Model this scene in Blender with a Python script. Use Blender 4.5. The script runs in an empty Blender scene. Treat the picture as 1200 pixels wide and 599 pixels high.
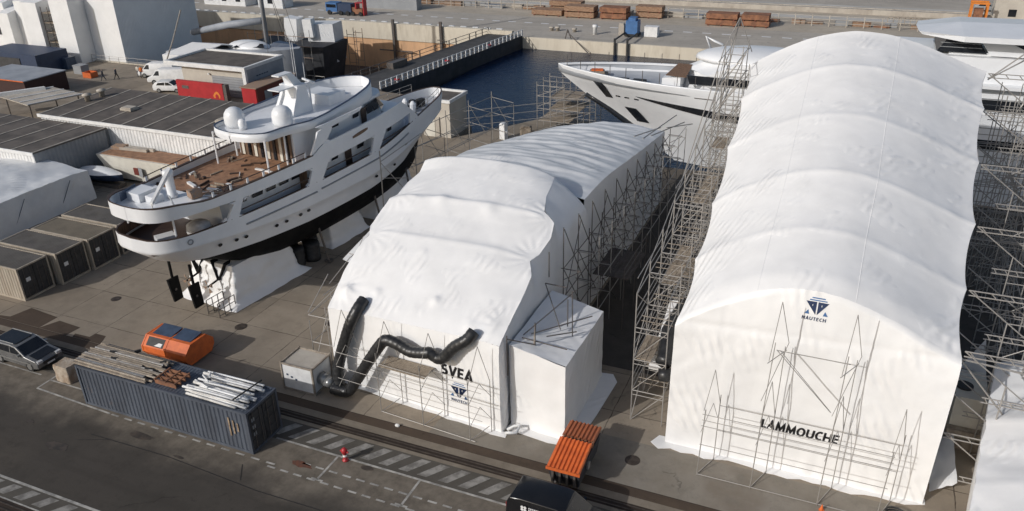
import bpy, math, random
from mathutils import Matrix, Vector
random.seed(7)
R = math.radians
scene = bpy.context.scene
COL = scene.collection
# ------------------------------------------------------------------ helpers
def lerp(a, b, t): return a + (b - a) * t
def interp(tab, x):
    if x <= tab[0][0]: return tab[0][1]
    for (x0, y0), (x1, y1) in zip(tab, tab[1:]):
        if x <= x1: return lerp(y0, y1, (x - x0) / (x1 - x0))
    return tab[-1][1]
def smooth_interp(tab, x):
    if x <= tab[0][0]: return tab[0][1]
    n = len(tab)
    for i in range(n - 1):
        x0, y0 = tab[i]; x1, y1 = tab[i + 1]
        if x <= x1:
            m0 = (y1 - tab[i - 1][1]) / (x1 - tab[i - 1][0]) if i > 0 else (y1 - y0) / (x1 - x0)
            m1 = (tab[i + 2][1] - y0) / (tab[i + 2][0] - x0) if i + 2 < n else (y1 - y0) / (x1 - x0)
            h = x1 - x0; t = (x - x0) / h
            return (2*t**3 - 3*t*t + 1)*y0 + (t**3 - 2*t*t + t)*h*m0 + (-2*t**3 + 3*t*t)*y1 + (t**3 - t*t)*h*m1
    return tab[-1][1]

class MB:
    def __init__(self, M=None): self.v = []; self.f = []; self.m = []; self.M = M
    def add(self, vs, fs, m=0):
        b = len(self.v)
        for p in vs:
            p = Vector(p)
            self.v.append(tuple(self.M @ p) if self.M is not None else tuple(p))
        for k, f in enumerate(fs):
            self.f.append([b + i for i in f]); self.m.append(m)
        return self
    def box(self, c, s, rz=0, m=0, T=None):
        x, y, z = s[0]/2, s[1]/2, s[2]/2
        vs = [(-x,-y,-z),(x,-y,-z),(x,y,-z),(-x,y,-z),(-x,-y,z),(x,-y,z),(x,y,z),(-x,y,z)]
        X = Matrix.Translation(c) @ (T if T is not None else Matrix.Rotation(rz, 4, 'Z'))
        return self.add([X @ Vector(p) for p in vs], [(0,3,2,1),(4,5,6,7),(0,1,5,4),(1,2,6,5),(2,3,7,6),(3,0,4,7)], m)
    def bb(self, x0, x1, y0, y1, z0, z1, m=0):
        return self.box(((x0+x1)/2, (y0+y1)/2, (z0+z1)/2), (x1-x0, y1-y0, z1-z0), 0, m)
    def tube(self, p, q, r, n=6, r2=None, m=0, cap=True):
        p = Vector(p); q = Vector(q); d = (q - p)
        if d.length < 1e-6: return self
        d.normalize(); a = d.orthogonal().normalized(); b = d.cross(a)
        r2 = r if r2 is None else r2
        vs = [p + (a*math.cos(2*math.pi*i/n) + b*math.sin(2*math.pi*i/n))*r for i in range(n)]
        vs += [q + (a*math.cos(2*math.pi*i/n) + b*math.sin(2*math.pi*i/n))*r2 for i in range(n)]
        fs = [(i, (i+1) % n, n + (i+1) % n, n + i) for i in range(n)]
        if cap: fs += [tuple(range(n-1, -1, -1)), tuple(range(n, 2*n))]
        return self.add(vs, fs, m)
    def path(self, pts, r, n=8, m=0, rfun=None):
        pts = [Vector(p) for p in pts]; rings = []; prev = None
        for i, p in enumerate(pts):
            d = (pts[min(i+1, len(pts)-1)] - pts[max(i-1, 0)]).normalized()
            a = d.orthogonal().normalized() if prev is None else (prev - d*prev.dot(d)).normalized()
            prev = a; b = d.cross(a); rr = rfun(i) if rfun else r
            rings.append([p + (a*math.cos(2*math.pi*k/n) + b*math.sin(2*math.pi*k/n))*rr for k in range(n)])
        return self.loft(rings, True, True, m)
    def loft(self, rings, closed=False, cap=False, m=0):
        n = len(rings[0]); vs = [p for r in rings for p in r]; fs = []
        for i in range(len(rings)-1):
            for k in range(n if closed else n-1):
                k2 = (k+1) % n
                fs.append((i*n+k, i*n+k2, (i+1)*n+k2, (i+1)*n+k))
        if cap: fs += [tuple(range(n-1, -1, -1)), tuple((len(rings)-1)*n + i for i in range(n))]
        return self.add(vs, fs, m)
    def prism(self, pts, z0, z1, m=0, mt=None):
        n = len(pts)
        a = sum(pts[i][0]*pts[(i+1)%n][1] - pts[(i+1)%n][0]*pts[i][1] for i in range(n))
        if a < 0: pts = pts[::-1]
        zz1 = z1 if isinstance(z1, (list, tuple)) else [z1]*n
        vs = [(p[0], p[1], z0) for p in pts] + [(p[0], p[1], zz1[i]) for i, p in enumerate(pts)]
        self.add(vs, [tuple(range(n-1, -1, -1))] + [(i, (i+1)%n, n+(i+1)%n, n+i) for i in range(n)], m)
        return self.add(vs[n:], [tuple(range(n))], m if mt is None else mt)
    def grid(self, nu, nv, f, m=0):
        vs = [f(i/nu, j/nv) for j in range(nv+1) for i in range(nu+1)]
        fs = [(j*(nu+1)+i, j*(nu+1)+i+1, (j+1)*(nu+1)+i+1, (j+1)*(nu+1)+i) for j in range(nv) for i in range(nu)]
        return self.add(vs, fs, m)
    def sphere(self, c, r, nu=14, nv=8, sx=1, sy=1, sz=1, z0=-1, m=0):
        c = Vector(c); rings = []
        for j in range(nv+1):
            a = lerp(math.asin(max(-1, z0)), math.pi/2, j/nv)
            rr = max(math.cos(a), .02)
            rings.append([c + Vector((r*sx*rr*math.cos(2*math.pi*i/nu), r*sy*rr*math.sin(2*math.pi*i/nu), r*sz*math.sin(a))) for i in range(nu)])
        return self.loft(rings, True, True, m)
    def lathe(self, c, prof, n=14, m=0):
        c = Vector(c)
        return self.loft([[c + Vector((r*math.cos(2*math.pi*i/n), r*math.sin(2*math.pi*i/n), z)) for i in range(n)] for r, z in prof], True, True, m)
    def poly(self, pts, m=0): return self.add(pts, [tuple(range(len(pts)))], m)
    def slab(self, pts, th, m=0):
        """polygon in space given a thickness along its normal"""
        P_ = [Vector(p) for p in pts]; nrm = Vector((0,0,0))
        for i in range(len(P_)):
            a, b = P_[i], P_[(i+1) % len(P_)]; nrm += a.cross(b)
        nrm.normalize(); n = len(P_)
        vs = P_ + [p - nrm*th for p in P_]
        return self.add(vs, [tuple(range(n)), tuple(range(2*n-1, n-1, -1))] + [(i, n+i, n+(i+1)%n, (i+1)%n) for i in range(n)], m)
    def corr(self, p0, p1, h, pitch=.28, depth=.045, up=Vector((0,0,1)), m=0, out=None):
        """corrugated sheet between p0 and p1, height h along up"""
        p0 = Vector(p0); p1 = Vector(p1); d = p1 - p0; L = d.length; d.normalize()
        nrm = (d.cross(up)).normalized() if out is None else Vector(out)
        n = max(2, int(L/pitch)); pt = L/n; prof = []
        for i in range(n):
            for fx, o in ((0, 0), (.3, 0), (.5, 1), (.8, 1)):
                prof.append(p0 + d*((i+fx)*pt) + nrm*(o*depth))
        prof.append(p1.copy())
        return self.loft([prof, [p + Vector(up)*h for p in prof]], False, False, m)
    def mesh(self, name, smooth=False):
        me = bpy.data.meshes.new(name); me.from_pydata(self.v, [], self.f)
        me.polygons.foreach_set('material_index', self.m)
        if smooth: me.polygons.foreach_set('use_smooth', [True]*len(me.polygons))
        me.update(); return me

def tag(o, label=None, cat=None, group=None, kind=None):
    if label: o['label'] = label
    if cat: o['category'] = cat
    if group: o['group'] = group
    if kind: o['kind'] = kind
    return o
WM = {}   # world matrices of parents, kept by hand
def thing(name, label, cat, loc=(0,0,0), rz=0, group=None):
    o = bpy.data.objects.new(name, None); COL.objects.link(o)
    o.empty_display_size = .3; o.location = loc; o.rotation_euler = (0, 0, rz)
    WM[o.name] = Matrix.Translation(loc) @ Matrix.Rotation(rz, 4, 'Z')
    return tag(o, label, cat, group)
def part(name, mb, mats, parent=None, smooth=False, label=None, kind=None, local=False):
    me = mb.mesh(name, smooth) if isinstance(mb, MB) else mb
    if isinstance(mb, MB):
        for mt in (mats if isinstance(mats, (list, tuple)) else [mats]): me.materials.append(mt)
    o = bpy.data.objects.new(name, me); COL.objects.link(o)
    if parent is not None:
        o.parent = parent
        if not local and parent.name in WM: o.matrix_parent_inverse = WM[parent.name].inverted()
    if label: o['label'] = label
    if kind: o['kind'] = kind
    return o
def solo(name, mb, mats, label, cat, group=None, smooth=False):
    return tag(part(name, mb, mats, None, smooth), label, cat, group)
def struct(name, mb, mats, smooth=False):
    return tag(part(name, mb, mats, None, smooth), kind='structure')
def kids(o): return [c for c in bpy.data.objects if c.parent == o]
def dup(root, loc, rz=0, label=None, group=None, sc=None):
    def cp(o, par):
        c = o.copy(); COL.objects.link(c)
        if par is not None: c.parent = par
        for ch in CH.get(o.name, []): cp(ch, c)
        return c
    CH = {}
    for ob in bpy.data.objects:
        if ob.parent is not None: CH.setdefault(ob.parent.name, []).append(ob)
    r = cp(root, None); r.location = loc; r.rotation_euler = (0, 0, rz)
    if label: r['label'] = label
    if group: r['group'] = group
    return r
# ------------------------------------------------------------------ materials
def nd(nt, t, **kw):
    n = nt.nodes.new(t)
    for k, v in kw.items():
        if k in n.inputs.keys(): n.inputs[k].default_value = v
        else: setattr(n, k, v)
    return n
def mat(name, c1, c2=None, scale=1.0, rough=.7, metal=0.0, bump=0.0, bscale=8.0, stretch=(1,1,1), detail=5, lo=.4, hi=.6, spec=.5, dirt=None):
    m = bpy.data.materials.new(name); m.use_nodes = True; nt = m.node_tree
    b = nt.nodes['Principled BSDF']; L = nt.links.new
    b.inputs['Roughness'].default_value = rough; b.inputs['Metallic'].default_value = metal
    b.inputs['Specular IOR Level'].default_value = spec
    tc = nd(nt, 'ShaderNodeTexCoord'); mp = nd(nt, 'ShaderNodeMapping'); mp.inputs['Scale'].default_value = stretch
    L(tc.outputs['Object'], mp.inputs['Vector'])
    col = None
    if c2 is None:
        c2 = tuple(min(1, x*.82) for x in c1)
    no = nd(nt, 'ShaderNodeTexNoise', Scale=scale, Detail=detail, Roughness=.62); L(mp.outputs[0], no.inputs['Vector'])
    mr = nd(nt, 'ShaderNodeMapRange'); mr.inputs[1].default_value = lo; mr.inputs[2].default_value = hi
    L(no.outputs['Fac'], mr.inputs[0])
    mx = nd(nt, 'ShaderNodeMix', data_type='RGBA'); mx.inputs[6].default_value = (*c1, 1); mx.inputs[7].default_value = (*c2, 1)
    L(mr.outputs[0], mx.inputs[0]); col = mx.outputs[2]
    if dirt:
        dc, ds, dlo, dhi, damt = dirt
        n2 = nd(nt, 'ShaderNodeTexNoise', Scale=ds, Detail=8, Roughness=.7); L(mp.outputs[0], n2.inputs['Vector'])
        m2 = nd(nt, 'ShaderNodeMapRange'); m2.inputs[1].default_value = dlo; m2.inputs[2].default_value = dhi; m2.inputs[4].default_value = damt
        L(n2.outputs['Fac'], m2.inputs[0])
        x2 = nd(nt, 'ShaderNodeMix', data_type='RGBA'); x2.inputs[7].default_value = (*dc, 1)
        L(m2.outputs[0], x2.inputs[0]); L(col, x2.inputs[6]); col = x2.outputs[2]
    L(col, b.inputs['Base Color'])
    if bump:
        n3 = nd(nt, 'ShaderNodeTexNoise', Scale=bscale, Detail=4); L(mp.outputs[0], n3.inputs['Vector'])
        bp = nd(nt, 'ShaderNodeBump', Strength=bump, Distance=.05); L(n3.outputs['Fac'], bp.inputs['Height']); L(bp.outputs[0], b.inputs['Normal'])
    return m
def wrapmat(name, c, crease=.5, seams=(1.9,), grey=None):
    """shrink-wrap film: soft folds, tight ripples in patches, glued seams"""
    m = bpy.data.materials.new(name); m.use_nodes = True; nt = m.node_tree; L = nt.links.new
    b = nt.nodes['Principled BSDF']; b.inputs['Roughness'].default_value = .42
    b.inputs['Specular IOR Level'].default_value = .35
    tc = nd(nt, 'ShaderNodeTexCoord')
    n1 = nd(nt, 'ShaderNodeTexNoise', Scale=.55, Detail=5, Roughness=.6); L(tc.outputs['Object'], n1.inputs['Vector'])
    mr = nd(nt, 'ShaderNodeMapRange'); mr.inputs[1].default_value = .3; mr.inputs[2].default_value = .7
    L(n1.outputs['Fac'], mr.inputs[0])
    mx = nd(nt, 'ShaderNodeMix', data_type='RGBA'); mx.inputs[6].default_value = (*c, 1)
    mx.inputs[7].default_value = (*(grey or tuple(x*.9 for x in c)), 1); L(mr.outputs[0], mx.inputs[0]); L(mx.outputs[2], b.inputs['Base Color'])
    # fan ripples, masked
    mp = nd(nt, 'ShaderNodeMapping'); mp.inputs['Rotation'].default_value = (.2, .3, .6); L(tc.outputs['Object'], mp.inputs['Vector'])
    wv = nd(nt, 'ShaderNodeTexWave', Scale=.75, Distortion=3.0, Detail=2); wv.inputs['Detail Scale'].default_value = .9
    L(mp.outputs[0], wv.inputs['Vector'])
    n2 = nd(nt, 'ShaderNodeTexNoise', Scale=.42, Detail=2); L(tc.outputs['Object'], n2.inputs['Vector'])
    m2 = nd(nt, 'ShaderNodeMapRange'); m2.inputs[1].default_value = .53; m2.inputs[2].default_value = .70; L(n2.outputs['Fac'], m2.inputs[0])
    mu = nd(nt, 'ShaderNodeMath', operation='MULTIPLY'); L(wv.outputs['Fac'], mu.inputs[0]); L(m2.outputs[0], mu.inputs[1])
    n3 = nd(nt, 'ShaderNodeTexNoise', Scale=.75, Detail=6, Roughness=.55, noise_type='RIDGED_MULTIFRACTAL'); n3.inputs['Distortion'].default_value = .6; L(tc.outputs['Object'], n3.inputs['Vector'])
    n4 = nd(nt, 'ShaderNodeTexNoise', Scale=.8, Detail=1); L(tc.outputs['Object'], n4.inputs['Vector'])
    ad = nd(nt, 'ShaderNodeMath', operation='MULTIPLY_ADD'); L(n3.outputs['Fac'], ad.inputs[0]); ad.inputs[1].default_value = .22; L(mu.outputs[0], ad.inputs[2])
    ad2 = nd(nt, 'ShaderNodeMath', operation='MULTIPLY_ADD'); L(n4.outputs['Fac'], ad2.inputs[0]); ad2.inputs[1].default_value = .25; L(ad.outputs[0], ad2.inputs[2])
    bp = nd(nt, 'ShaderNodeBump', Strength=crease, Distance=.09); L(ad2.outputs[0], bp.inputs['Height']); L(bp.outputs[0], b.inputs['Normal'])
    return m
M = {}
M['wrap'] = wrapmat('shrink_film_white', (.875,.868,.855), .55)
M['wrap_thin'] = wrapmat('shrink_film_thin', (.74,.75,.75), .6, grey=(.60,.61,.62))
M['wrap_shade'] = wrapmat('shrink_film_shaded', (.78,.785,.79), .4)  # white film darkened: shade put into the colour of turned-away walls
M['wrap_far'] = wrapmat('shrink_film_far', (.82,.82,.81), .3)
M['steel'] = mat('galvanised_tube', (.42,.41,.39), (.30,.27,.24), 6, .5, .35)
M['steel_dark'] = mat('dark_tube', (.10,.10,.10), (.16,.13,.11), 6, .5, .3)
M['rust'] = mat('rusty_tube', (.36,.22,.13), (.25,.2,.17), 5, .8)
M['plank'] = mat('scaffold_plank', (.36,.30,.23), (.25,.20,.15), 3, .8, stretch=(6,1,1))
M['yacht'] = mat('yacht_white_paint', (.78,.79,.80), (.74,.75,.76), .6, .32)
M['boot'] = mat('antifouling_black', (.007,.007,.008), (.012,.012,.012), 1.2, .8, spec=.15)
M['rail'] = mat('worn_rail', (.085,.068,.055), (.055,.042,.034), 3, .6, .3)
M['glass'] = mat('dark_glass', (.012,.014,.018), (.02,.022,.026), 1, .08)
M['teak'] = mat('teak_deck', (.36,.20,.115), (.26,.14,.08), 2.2, .75, dirt=((.10,.06,.04), 1.2, .52, .7, .7))
M['teakrail'] = mat('dark_cap_rail', (.06,.035,.025), None, 3, .5)
M['brownwood'] = mat('brown_wood_panel', (.20,.12,.075), (.11,.07,.045), 3, .6, stretch=(3,3,.5))
M['black'] = mat('black_rubber', (.014,.014,.015), (.028,.028,.028), 4, .6)
M['duct'] = mat('black_duct_film', (.018,.018,.019), (.035,.035,.035), 3, .38, bump=.3, bscale=5)
M['navy'] = mat('navy_print', (.012,.03,.09), None, 2, .5)
M['ink'] = mat('black_print', (.012,.012,.014), None, 2, .5)
M['white'] = mat('white_paint', (.76,.76,.75), (.66,.66,.65), 1.5, .55)
M['marking'] = mat('worn_road_paint', (.46,.44,.40), (.24,.23,.21), 1.6, .8, detail=8)
M['hatchpaint'] = mat('faded_hatch_paint', (.30,.285,.258), (.15,.14,.125), 1.6, .85, detail=8)
M['orange'] = mat('orange_paint', (.72,.16,.035), (.60,.125,.03), 2, .55, dirt=((.25,.09,.05), 3, .6, .75, .6))
M['darkred'] = mat('dark_red_paint_and_shade', (.16,.03,.02), None, 2, .6)
M['red'] = mat('red_cladding', (.42,.025,.03), (.36,.02,.025), 1, .45)
M['bluelid'] = mat('slate_blue_lid', (.055,.085,.14), (.04,.06,.10), 2, .45)
M['cont_blue'] = mat('container_slate_blue', (.088,.103,.130), (.066,.076,.096), 1.2, .55, stretch=(1,1,.3), dirt=((.20,.13,.09), 2.0, .62, .75, .6))
M['cont_top'] = mat('container_grey_roof', (.145,.13,.112), (.105,.095,.082), .8, .7, dirt=((.09,.07,.05), .7, .5, .7, .6))
M['cont_side'] = mat('container_pale_side', (.42,.37,.30), (.34,.29,.23), 2, .6, stretch=(1,1,.3), dirt=((.2,.12,.07), 2, .6, .75, .5))
M['cont_door'] = mat('container_dark_door', (.05,.05,.052), (.035,.035,.036), 2, .6)
M['pipe_tan'] = mat('dusty_pipe', (.36,.31,.25), (.24,.20,.16), 2.5, .7)
M['silver'] = mat('silver_paint', (.36,.36,.35), None, 1, .28, .5)
M['carblack'] = mat('black_car_paint', (.010,.010,.011), (.014,.014,.015), 1, .18)
M['tyre'] = mat('tyre', (.02,.02,.02), None, 4, .8)
M['concrete'] = mat('pale_concrete', (.46,.42,.36), (.37,.33,.28), .5, .85, dirt=((.16,.12,.09), .8, .55, .75, .6))
M['block'] = mat('rough_block', (.42,.36,.29), (.28,.21,.15), 1.6, .9, bump=.5)
M['cream'] = mat('cream_paint', (.66,.63,.55), (.56,.53,.46), .8, .6)
M['beige'] = mat('beige_render', (.52,.48,.41), (.46,.42,.36), .5, .8)
M['grey'] = mat('grey_cladding_and_shade', (.30,.31,.32), (.26,.27,.28), .5, .6)
M['greyblue'] = mat('grey_blue_tarp', (.34,.36,.39), (.26,.28,.31), .5, .6)
M['roof'] = mat('weathered_sheet_roof', (.135,.115,.098), (.085,.073,.063), .6, .8, dirt=((.21,.18,.15), 1.1, .55, .75, .5))
M['roofrib'] = mat('pale_roof_flashing', (.46,.42,.36), (.34,.30,.25), 1, .7)
M['timber'] = mat('stacked_timber', (.34,.22,.14), (.22,.12,.07), 2, .8, stretch=(1,1,5))
M['rusty'] = mat('rusty_steel', (.30,.14,.075), (.20,.09,.05), 1, .85, dirt=((.12,.07,.05), 1, .5, .7, .6))
M['bluepaint'] = mat('blue_paint', (.06,.16,.36), None, 2, .5)
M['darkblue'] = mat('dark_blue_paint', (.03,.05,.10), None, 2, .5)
M['hull_dark'] = mat('dark_void_tarp', (.03,.032,.036), (.05,.05,.055), .6, .8)
M['skin'] = mat('skin', (.45,.28,.2)); M['cloth'] = mat('dark_clothes', (.03,.035,.05)); M['hivis'] = mat('orange_vest', (.6,.16,.03))
M['lampglass'] = mat('clear_lamp', (.5,.5,.5), None, 3, .15)
M['deckgrey'] = mat('grey_deck', (.40,.42,.45), (.34,.36,.39), .5, .6)
M['pebble'] = mat('white_bundle', (.70,.69,.66), (.50,.48,.45), 2, .6, bump=.5, bscale=4)
M['emblem_or'] = mat('orange_emblem', (.7,.22,.03))
# ------------------------------------------------------------------ ground materials
def groundmat(name, c1, c2, stain, slabs=None, rough=.9, sc=.35, streak=False):
    m = bpy.data.materials.new(name); m.use_nodes = True; nt = m.node_tree; L = nt.links.new
    b = nt.nodes['Principled BSDF']; b.inputs['Roughness'].default_value = rough; b.inputs['Specular IOR Level'].default_value = .25
    tc = nd(nt, 'ShaderNodeTexCoord')
    def noise(s, d=6, r=.65, st=None):
        src = tc.outputs['Object']
        if st:
            mp = nd(nt, 'ShaderNodeMapping'); mp.inputs['Scale'].default_value = st; L(src, mp.inputs[0]); src = mp.outputs[0]
        n = nd(nt, 'ShaderNodeTexNoise', Scale=s, Detail=d, Roughness=r); L(src, n.inputs['Vector']); return n.outputs['Fac']
    def ramp(x, a, b_, lo=0., hi=1.):
        r = nd(nt, 'ShaderNodeMapRange'); r.inputs[1].default_value = a; r.inputs[2].default_value = b_; r.inputs[3].default_value = lo; r.inputs[4].default_value = hi
        L(x, r.inputs[0]); return r.outputs[0]
    def mix(f, a, c, blend='MIX'):
        x = nd(nt, 'ShaderNodeMix', data_type='RGBA', blend_type=blend)
        L(f, x.inputs[0])
        if isinstance(a, tuple): x.inputs[6].default_value = (*a, 1)
        else: L(a, x.inputs[6])
        if isinstance(c, tuple): x.inputs[7].default_value = (*c, 1)
        else: L(c, x.inputs[7])
        return x.outputs[2]
    col = mix(ramp(noise(sc), .35, .65), c1, c2)
    col = mix(ramp(noise(sc*.35, 4), .52, .72, 0, .75), col, stain)
    col = mix(ramp(noise(.9, 7, .7), .52, .66, 0, .55), col, tuple(x*.66 for x in c1))
    col = mix(ramp(noise(3.5, 8, .75), .56, .70, 0, .45), col, tuple(x*.55 for x in c1))
    col = mix(ramp(noise(2.1, 9, .8), .58, .72, 0, .3), col, tuple(min(1, x*1.5) for x in c1))
    # hairline cracks
    vc = nd(nt, 'ShaderNodeTexVoronoi', feature='DISTANCE_TO_EDGE'); vc.inputs['Scale'].default_value = .16
    wv_ = nd(nt, 'ShaderNodeTexNoise', Scale=.9, Detail=5); L(tc.outputs['Object'], wv_.inputs['Vector'])
    vm = nd(nt, 'ShaderNodeVectorMath', operation='MULTIPLY_ADD'); L(wv_.outputs['Color'], vm.inputs[0]); vm.inputs[1].default_value = (2.2, 2.2, 0); L(tc.outputs['Object'], vm.inputs[2]); L(vm.outputs[0], vc.inputs['Vector'])
    cm = nd(nt, 'ShaderNodeMath', operation='MULTIPLY'); L(ramp(vc.outputs['Distance'], .002, .007, .8, 0), cm.inputs[0]); L(ramp(noise(.3, 3), .54, .64), cm.inputs[1])
    col = mix(cm.outputs[0], col, tuple(x*.5 for x in c1))
    if streak: col = mix(ramp(noise(.5, 6, .6, (.12, 1.6, 1)), .5, .72, 0, .6), col, tuple(x*.62 for x in c1))
    if slabs:
        w, h, ox, oy = slabs
        mp = nd(nt, 'ShaderNodeMapping'); mp.inputs['Location'].default_value = (ox, oy, 0); L(tc.outputs['Object'], mp.inputs[0])
        wob = nd(nt, 'ShaderNodeTexNoise', Scale=1.2, Detail=3); L(tc.outputs['Object'], wob.inputs['Vector'])
        va = nd(nt, 'ShaderNodeVectorMath', operation='MULTIPLY_ADD'); L(wob.outputs['Color'], va.inputs[0]); va.inputs[1].default_value = (.12, .12, 0); L(mp.outputs[0], va.inputs[2])
        br = nd(nt, 'ShaderNodeTexBrick', offset=0.0, offset_frequency=1, squash=1.0)
        br.inputs['Scale'].default_value = 1; br.inputs['Mortar Size'].default_value = .032; br.inputs['Mortar Smooth'].default_value = .3
        br.inputs['Brick Width'].default_value = w; br.inputs['Row Height'].default_value = h
        br.inputs['Color1'].default_value = (0,0,0,1); br.inputs['Color2'].default_value = (1,1,1,1); L(va.outputs[0], br.inputs['Vector'])
        # slight tone change slab to slab
        tone = nd(nt, 'ShaderNodeMix', data_type='RGBA', blend_type='MULTIPLY'); tone.inputs[0].default_value = 1
        tr = ramp(br.outputs['Color'], 0, 1, .86, 1.06); L(col, tone.inputs[6]); cb = nd(nt, 'ShaderNodeCombineColor')
        for i in range(3): L(tr, cb.inputs[i])
        L(cb.outputs[0], tone.inputs[7]); col = tone.outputs[2]
        jm = nd(nt, 'ShaderNodeMath', operation='MULTIPLY'); L(br.outputs['Fac'], jm.inputs[0]); L(ramp(noise(.8, 4), .35, .62, .1, .95), jm.inputs[1])
        col = mix(jm.outputs[0], col, (.055, .042, .032))
    L(col, b.inputs['Base Color'])
    bp = nd(nt, 'ShaderNodeBump', Strength=.25, Distance=.03); L(noise(12, 5), bp.inputs['Height']); L(bp.outputs[0], b.inputs['Normal'])
    return m
G_yard = groundmat('yard_concrete', (.31,.262,.205), (.25,.21,.163), (.185,.152,.117), (4.35, 3.72, 1.4, .35))
G_band = groundmat('quay_light_concrete', (.25,.225,.19), (.21,.185,.15), (.17,.14,.11), None, sc=.6)
G_asph = groundmat('road_asphalt', (.070,.061,.052), (.060,.053,.045), (.086,.074,.060), None, sc=.3, streak=True)
G_park = groundmat('stained_parking_asphalt', (.125,.105,.083), (.095,.080,.064), (.066,.056,.046), None, sc=.4)
G_hatch = groundmat('grey_walkway', (.105,.095,.08), (.085,.077,.065), (.07,.06,.05), None, sc=.7)
G_brown = groundmat('rusty_brown_strip', (.088,.064,.046), (.072,.053,.04), (.06,.045,.035), None, sc=.7, streak=True)
G_tan = groundmat('tan_strip', (.24,.205,.16), (.19,.16,.125), (.14,.115,.09), None, sc=.8, streak=True)
G_groove = groundmat('rail_groove', (.035,.027,.022), (.05,.036,.028), (.03,.025,.02), None, sc=1)
G_far = groundmat('far_quay_asphalt', (.46,.42,.365), (.40,.365,.315), (.32,.29,.25), None, sc=.12, streak=True)
G_fartan = groundmat('far_tan_gravel', (.50,.44,.36), (.40,.35,.28), (.29,.25,.20), None, sc=.1, streak=True)
G_fardark = groundmat('far_dark_road', (.07,.062,.056), (.09,.08,.07), (.06,.055,.05), None, sc=.1, streak=True)
G_farlight = groundmat('far_light_concrete', (.55,.53,.49), (.46,.44,.40), (.36,.33,.29), None, sc=.1, streak=True)
# quay wall: pale cap on top, orange-brown algae-stained face below in the drained dock
def wallmat(name, base, c2, st):
    return mat(name, base, c2, .35, .9, stretch=(1, 1, .25), lo=.35, hi=.65, dirt=(st, .6, .5, .7, .7))
W_dock = wallmat('stained_dock_wall', (.70,.43,.24), (.58,.35,.20), (.40,.25,.15))
W_cap = wallmat('pale_quay_wall', (.66,.60,.49), (.58,.52,.42), (.44,.38,.29))
# ------------------------------------------------------------------ ground, water, dock
YARD = [(-500,-140),(400,-140),(400,76.5),(-26.5,76.5),(-26.5,88.5),(-34,88.5),(-37,83.5),(-41,77.8),(-41,82.2),(-47,83),(-54,91.5),(-66,92.5),(-84,93.2),(-500,93.2)]
struct('ground', MB().prism(YARD, -9.5, 0), [G_yard])
def strip(name, u0, u1, v0, v1, z, m): return struct(name, MB().bb(u0, u1, v0, v1, z-.004, z), [m])
E4 = .004
# road surface: dark asphalt that wears to a browner, paler band along the parked containers
def roadmat():
    m = G_asph.copy(); m.name = 'worn_road'; nt = m.node_tree; L = nt.links.new; b = nt.nodes['Principled BSDF']
    old = b.inputs['Base Color'].links[0].from_socket
    tc = nd(nt, 'ShaderNodeTexCoord'); sp_ = nd(nt, 'ShaderNodeSeparateXYZ'); L(tc.outputs['Object'], sp_.inputs[0])
    n = nd(nt, 'ShaderNodeTexNoise', Scale=.28, Detail=7, Roughness=.65); L(tc.outputs['Object'], n.inputs['Vector'])
    a1 = nd(nt, 'ShaderNodeMath', operation='MULTIPLY_ADD'); L(n.outputs['Fac'], a1.inputs[0]); a1.inputs[1].default_value = 5.0; L(sp_.outputs['Y'], a1.inputs[2])
    r = nd(nt, 'ShaderNodeMapRange', interpolation_type='SMOOTHSTEP'); r.inputs[1].default_value = 26.0; r.inputs[2].default_value = 28.6; L(a1.outputs[0], r.inputs[0])
    n2 = nd(nt, 'ShaderNodeTexNoise', Scale=1.1, Detail=8, Roughness=.7); L(tc.outputs['Object'], n2.inputs['Vector'])
    pk = nd(nt, 'ShaderNodeMix', data_type='RGBA'); pk.inputs[6].default_value = (.19,.163,.13,1); pk.inputs[7].default_value = (.115,.098,.078,1)
    r2 = nd(nt, 'ShaderNodeMapRange'); r2.inputs[1].default_value = .4; r2.inputs[2].default_value = .65; L(n2.outputs['Fac'], r2.inputs[0]); L(r2.outputs[0], pk.inputs[0])
    mx = nd(nt, 'ShaderNodeMix', data_type='RGBA'); L(r.outputs[0], mx.inputs[0]); L(old, mx.inputs[6]); L(pk.outputs[2], mx.inputs[7]); L(mx.outputs[2], b.inputs['Base Color'])
    return m
strip('road', -300, 200, -138, 27.6, E4, roadmat())
strip('walkway', -300, 200, 27.6, 29.2, 2*E4, G_hatch)
strip('quay_strip', -300, 200, 29.2, 29.45, 2*E4, G_tan)
strip('quay_strip', -300, 200, 29.45, 30.0, 2*E4, G_groove)
strip('quay_strip', -300, 200, 30.0, 30.5, 2*E4, G_tan)
strip('quay_strip', -300, 200, 30.5, 31.12, 2*E4, G_brown)
strip('quay_strip', -300, 200, 31.12, 31.17, 2*E4, G_groove)
strip('quay_strip', -19, 60, 31.17, 34.6, 2*E4, G_band)
G_alleyshade = groundmat('shade_darkened_ground', (.085,.077,.068), (.062,.056,.05), (.05,.045,.04), None, sc=.5)  # darkened ground sheets stand in for deep shade in the alleys
strip('alley_shade_sheet', 6.6, 60, 43.5, 76, 2*E4, G_alleyshade); strip('alley_shade_sheet', -15, -7, 41, 75, 2*E4, G_alleyshade)
mb = MB()
for v in (29.6, 29.84): mb.bb(-300, 200, v-.035, v+.035, .008, .035)
struct('crane_rail', mb, [M['rail']])
strip('walkway', -300, 200, 18.72, 19.75, 2*E4, G_hatch)
strip('quay_strip', -300, 200, 17.9, 18.62, 2*E4, G_groove)
strip('quay_strip', -300, 200, 17.0, 17.9, 2*E4, G_tan)
mb = MB()
for v in (18.1, 18.4): mb.bb(-300, 200, v-.035, v+.035, .008, .035)
struct('crane_rail', mb, [M['rail']])
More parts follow.
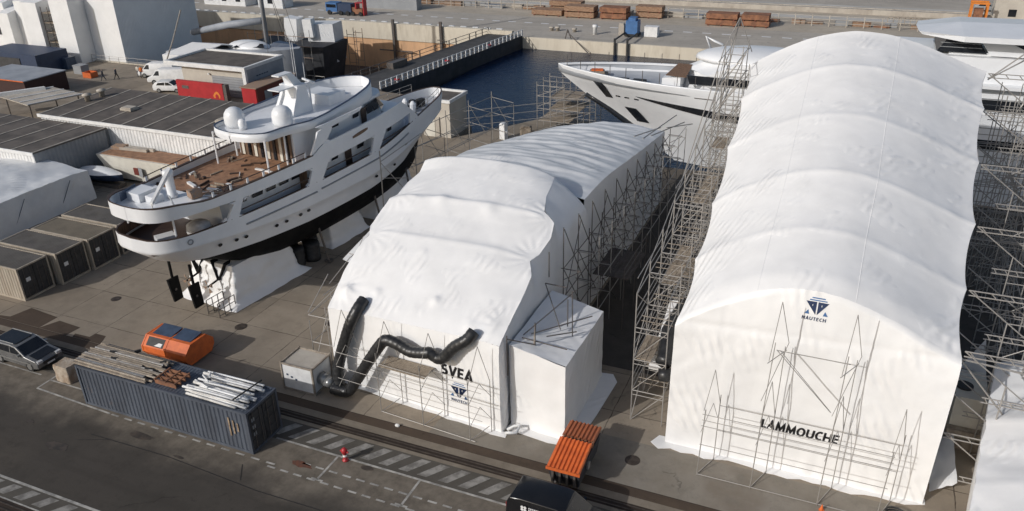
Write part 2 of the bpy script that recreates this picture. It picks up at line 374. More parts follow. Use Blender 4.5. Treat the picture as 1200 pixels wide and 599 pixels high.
# brown rusty patches of the yard
for k, pts in enumerate(([(-55,31.2),(-52.56,31.55),(-52.2,32.97),(-49.3,32.7),(-49.32,31.2)], [(-49.3,31.2),(-48.74,32.42),(-46.62,32.27),(-46.72,31.2)], [(-46.12,31.2),(-46.3,31.57),(-45.01,31.61),(-44.99,32.08),(-44.06,32.09),(-43.6,31.2)])):
    struct('asphalt_patch', MB().prism(pts, 0, 2*E4 + k*.001), [G_brown])
# painted markings
mk = MB(); zt = 3*E4
def line(a, b, w, m=mk, z=zt):
    a = Vector((*a, 0)); b = Vector((*b, 0)); d = (b-a).normalized(); n = Vector((-d.y, d.x, 0))*w/2
    m.slab([a-n+Vector((0,0,z)), b-n+Vector((0,0,z)), b+n+Vector((0,0,z)), a+n+Vector((0,0,z))], .004)
line((-26.6,27.66),(60,27.66),.12); line((-300,19.76),(200,19.76),.14)
line((-43.2,26.08),(-37,25.85),.11); line((-43.2,26.08),(-43.2,27.75),.11); line((-43.2,27.0),(-39,27.0),.10)
line((-48.6,25.4),(-48.0,27.5),.10); line((-58,27.2),(-44.2,27.2),.09)
for u in (-22.55, -17.6, -12.6, -7.6): line((u,25.7),(u,27.6),.12); line((u-.35,25.7),(u+.35,25.7),.12)
for i in range(12): line((-37 + i*1.0 + .15, 25.83),(-37 + i*1.0 + .7, 25.83),.11)
for i in range(24): line((-25.6 + i*.83, 25.6),(-25.1 + i*.83, 25.6),.11); line((-24 + i*.83, 26.48),(-23.5 + i*.83, 26.48),.11)
line((-37.5,18.66),(-20,18.66),.08)
struct('road_marking', mk, [M['marking']])
hk = MB()
for u in [-27.2 + i*1.16 for i in range(40)]:
    x = u + random.uniform(-.05,.05)
    hk.slab([(x,27.95,zt),(x+.55,27.95,zt),(x+1.35,29.08,zt),(x+.8,29.08,zt)], .004)
for u in [-40 + i*1.3 for i in range(20)]:
    hk.slab([(u,18.86,zt),(u+.62,18.86,zt),(u+1.12,19.58,zt),(u+.5,19.58,zt)], .004)
struct('hatch_marking', hk, [M['hatchpaint']])
# oil spots, tar-coloured repairs, small flat ground marks
ok_ = MB()
def blob(u, v, a, b, n=14, z=zt):
    pts = []
    for i in range(n):
        t = 2*math.pi*i/n; r = random.uniform(.7, 1.15)
        pts.append((u + a*r*math.cos(t), v + b*r*math.sin(t), z))
    ok_.slab(pts, .002)
for s in [(-37.4,22.6,.8,.32),(-40.7,23.6,.3,.12),(-39.3,23.2,.22,.1),(-33.7,25.0,.9,.25),(-36.3,36.4,.3,.2),(-20.6,27.4,.35,.2),(-30.5,24.4,.5,.1)]: blob(*s)
struct('oil_stain', ok_, [mat('oil_stain', (.04,.033,.027), (.075,.058,.045), 2, .6)])
ok_ = MB(); blob(-24.0,26.35,.75,.22, 16); struct('rust_stain', ok_, [mat('rust_debris', (.16,.06,.035), (.10,.05,.035), 5, .9)])
ck = MB()
line((-36.5,24.06),(-31,24.2),.05,ck); line((-31,24.2),(-24.9,23.87),.05,ck); line((-24.9,23.87),(-12,24.1),.05,ck); line((-35.2,24.06),(-36.8,23.4),.04,ck)
line((-26.9,25.2),(-26.2,24.2),.05,ck)
struct('asphalt_seam', ck, [mat('tar_seam', (.025,.022,.02))])
# water and dry dock
wm = bpy.data.materials.new('harbour_water'); wm.use_nodes = True; nt = wm.node_tree; b = nt.nodes['Principled BSDF']
b.inputs['Base Color'].default_value = (.003,.014,.043,1); b.inputs['Roughness'].default_value = .12; b.inputs['IOR'].default_value = 1.33; b.inputs['Specular IOR Level'].default_value = .35
tc = nd(nt, 'ShaderNodeTexCoord'); mp = nd(nt, 'ShaderNodeMapping'); mp.inputs['Scale'].default_value = (.5, 1.6, 1); mp.inputs['Rotation'].default_value = (0,0,R(25)); nt.links.new(tc.outputs['Object'], mp.inputs[0])
n1 = nd(nt, 'ShaderNodeTexNoise', Scale=1.1, Detail=5, Roughness=.6); nt.links.new(mp.outputs[0], n1.inputs['Vector'])
bp = nd(nt, 'ShaderNodeBump', Strength=.45, Distance=.25); nt.links.new(n1.outputs['Fac'], bp.inputs['Height']); nt.links.new(bp.outputs[0], b.inputs['Normal'])
struct('water', MB().bb(-56, 400, 60, 131, -9.4, -1.8), [wm])
G_dockfloor = groundmat('drydock_floor', (.12,.095,.075), (.09,.07,.055), (.06,.05,.04), None, sc=.2)
struct('dock_floor', MB().bb(-500, -54, 85, 131, -9.6, -7.2), [G_dockfloor])
struct('far_quay', MB().bb(-600, 700, 130.02, 900, -9.4, 0), [G_far])
struct('quay_wall', MB().bb(-56, 400, 129.5, 130.02, -9.4, .12), [W_cap])
struct('quay_wall', MB().bb(-500, -56, 129.3, 130.02, -9.4, -1.9), [W_dock])
struct('quay_wall', MB().bb(-500, -56, 129.1, 130.02, -1.897, 1.0), [W_cap])
struct('quay_wall', MB().bb(-200, -66.2, 92.9, 93.4, -9.4, .12), [W_cap])
strip('far_strip', -600, 700, 147.5, 160, E4, G_fartan)
strip('far_strip', -600, 700, 160, 164, E4, G_farlight)
strip('far_strip', -600, 700, 164, 167.5, E4, G_fartan)
strip('far_road', -600, 700, 167.5, 172.8, E4, G_fardark)
strip('far_strip', -600, 700, 172.8, 176, E4, G_farlight)
strip('far_road', -600, 700, 176, 300, E4, G_far)
fk = MB()
for i in range(60): line((-150 + i*3.25, 142),(-150 + i*3.25 + 1.5, 142), .55, fk)
struct('road_marking', fk, [M['white']])
from mathutils import noise as mnoise
def nz(x, y, z, s=1.0): return mnoise.noise(Vector((x*s, y*s, z*s)))
def text_mesh(name, body, size, bold=.0, shear=0.0, extrude=.012, squeeze=1.0, font=None):
    cu = bpy.data.curves.new(name + '_curve', 'FONT'); cu.body = body; cu.size = size; cu.extrude = extrude; cu.offset = bold; cu.shear = shear
    cu.align_x = 'CENTER'; cu.align_y = 'CENTER'; cu.resolution_u = 3; cu.space_character = squeeze
    o = bpy.data.objects.new(name + '_tmp', cu); COL.objects.link(o)
    dg = bpy.context.evaluated_depsgraph_get(); me = bpy.data.meshes.new_from_object(o.evaluated_get(dg))
    bpy.data.objects.remove(o, do_unlink=True); bpy.data.curves.remove(cu); me.name = name
    return me
def arc(cx, cy, rx, ry, a0, a1, n=12): return [(cx + rx*math.cos(R(lerp(a0,a1,i/n))), cy + ry*math.sin(R(lerp(a0,a1,i/n)))) for i in range(n+1)]
GLYPH = {'L': (.5, [[(.1,1),(.1,.1),(.52,.1)]]), 'A': (.72, [[(.06,0),(.36,.96),(.66,0)],[(.2,.3),(.52,.3)]]), 'M': (.9, [[(.1,0),(.14,.93),(.45,.2),(.76,.93),(.8,0)]]),
 'O': (.82, [arc(.41,.5,.31,.41,0,360,22)]), 'U': (.74, [[(.1,1),(.1,.38)] + arc(.37,.36,.27,.27,180,360,10) + [(.64,.38),(.64,1)]]), 'C': (.66, [arc(.43,.5,.33,.41,55,305,16)]),
 'H': (.76, [[(.1,0),(.1,1)],[(.66,0),(.66,1)],[(.1,.5),(.66,.5)]]), 'E': (.56, [[(.54,.91),(.1,.91),(.1,.09),(.54,.09)],[(.1,.5),(.5,.5)]]),
 'S': (.6, [arc(.3,.7,.2,.21,40,230,10) + arc(.3,.29,.22,.21,60,-145,12)]), 'V': (.7, [[(.05,1),(.35,.04),(.65,1)]]), 'N': (.78, [[(.1,0),(.1,.9),(.66,.1),(.66,1)]]), 'T': (.6, [[(.02,.91),(.58,.91)],[(.3,.91),(.3,0)]])}
def stroke_text(body, size, th, gap=.12, shear=.06):
    total = sum(GLYPH[c][0] + gap for c in body) - gap; x0 = -total/2; mb = MB()
    for c in body:
        w, polys = GLYPH[c]
        for j, pl in enumerate(polys):
            P_ = []
            for a, b in zip(pl, pl[1:]):
                n = max(1, int(math.hypot(b[0]-a[0], b[1]-a[1])/.2)) if len(pl) < 8 else 1
                P_ += [(lerp(a[0],b[0],i/n), lerp(a[1],b[1],i/n)) for i in range(n)]
            P_.append(pl[-1]); rings = []
            for i, p in enumerate(P_):
                def dr(a, b): d = Vector((b[0]-a[0], b[1]-a[1])); return d.normalized() if d.length else Vector((1,0))
                closed = math.hypot(P_[0][0]-P_[-1][0], P_[0][1]-P_[-1][1]) < 1e-4
                d0 = dr(P_[i-1], p) if i else (dr(P_[-2], P_[-1]) if closed else dr(p, P_[1])); d1 = dr(p, P_[i+1]) if i+1 < len(P_) else (dr(P_[0], P_[1]) if closed else d0)
                n0, n1 = Vector((-d0.y,d0.x)), Vector((-d1.y,d1.x)); mnr = (n0+n1); mnr = mnr.normalized() if mnr.length > .1 else n0; k = min(2.4, 1/max(.3, mnr.dot(n0)))*th/2
                q, r_ = Vector(p)+mnr*k, Vector(p)-mnr*k
                rings.append([((x0+v.x + (v.y-.5)*shear)*size, (v.y-.5)*size, .003*j) for v in (q, r_)])
            mb.loft(rings)
        x0 += w + gap
    return mb
WALLS = {}
def drape(me, wall, off, flat=False):
    '''press a printed mesh against the film: v follows the wall, keeping a few mm of film print thickness'''
    inv, fn = WALLS[wall]
    vs = [v.co for v in me.vertices]; v0 = max(c.y for c in vs)
    for c in vs: c.y = fn(c.x, c.z) - off - min(.006, max(0, (v0 - c.y)*.5) if flat else (.004 if v0 - c.y > .006 else 0))
def place_text(name, body, size, loc, rot, m, parent, bold=0., shear=0., space=1., sx=1., wall=None, **k):
    me = stroke_text(body, size*.72, bold, (space-1)*2 + .1, shear).mesh(name); me.materials.append(m)
    me.transform(Matrix.Translation(loc) @ rot @ Matrix.Diagonal((sx,1,1,1)))
    if wall: drape(me, wall, .016, True)
    return part(name, me, None, parent)
def emblem(parent, c, w, T, name='emblem', wall=None):
    """inverted navy triangle with pale ribs, two bars above, two small corner triangles"""
    X = Matrix.Translation(c) @ T
    mb = MB(X); d = -.012
    def pl(pts, m): mb.slab([(x*w, y*w, .012) for x, y in pts], .012, m)
    pl([(-.5,.22),(-.03,.22),(-.03,-.42)], 0); pl([(.5,.22),(.03,-.42),(.03,.22)], 0)
    pl([(-.36,.33),(-.36,.28),(.40,.28),(.40,.33)], 1); pl([(-.27,.44),(-.27,.39),(.31,.39),(.31,.44)], 1)
    pl([(-.52,-.42),(-.30,-.42),(-.36,-.2)], 1); pl([(.30,-.42),(.52,-.42),(.38,-.2)], 1)
    o = part(name, mb, [M['navy'], M['bluepaint']], parent)
    if wall: drape(o.data, wall, .012)
    for x, y in ((-.2,.05),(.2,.05)):
        mb = MB(X); mb.slab([((x-.014)*w,(y-.04)*w,.02),((x+.014)*w,(y-.04)*w,.02),((x+.014)*w,(y+.05)*w,.02),((x-.014)*w,(y+.05)*w,.02)], .006)
        o = part('emblem_rib', mb, M['white'], parent)
        if wall: drape(o.data, wall, .019)
FRONT = Matrix.Rotation(R(90), 4, 'X')      # upright, facing -v
# ---------------------------------------------------------------- the big arched tent on the right
LT = thing('boat_tent', 'tallest white shrink-wrapped boat tent with arched ribs, lettered LAMMOUCHE on its front wall', 'boat tent', (-.4, 35.2, 0))
RV = [35.75, 39.8, 44.4, 49.9, 55.3, 59.8]
T_uL = list(zip(RV, [-6.75,-6.85,-6.95,-7.2,-7.4,-7.6])); T_uR = list(zip(RV, [5.9,6.05,6.4,6.6,6.9,7.1]))
T_zL = list(zip(RV, [7.7,8.8,10.2,11.8,13.4,14.6])); T_zR = list(zip(RV, [8.35,9.5,11.0,12.5,14.1,15.3]))
GA = [(-1,0),(-.9,.5),(-.8,.9),(-.6,1.6),(-.4,2.12),(-.2,2.4),(0,2.42),(.2,2.2),(.5,1.5),(.75,.72),(.9,.25),(1,0)]
def lam_roof(x, v):
    uL, uR, zL, zR = (interp(t, v) for t in (T_uL, T_uR, T_zL, T_zR))
    i = max(k for k in range(len(RV)) if RV[k] <= v + 1e-6) if v >= RV[0] else 0
    if i < len(RV)-1: t = (v - RV[i])/(RV[i+1]-RV[i])
    else: t = 0
    s = 4*t*(1-t); s = s**.75
    e = abs(x)**6
    u = lerp(uL, uR, (x+1)/2); u -= math.copysign(.22*s*e, x)
    z = lerp(zL, zR, (x+1)/2) + smooth_interp(GA, x)
    z -= .26*max(0, 1-(v-RV[0])/1.1)**2
    z -= s*(.085*(1-e*.4) + .02*nz(x*2, v*.5, 3))
    z += .022*nz(u, v, 1, .7) + .010*nz(u, v, 5, 1.9)
    rib = max(0, 1 - min(t, 1-t)*14)
    z += .025*rib*(1 + nz(u*1.3, v, 9))
    # puckers fan out from the eave ends of the ribs
    ed = max(0, (abs(x)-.55)/.45); z += .05*ed*math.sin(v*9 + u*3)*max(0, 1 - min(t,1-t)*3.2)*nz(u*.7, v*.4, 2)
    return u, v, z
mb = MB()
mb.grid(72, 150, lambda a, b: lam_roof(a*2-1, lerp(RV[0], RV[-1], b)))
part('roof_cover', mb, M['wrap'], LT, True)
def lam_front(a, b):
    x = a*2-1; u, v, zt = lam_roof(x, RV[0]); z = zt*b
    v = 35.2 + .55*max(0, (z-7.0)/3.3)**1.4 + .05*nz(u, z, 2, .6) + .025*nz(u, z, 7, 1.7)
    v -= .10*max(0, .25 - b)/.25*abs(nz(u*1.2, 1, 4))
    k = math.exp(-((z - lerp(7.6, 8.2, a))/.12)**2); v += .05*k
    for us in (-4.4, -1.6, 2.1, 4.1): v += .03*math.exp(-((u-us)/.05)**2)
    if b > .995: v = RV[0]
    ue = u if z > 7 else lerp(lerp(-6.8, 5.78, a), u, z/7)
    return ue, v, z
mb = MB(); mb.grid(80, 60, lam_front); part('front_wall', mb, M['wrap'], LT, True)
mb = MB()
def side(sgn, lab):
    def f(a, b):
        v = lerp(35.2 if b < 1 else RV[0], RV[-1], a); u, _, z = lam_roof(sgn, max(v, RV[0]))
        if a == 0: u, v, z = lam_front((sgn+1)/2, 1); 
        return lerp((-6.8 if sgn < 0 else 5.78) + (.0), u, b) + .05*nz(v, z*b, 3, .8), lerp(v if a else 35.2, v, b), z*b
    return f
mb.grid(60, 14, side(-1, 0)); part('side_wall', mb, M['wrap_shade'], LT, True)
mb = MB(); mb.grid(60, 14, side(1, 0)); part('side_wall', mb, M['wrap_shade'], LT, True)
mb = MB()
def back(a, b):
    x = a*2-1; u, v, z = lam_roof(x, RV[-1])
    if b < .12: return u, v + .9*b/.12*1.2, z - .55*(b/.12)
    return u, v + 1.08, (z - .55)*(1 - (b-.12)/.88)
mb.grid(50, 16, back); part('back_wall', mb, M['wrap_thin'], LT, True)
for x0 in (-.42, .26):
    mb = MB(); mb.grid(1, 120, lambda a, b: (lambda p: (p[0] + (a-.5)*.05, p[1], p[2] + .006))(lam_roof(x0, lerp(RV[0], RV[-1], b)))); part('seam_tape', mb, M['wrap'], LT, True)
mb = MB()
pts = [(-7.2,35.6),(-7.5,34.9),(-7.0,34.5)] + [(u, 34.75 + random.uniform(-.18,.18)) for u in [-6.4 + i*.6 for i in range(20)]] + [(5.9,35.2),(5.9,35.6)]
mb.prism(pts, .002, .03)
part('ground_flap', mb, M['wrap'], LT)
def lam_at(u, z):      # front wall surface: v at a point (u, z)
    lo, hi = 0., 1.
    x = (u - lerp(-6.8, -6.75, min(1, z/7)))/(lerp(5.78, 5.9, min(1, z/7)) - lerp(-6.8, -6.75, min(1, z/7)))
    zt = lam_roof(x*2-1, RV[0])[2]
    return lam_front(x, min(.99, z/zt))[1]
WALLS['lam'] = (None, lam_at)
TL = FRONT @ Matrix.Rotation(R(-1.5), 4, 'Z')
place_text('lettering', 'LAMMOUCHE', .74, (-.22, 35.085, 2.62), FRONT, M['ink'], LT, bold=.225, shear=.1, space=1.0, sx=.93, wall='lam')
GB = FRONT @ Matrix.Rotation(R(-20), 4, 'X')
emblem(LT, (-.36, 35.32, 9.52), 1.0, GB, wall='lam')
place_text('emblem_lettering', 'NAUTECH', .25, (-.42, 35.19, 8.93), GB, M['navy'], LT, bold=.19, shear=.05, space=1.04, wall='lam')
# ---------------------------------------------------------------- the lower tent in the middle
ST = thing('boat_tent', 'lower stepped white boat tent lettered SVEA, with black air ducts on its front', 'boat tent', (-21, 33.4, 0))
# v, uL, uR, zL, zR, rise of roof middle above the chord, lean-in of right roof edge
SV = [(33.3,-26.7,-15.3,4.95,5.55,.08),(34.2,-26.72,-15.25,5.5,6.1,.12),(35.6,-26.75,-15.2,6.3,6.8,.16),(37.2,-26.6,-15.25,7.25,7.5,.2),(38.2,-26.35,-15.75,7.75,7.85,.26),(38.9,-26.7,-15.45,7.95,8.0,.3),
      (40.2,-26.75,-15.25,8.4,8.5,.36),(41.3,-26.65,-15.45,8.9,8.95,.45),(41.9,-26.4,-16.3,8.98,9.3,.34),(43.5,-26.5,-16.8,9.25,9.6,.42),(44.8,-26.35,-16.95,9.5,9.8,.55),(46.0,-26.55,-17.2,9.9,9.95,.62),(46.5,-26.5,-17.0,9.3,9.3,.5)]
def st(v, k): return interp([(r[0], r[k]) for r in SV], v)
LUMPS = [(-23.9,34.6,.28,.14),(-20.0,34.7,.26,.18),(-25.9,34.4,.4,.28),(-16.2,33.9,.6,.14),(-17.4,33.8,.35,.10),(-22.9,41.4,.5,.14),(-19.6,41.1,.45,.12),(-22.2,37.4,.3,.07)]
def sv_roof(a, v):
    uL, uR, zL, zR, rs = (st(v, k) for k in (1,2,3,4,5))
    x = a*2-1; u = lerp(uL, uR, a); z = lerp(zL, zR, a) + rs*(1-abs(x)**3.2)
    z += .035*nz(u, v, 3, .5) + .015*nz(u, v, 8, 1.4)
    for (lu, lv, r, h) in LUMPS:
        q = ((u-lu)**2 + (v-lv)**2)/(r*r)
        if q < 6: z += h*math.exp(-q)
    # loose film gathered above the doorway, and tight creases running off the tie points
    pl = math.exp(-((u+21.9)/1.1)**2)*math.exp(-((v-33.9)/.45)**2); z += .05*pl*nz(u*3.2, v*.7, 4) + .03*pl
    for (cu, cv) in ((-15.5,38.4),(-15.6,41.6),(-26.4,38.3),(-26.4,41.8),(-15.4,34.0),(-26.6,34.6)):
        d = math.hypot(u-cu, v-cv)
        if d < 2.6:
            an = math.atan2(v-cv, u-cu); z += .028*math.sin(an*17 + cu)*math.exp(-((d-.9)/.75)**2)
    e_ = abs(x); z += .05*math.exp(-((v-38.4)/.16)**2)*(1-e_**6) + .06*math.exp(-((v-41.5)/.18)**2)*(1 + nz(u*.8, 2, 2))*(1-e_**8)
    if v < 36.3: v += lerp(.42,-.55,a)*(1-(v-33.3)/3)
    return u, v, z
mb = MB(); mb.grid(90, 110, lambda a, b: sv_roof(a, lerp(33.3, 46.5, b))); part('front_roof_cover', mb, M['wrap'], ST, True)
def sv_front(a, b):
    u, vt, z = sv_roof(a, 33.3); zz = z*b
    vb = lerp(33.65, 32.62, a)
    v = lerp(vb, vb + .06, b) if b < .9 else lerp(vb+.06, vt, (b-.9)/.1)
    v += .05*nz(u, zz, 4, .6)*(1-b) - .12*max(0, .15-b)/.15*abs(nz(u*1.5, 0, 2)) + .05*nz(u*3, zz*.5, 3)*math.exp(-((u+22.3)/1.6)**2)*max(0, b-.5)
    return u, v, zz
mb = MB(); mb.grid(70, 40, sv_front); part('front_wall', mb, M['wrap'], ST, True)
def sv_right(a, b):
    u, v, z = sv_roof(1, lerp(33.3, 46.5, a))
    ub = -15.2 + .03*nz(v, 1, 1); zz = z*b
    vb = lerp(32.65, v, min(1, a*6))
    bulge = .25*math.sin(b*math.pi)**2*max(0, a-.6)/.4
    if a == 0: return sv_front(1, b)
    u2 = ub if b < .82 else lerp(ub, u, ((b-.82)/.18)**1.3)
    return u2 + bulge + .06*nz(v, zz, 6, .7), lerp(vb, v, b), zz
mb = MB(); mb.grid(50, 24, sv_right); part('side_wall', mb, M['wrap'], ST, True)
def sv_left(a, b):
    u, v, z = sv_roof(0, lerp(33.3, 46.5, a)); return lerp(-26.72, u, b), lerp(lerp(33.65, v, min(1, a*6)), v, b), z*b
mb = MB(); mb.grid(40, 10, sv_left); part('side_wall', mb, M['wrap'], ST, True)
RR = [(46.2,-26.9,-15.25,8.5,8.55,.35),(50,-27.1,-15.2,8.3,8.55,.5),(54,-27.3,-15.2,7.9,8.1,.6),(58,-26.6,-15.2,7.4,7.6,.6),(62,-25.2,-15.2,7.1,7.1,.55),(65.3,-24.0,-15.2,6.8,6.75,.4),(68,-22.0,-15.25,6.5,6.45,.25)]
def rt(v, k): return smooth_interp([(r[0], r[k]) for r in RR], v)
def sv_rear(a, b):
    v = lerp(46.2, 68, b); uL, uR, zL, zR, rs = (rt(v, k) for k in (1,2,3,4,5)); x = a*2-1
    u = lerp(uL, uR, a); z = lerp(zL, zR, a) + rs*(1-x*x)
    ph = v*1.45 + u*.28 + 1.3*nz(u*.25, v*.3, 1)
    z += (.07*(abs(math.sin(ph*.8))**.6) + .05*math.sin(ph*2.3 + u*.2) + .03*math.sin(v*7 + u*.9 + 3*nz(u*.4, v*.4, 3)))*(1-abs(x)**5) + .05*nz(u, v, 2, .9)
    return u, v, z
mb = MB(); mb.grid(60, 130, sv_rear); part('rear_roof_cover', mb, M['wrap_thin'], ST, True)
def sv_rr(a, b):
    u, v, z = sv_rear(1, a); return lerp(-15.2, u, b) + .05*nz(v, z*b, 2, .8), v, z*b
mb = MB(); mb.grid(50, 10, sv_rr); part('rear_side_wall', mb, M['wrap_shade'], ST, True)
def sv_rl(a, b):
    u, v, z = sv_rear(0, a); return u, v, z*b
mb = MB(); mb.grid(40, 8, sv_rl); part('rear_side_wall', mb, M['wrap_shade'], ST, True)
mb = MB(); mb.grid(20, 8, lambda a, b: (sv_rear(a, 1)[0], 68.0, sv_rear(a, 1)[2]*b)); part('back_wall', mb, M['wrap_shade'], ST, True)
mb = MB(); mb.prism([(-26.8,33.7),(-26.9,33.3)] + [(-26.3 + i*.7, lerp(33.42, 32.3, i/15) + random.uniform(-.1,.1)) for i in range(16)] + [(-14.9,32.3),(-14.95,32.7)], .009, .035)
part('ground_flap', mb, M['wrap'], ST)
AX = Matrix.Rotation(math.atan2(-1.03, 11.4), 4, 'Z') @ FRONT
def svf(u, z, off=.06):
    a = (u+26.7)/11.4; return (u, lerp(33.65, 32.62, a) + .13*z/5 - off, z)
WALLS['svea'] = (None, lambda u, z: sv_front((u+26.7)/11.4, min(.89, z/5.3))[1])
place_text('lettering', 'SVEA', .95, svf(-17.97, 3.12, .05), AX, M['ink'], ST, bold=.225, shear=.1, space=1.01, wall='svea')
emblem(ST, svf(-17.9, 1.95, .05), 1.1, AX, wall='svea')
place_text('emblem_lettering', 'NAUTECH', .24, svf(-17.9, 1.28, .05), AX, M['navy'], ST, bold=.19, space=1.04, wall='svea')
# ---------------------------------------------------------------- the boxy annex beside it
mb = MB()
def ax_top(a, b):
    u = lerp(-15.05, -11.85, a); v = lerp(33.45, 39.9, b); z = lerp(5.25, 4.7, a)*1.0 - .25*b*a - .16*math.sin(math.pi*a)*math.sin(math.pi*b) + .05*nz(u, v, 3, .9) + .03*nz(u, v, 1, 2.4)
    return u, v, z
mb.grid(26, 40, ax_top)
def ax_f(a, b):
    u, v, z = ax_top(a, 0); return u + .03*nz(0, z*b, 3, 1.2), lerp(33.55, 33.35, a) + .05*nz(u, z*b, 4, .9) - .1*max(0, .12-b)/.12, z*b if b < 1 else z
def ax_r(a, b):
    u, v, z = ax_top(1, a); return u + .05*nz(v, z*b, 4, .9) + .06*max(0, .12-b)/.12, v if a > 0 else ax_f(1, b)[1], z*b
def ax_b(a, b):
    u, v, z = ax_top(a, 1); return u, v, z*b
mb.grid(24, 24, ax_f); mb.grid(40, 24, ax_r); mb.grid(10, 10, ax_b); mb.grid(40, 8, lambda a, b: (-15.05, ax_top(0, a)[1], ax_top(0, a)[2]*b))
mb.prism([(-15.1,33.5),(-15.2,33.0),(-14,32.9),(-12.6,32.75),(-11.7,32.85),(-11.1,33.6),(-10.9,36),(-10.75,39.5),(-11.2,40.2),(-11.9,40.1)], .009, .035)
solo('wrapped_annex', mb, M['wrap'], 'boxy white wrapped annex standing against the right side of the SVEA tent', 'wrapped annex', smooth=True)
# ---------------------------------------------------------------- tent cut by the lower right corner
mb = MB()
def t3(a, b):
    v = lerp(26, 42.2, b); u = lerp(6.45 + .155*(v-29), 20, a)
    zz = 4.7 + .03*(v-27) + 1.5*math.sin(min(1, a*1.8)*math.pi/2) - .5*max(0, (v-40.5)/1.7) + .08*nz(u, v, 2, .7) + .04*nz(u, v, 6, 2)
    t = ((v-27)/4.5) % 1; zz -= .22*(4*t*(1-t))
    return u + .09*nz(v, 1, 1), v, zz
mb.grid(40, 70, t3); mb.grid(30, 12, lambda a, b: (t3(0, a)[0] + .25*(1-b) + .06*nz(a*30, b*5, 3), lerp(26, 42.2, a), t3(0, a)[2]*b)); mb.grid(20, 8, lambda a, b: (t3(a, 1)[0], 42.2, t3(a, 1)[2]*b)); mb.grid(20, 8, lambda a, b: (t3(a, 0)[0], 26, t3(a, 0)[2]*b))
solo('boat_tent', mb, M['wrap'], 'white boat tent cut off by the lower right corner of the photo', 'boat tent', smooth=True)
# ---------------------------------------------------------------- the white motor yacht standing ashore on the left
S0 = Vector((-41.4, 34.5)); YD = Vector((3.6, 34.5)).normalized(); YN = Vector((YD.y, -YD.x))
def Yp(s, t, z): q = S0 + YD*s + YN*t; return Vector((q.x, q.y, z))
YM = Matrix(((YD.x, YN.x, 0, S0.x), (YD.y, YN.y, 0, S0.y), (0, 0, 1, 0), (0, 0, 0, 1)))   # local (s, t, z) to world
MY = thing('motor_yacht', 'white classic motor yacht with black bottom and teak deck, propped up ashore beside the containers', 'yacht', Yp(17, 0, 0))
YB = [(-.75,0),(-.7,.9),(-.5,1.7),(0,2.35),(1,2.85),(3,3.25),(6,3.55),(10,3.8),(15,3.9),(20,3.85),(23,3.6),(26,3.05),(29,2.45),(31,2.0),(32.5,1.6),(33.6,1.12),(34.2,.7),(34.5,.38),(34.62,.03)]
YW = [(.6,0),(.75,.8),(1.0,1.4),(1.6,2.1),(3,2.75),(6,3.3),(10,3.65),(15,3.75),(20,3.5),(23,3.0),(26,2.2),(28.5,1.3),(30.3,.5),(31.2,.03)]
def hb(s): return 0. if s <= -.745 else max(.02, smooth_interp(YB, s))
def zrail(s): return interp([(-1,6.95),(2,6.82),(6,6.76),(13,6.75),(20,6.9),(24,7.35),(28,7.75),(34.62,8.2)], s)
def zkn(s): return interp([(-1,6.15),(2,6.0),(6,5.6),(11,5.25),(18,5.2),(24,5.45),(30,6.0),(34.62,6.7)], s)
# stations defined by a fraction k; each level has its own s range so the bow and stern rake
def hull_ring(k, sgn):
    sR = lerp(-.75, 34.62, k); sK = lerp(-.75, 33.7, k); sB = lerp(.6, 31.2, k); sD = lerp(2.5, 30.4, k)
    bR = hb(sR); bK = hb(sK*1.0)*lerp(.985, .80, max(0, k-.6)/.4); bB = max(.02, smooth_interp(YW, sB))
    if k >= .999: bR = bK = bB = .0
    if k <= .001: bR = bK = bB = 0.
    zB = interp([(0,4.85),(.06,4.65),(.2,4.3),(.35,4.05),(.6,3.95),(.8,4.2),(1,5.1)], k)
    zk = interp([(0,4.7),(.05,3.9),(.12,2.6),(.25,1.7),(.4,1.45),(.85,1.45),(.95,1.9),(1,3.2)], k)
    q_ = 0 if (k <= .001 or k >= .999) else 1
    r = [(sR, bR*sgn, zrail(sR)), (sR, bR*sgn, zrail(sR)-.45), (sK, (bK+.05*q_)*sgn, zkn(sK)+.05), (sK, (bK+.07*q_)*sgn, zkn(sK)-.05), (sK, (bK-.02*q_)*sgn, zkn(sK)-.13)]
    r += [(lerp(sK, sB, .5), lerp(bK, bB, .45)*sgn, lerp(zkn(sK), zB, .55)), (sB, bB*sgn, zB)]
    blk = [(sB, bB*sgn, zB), (lerp(sB, sD, .3), bB*.93*sgn, lerp(zB, zk, .35)), (lerp(sB, sD, .7), bB*.72*sgn, lerp(zB, zk, .75)), (sD, bB*.3*sgn, lerp(zB, zk, .96)), (sD, 0, zk)]
    return r, blk
KS = [0,.004,.012,.025,.045,.07,.1] + [.1 + .025*i for i in range(1, 33)] + [.92,.94,.955,.97,.98,.988,.995,1]
up_, dn_ = MB(YM), MB(YM)
for sgn in (-1, 1):
    rr = [hull_ring(k, sgn) for k in KS]
    up_.loft([a for a, b in rr]); dn_.loft([b for a, b in rr])
hull = part('hull', up_, M['yacht'], MY, True)
part('bottom', dn_, M['boot'], MY, True)
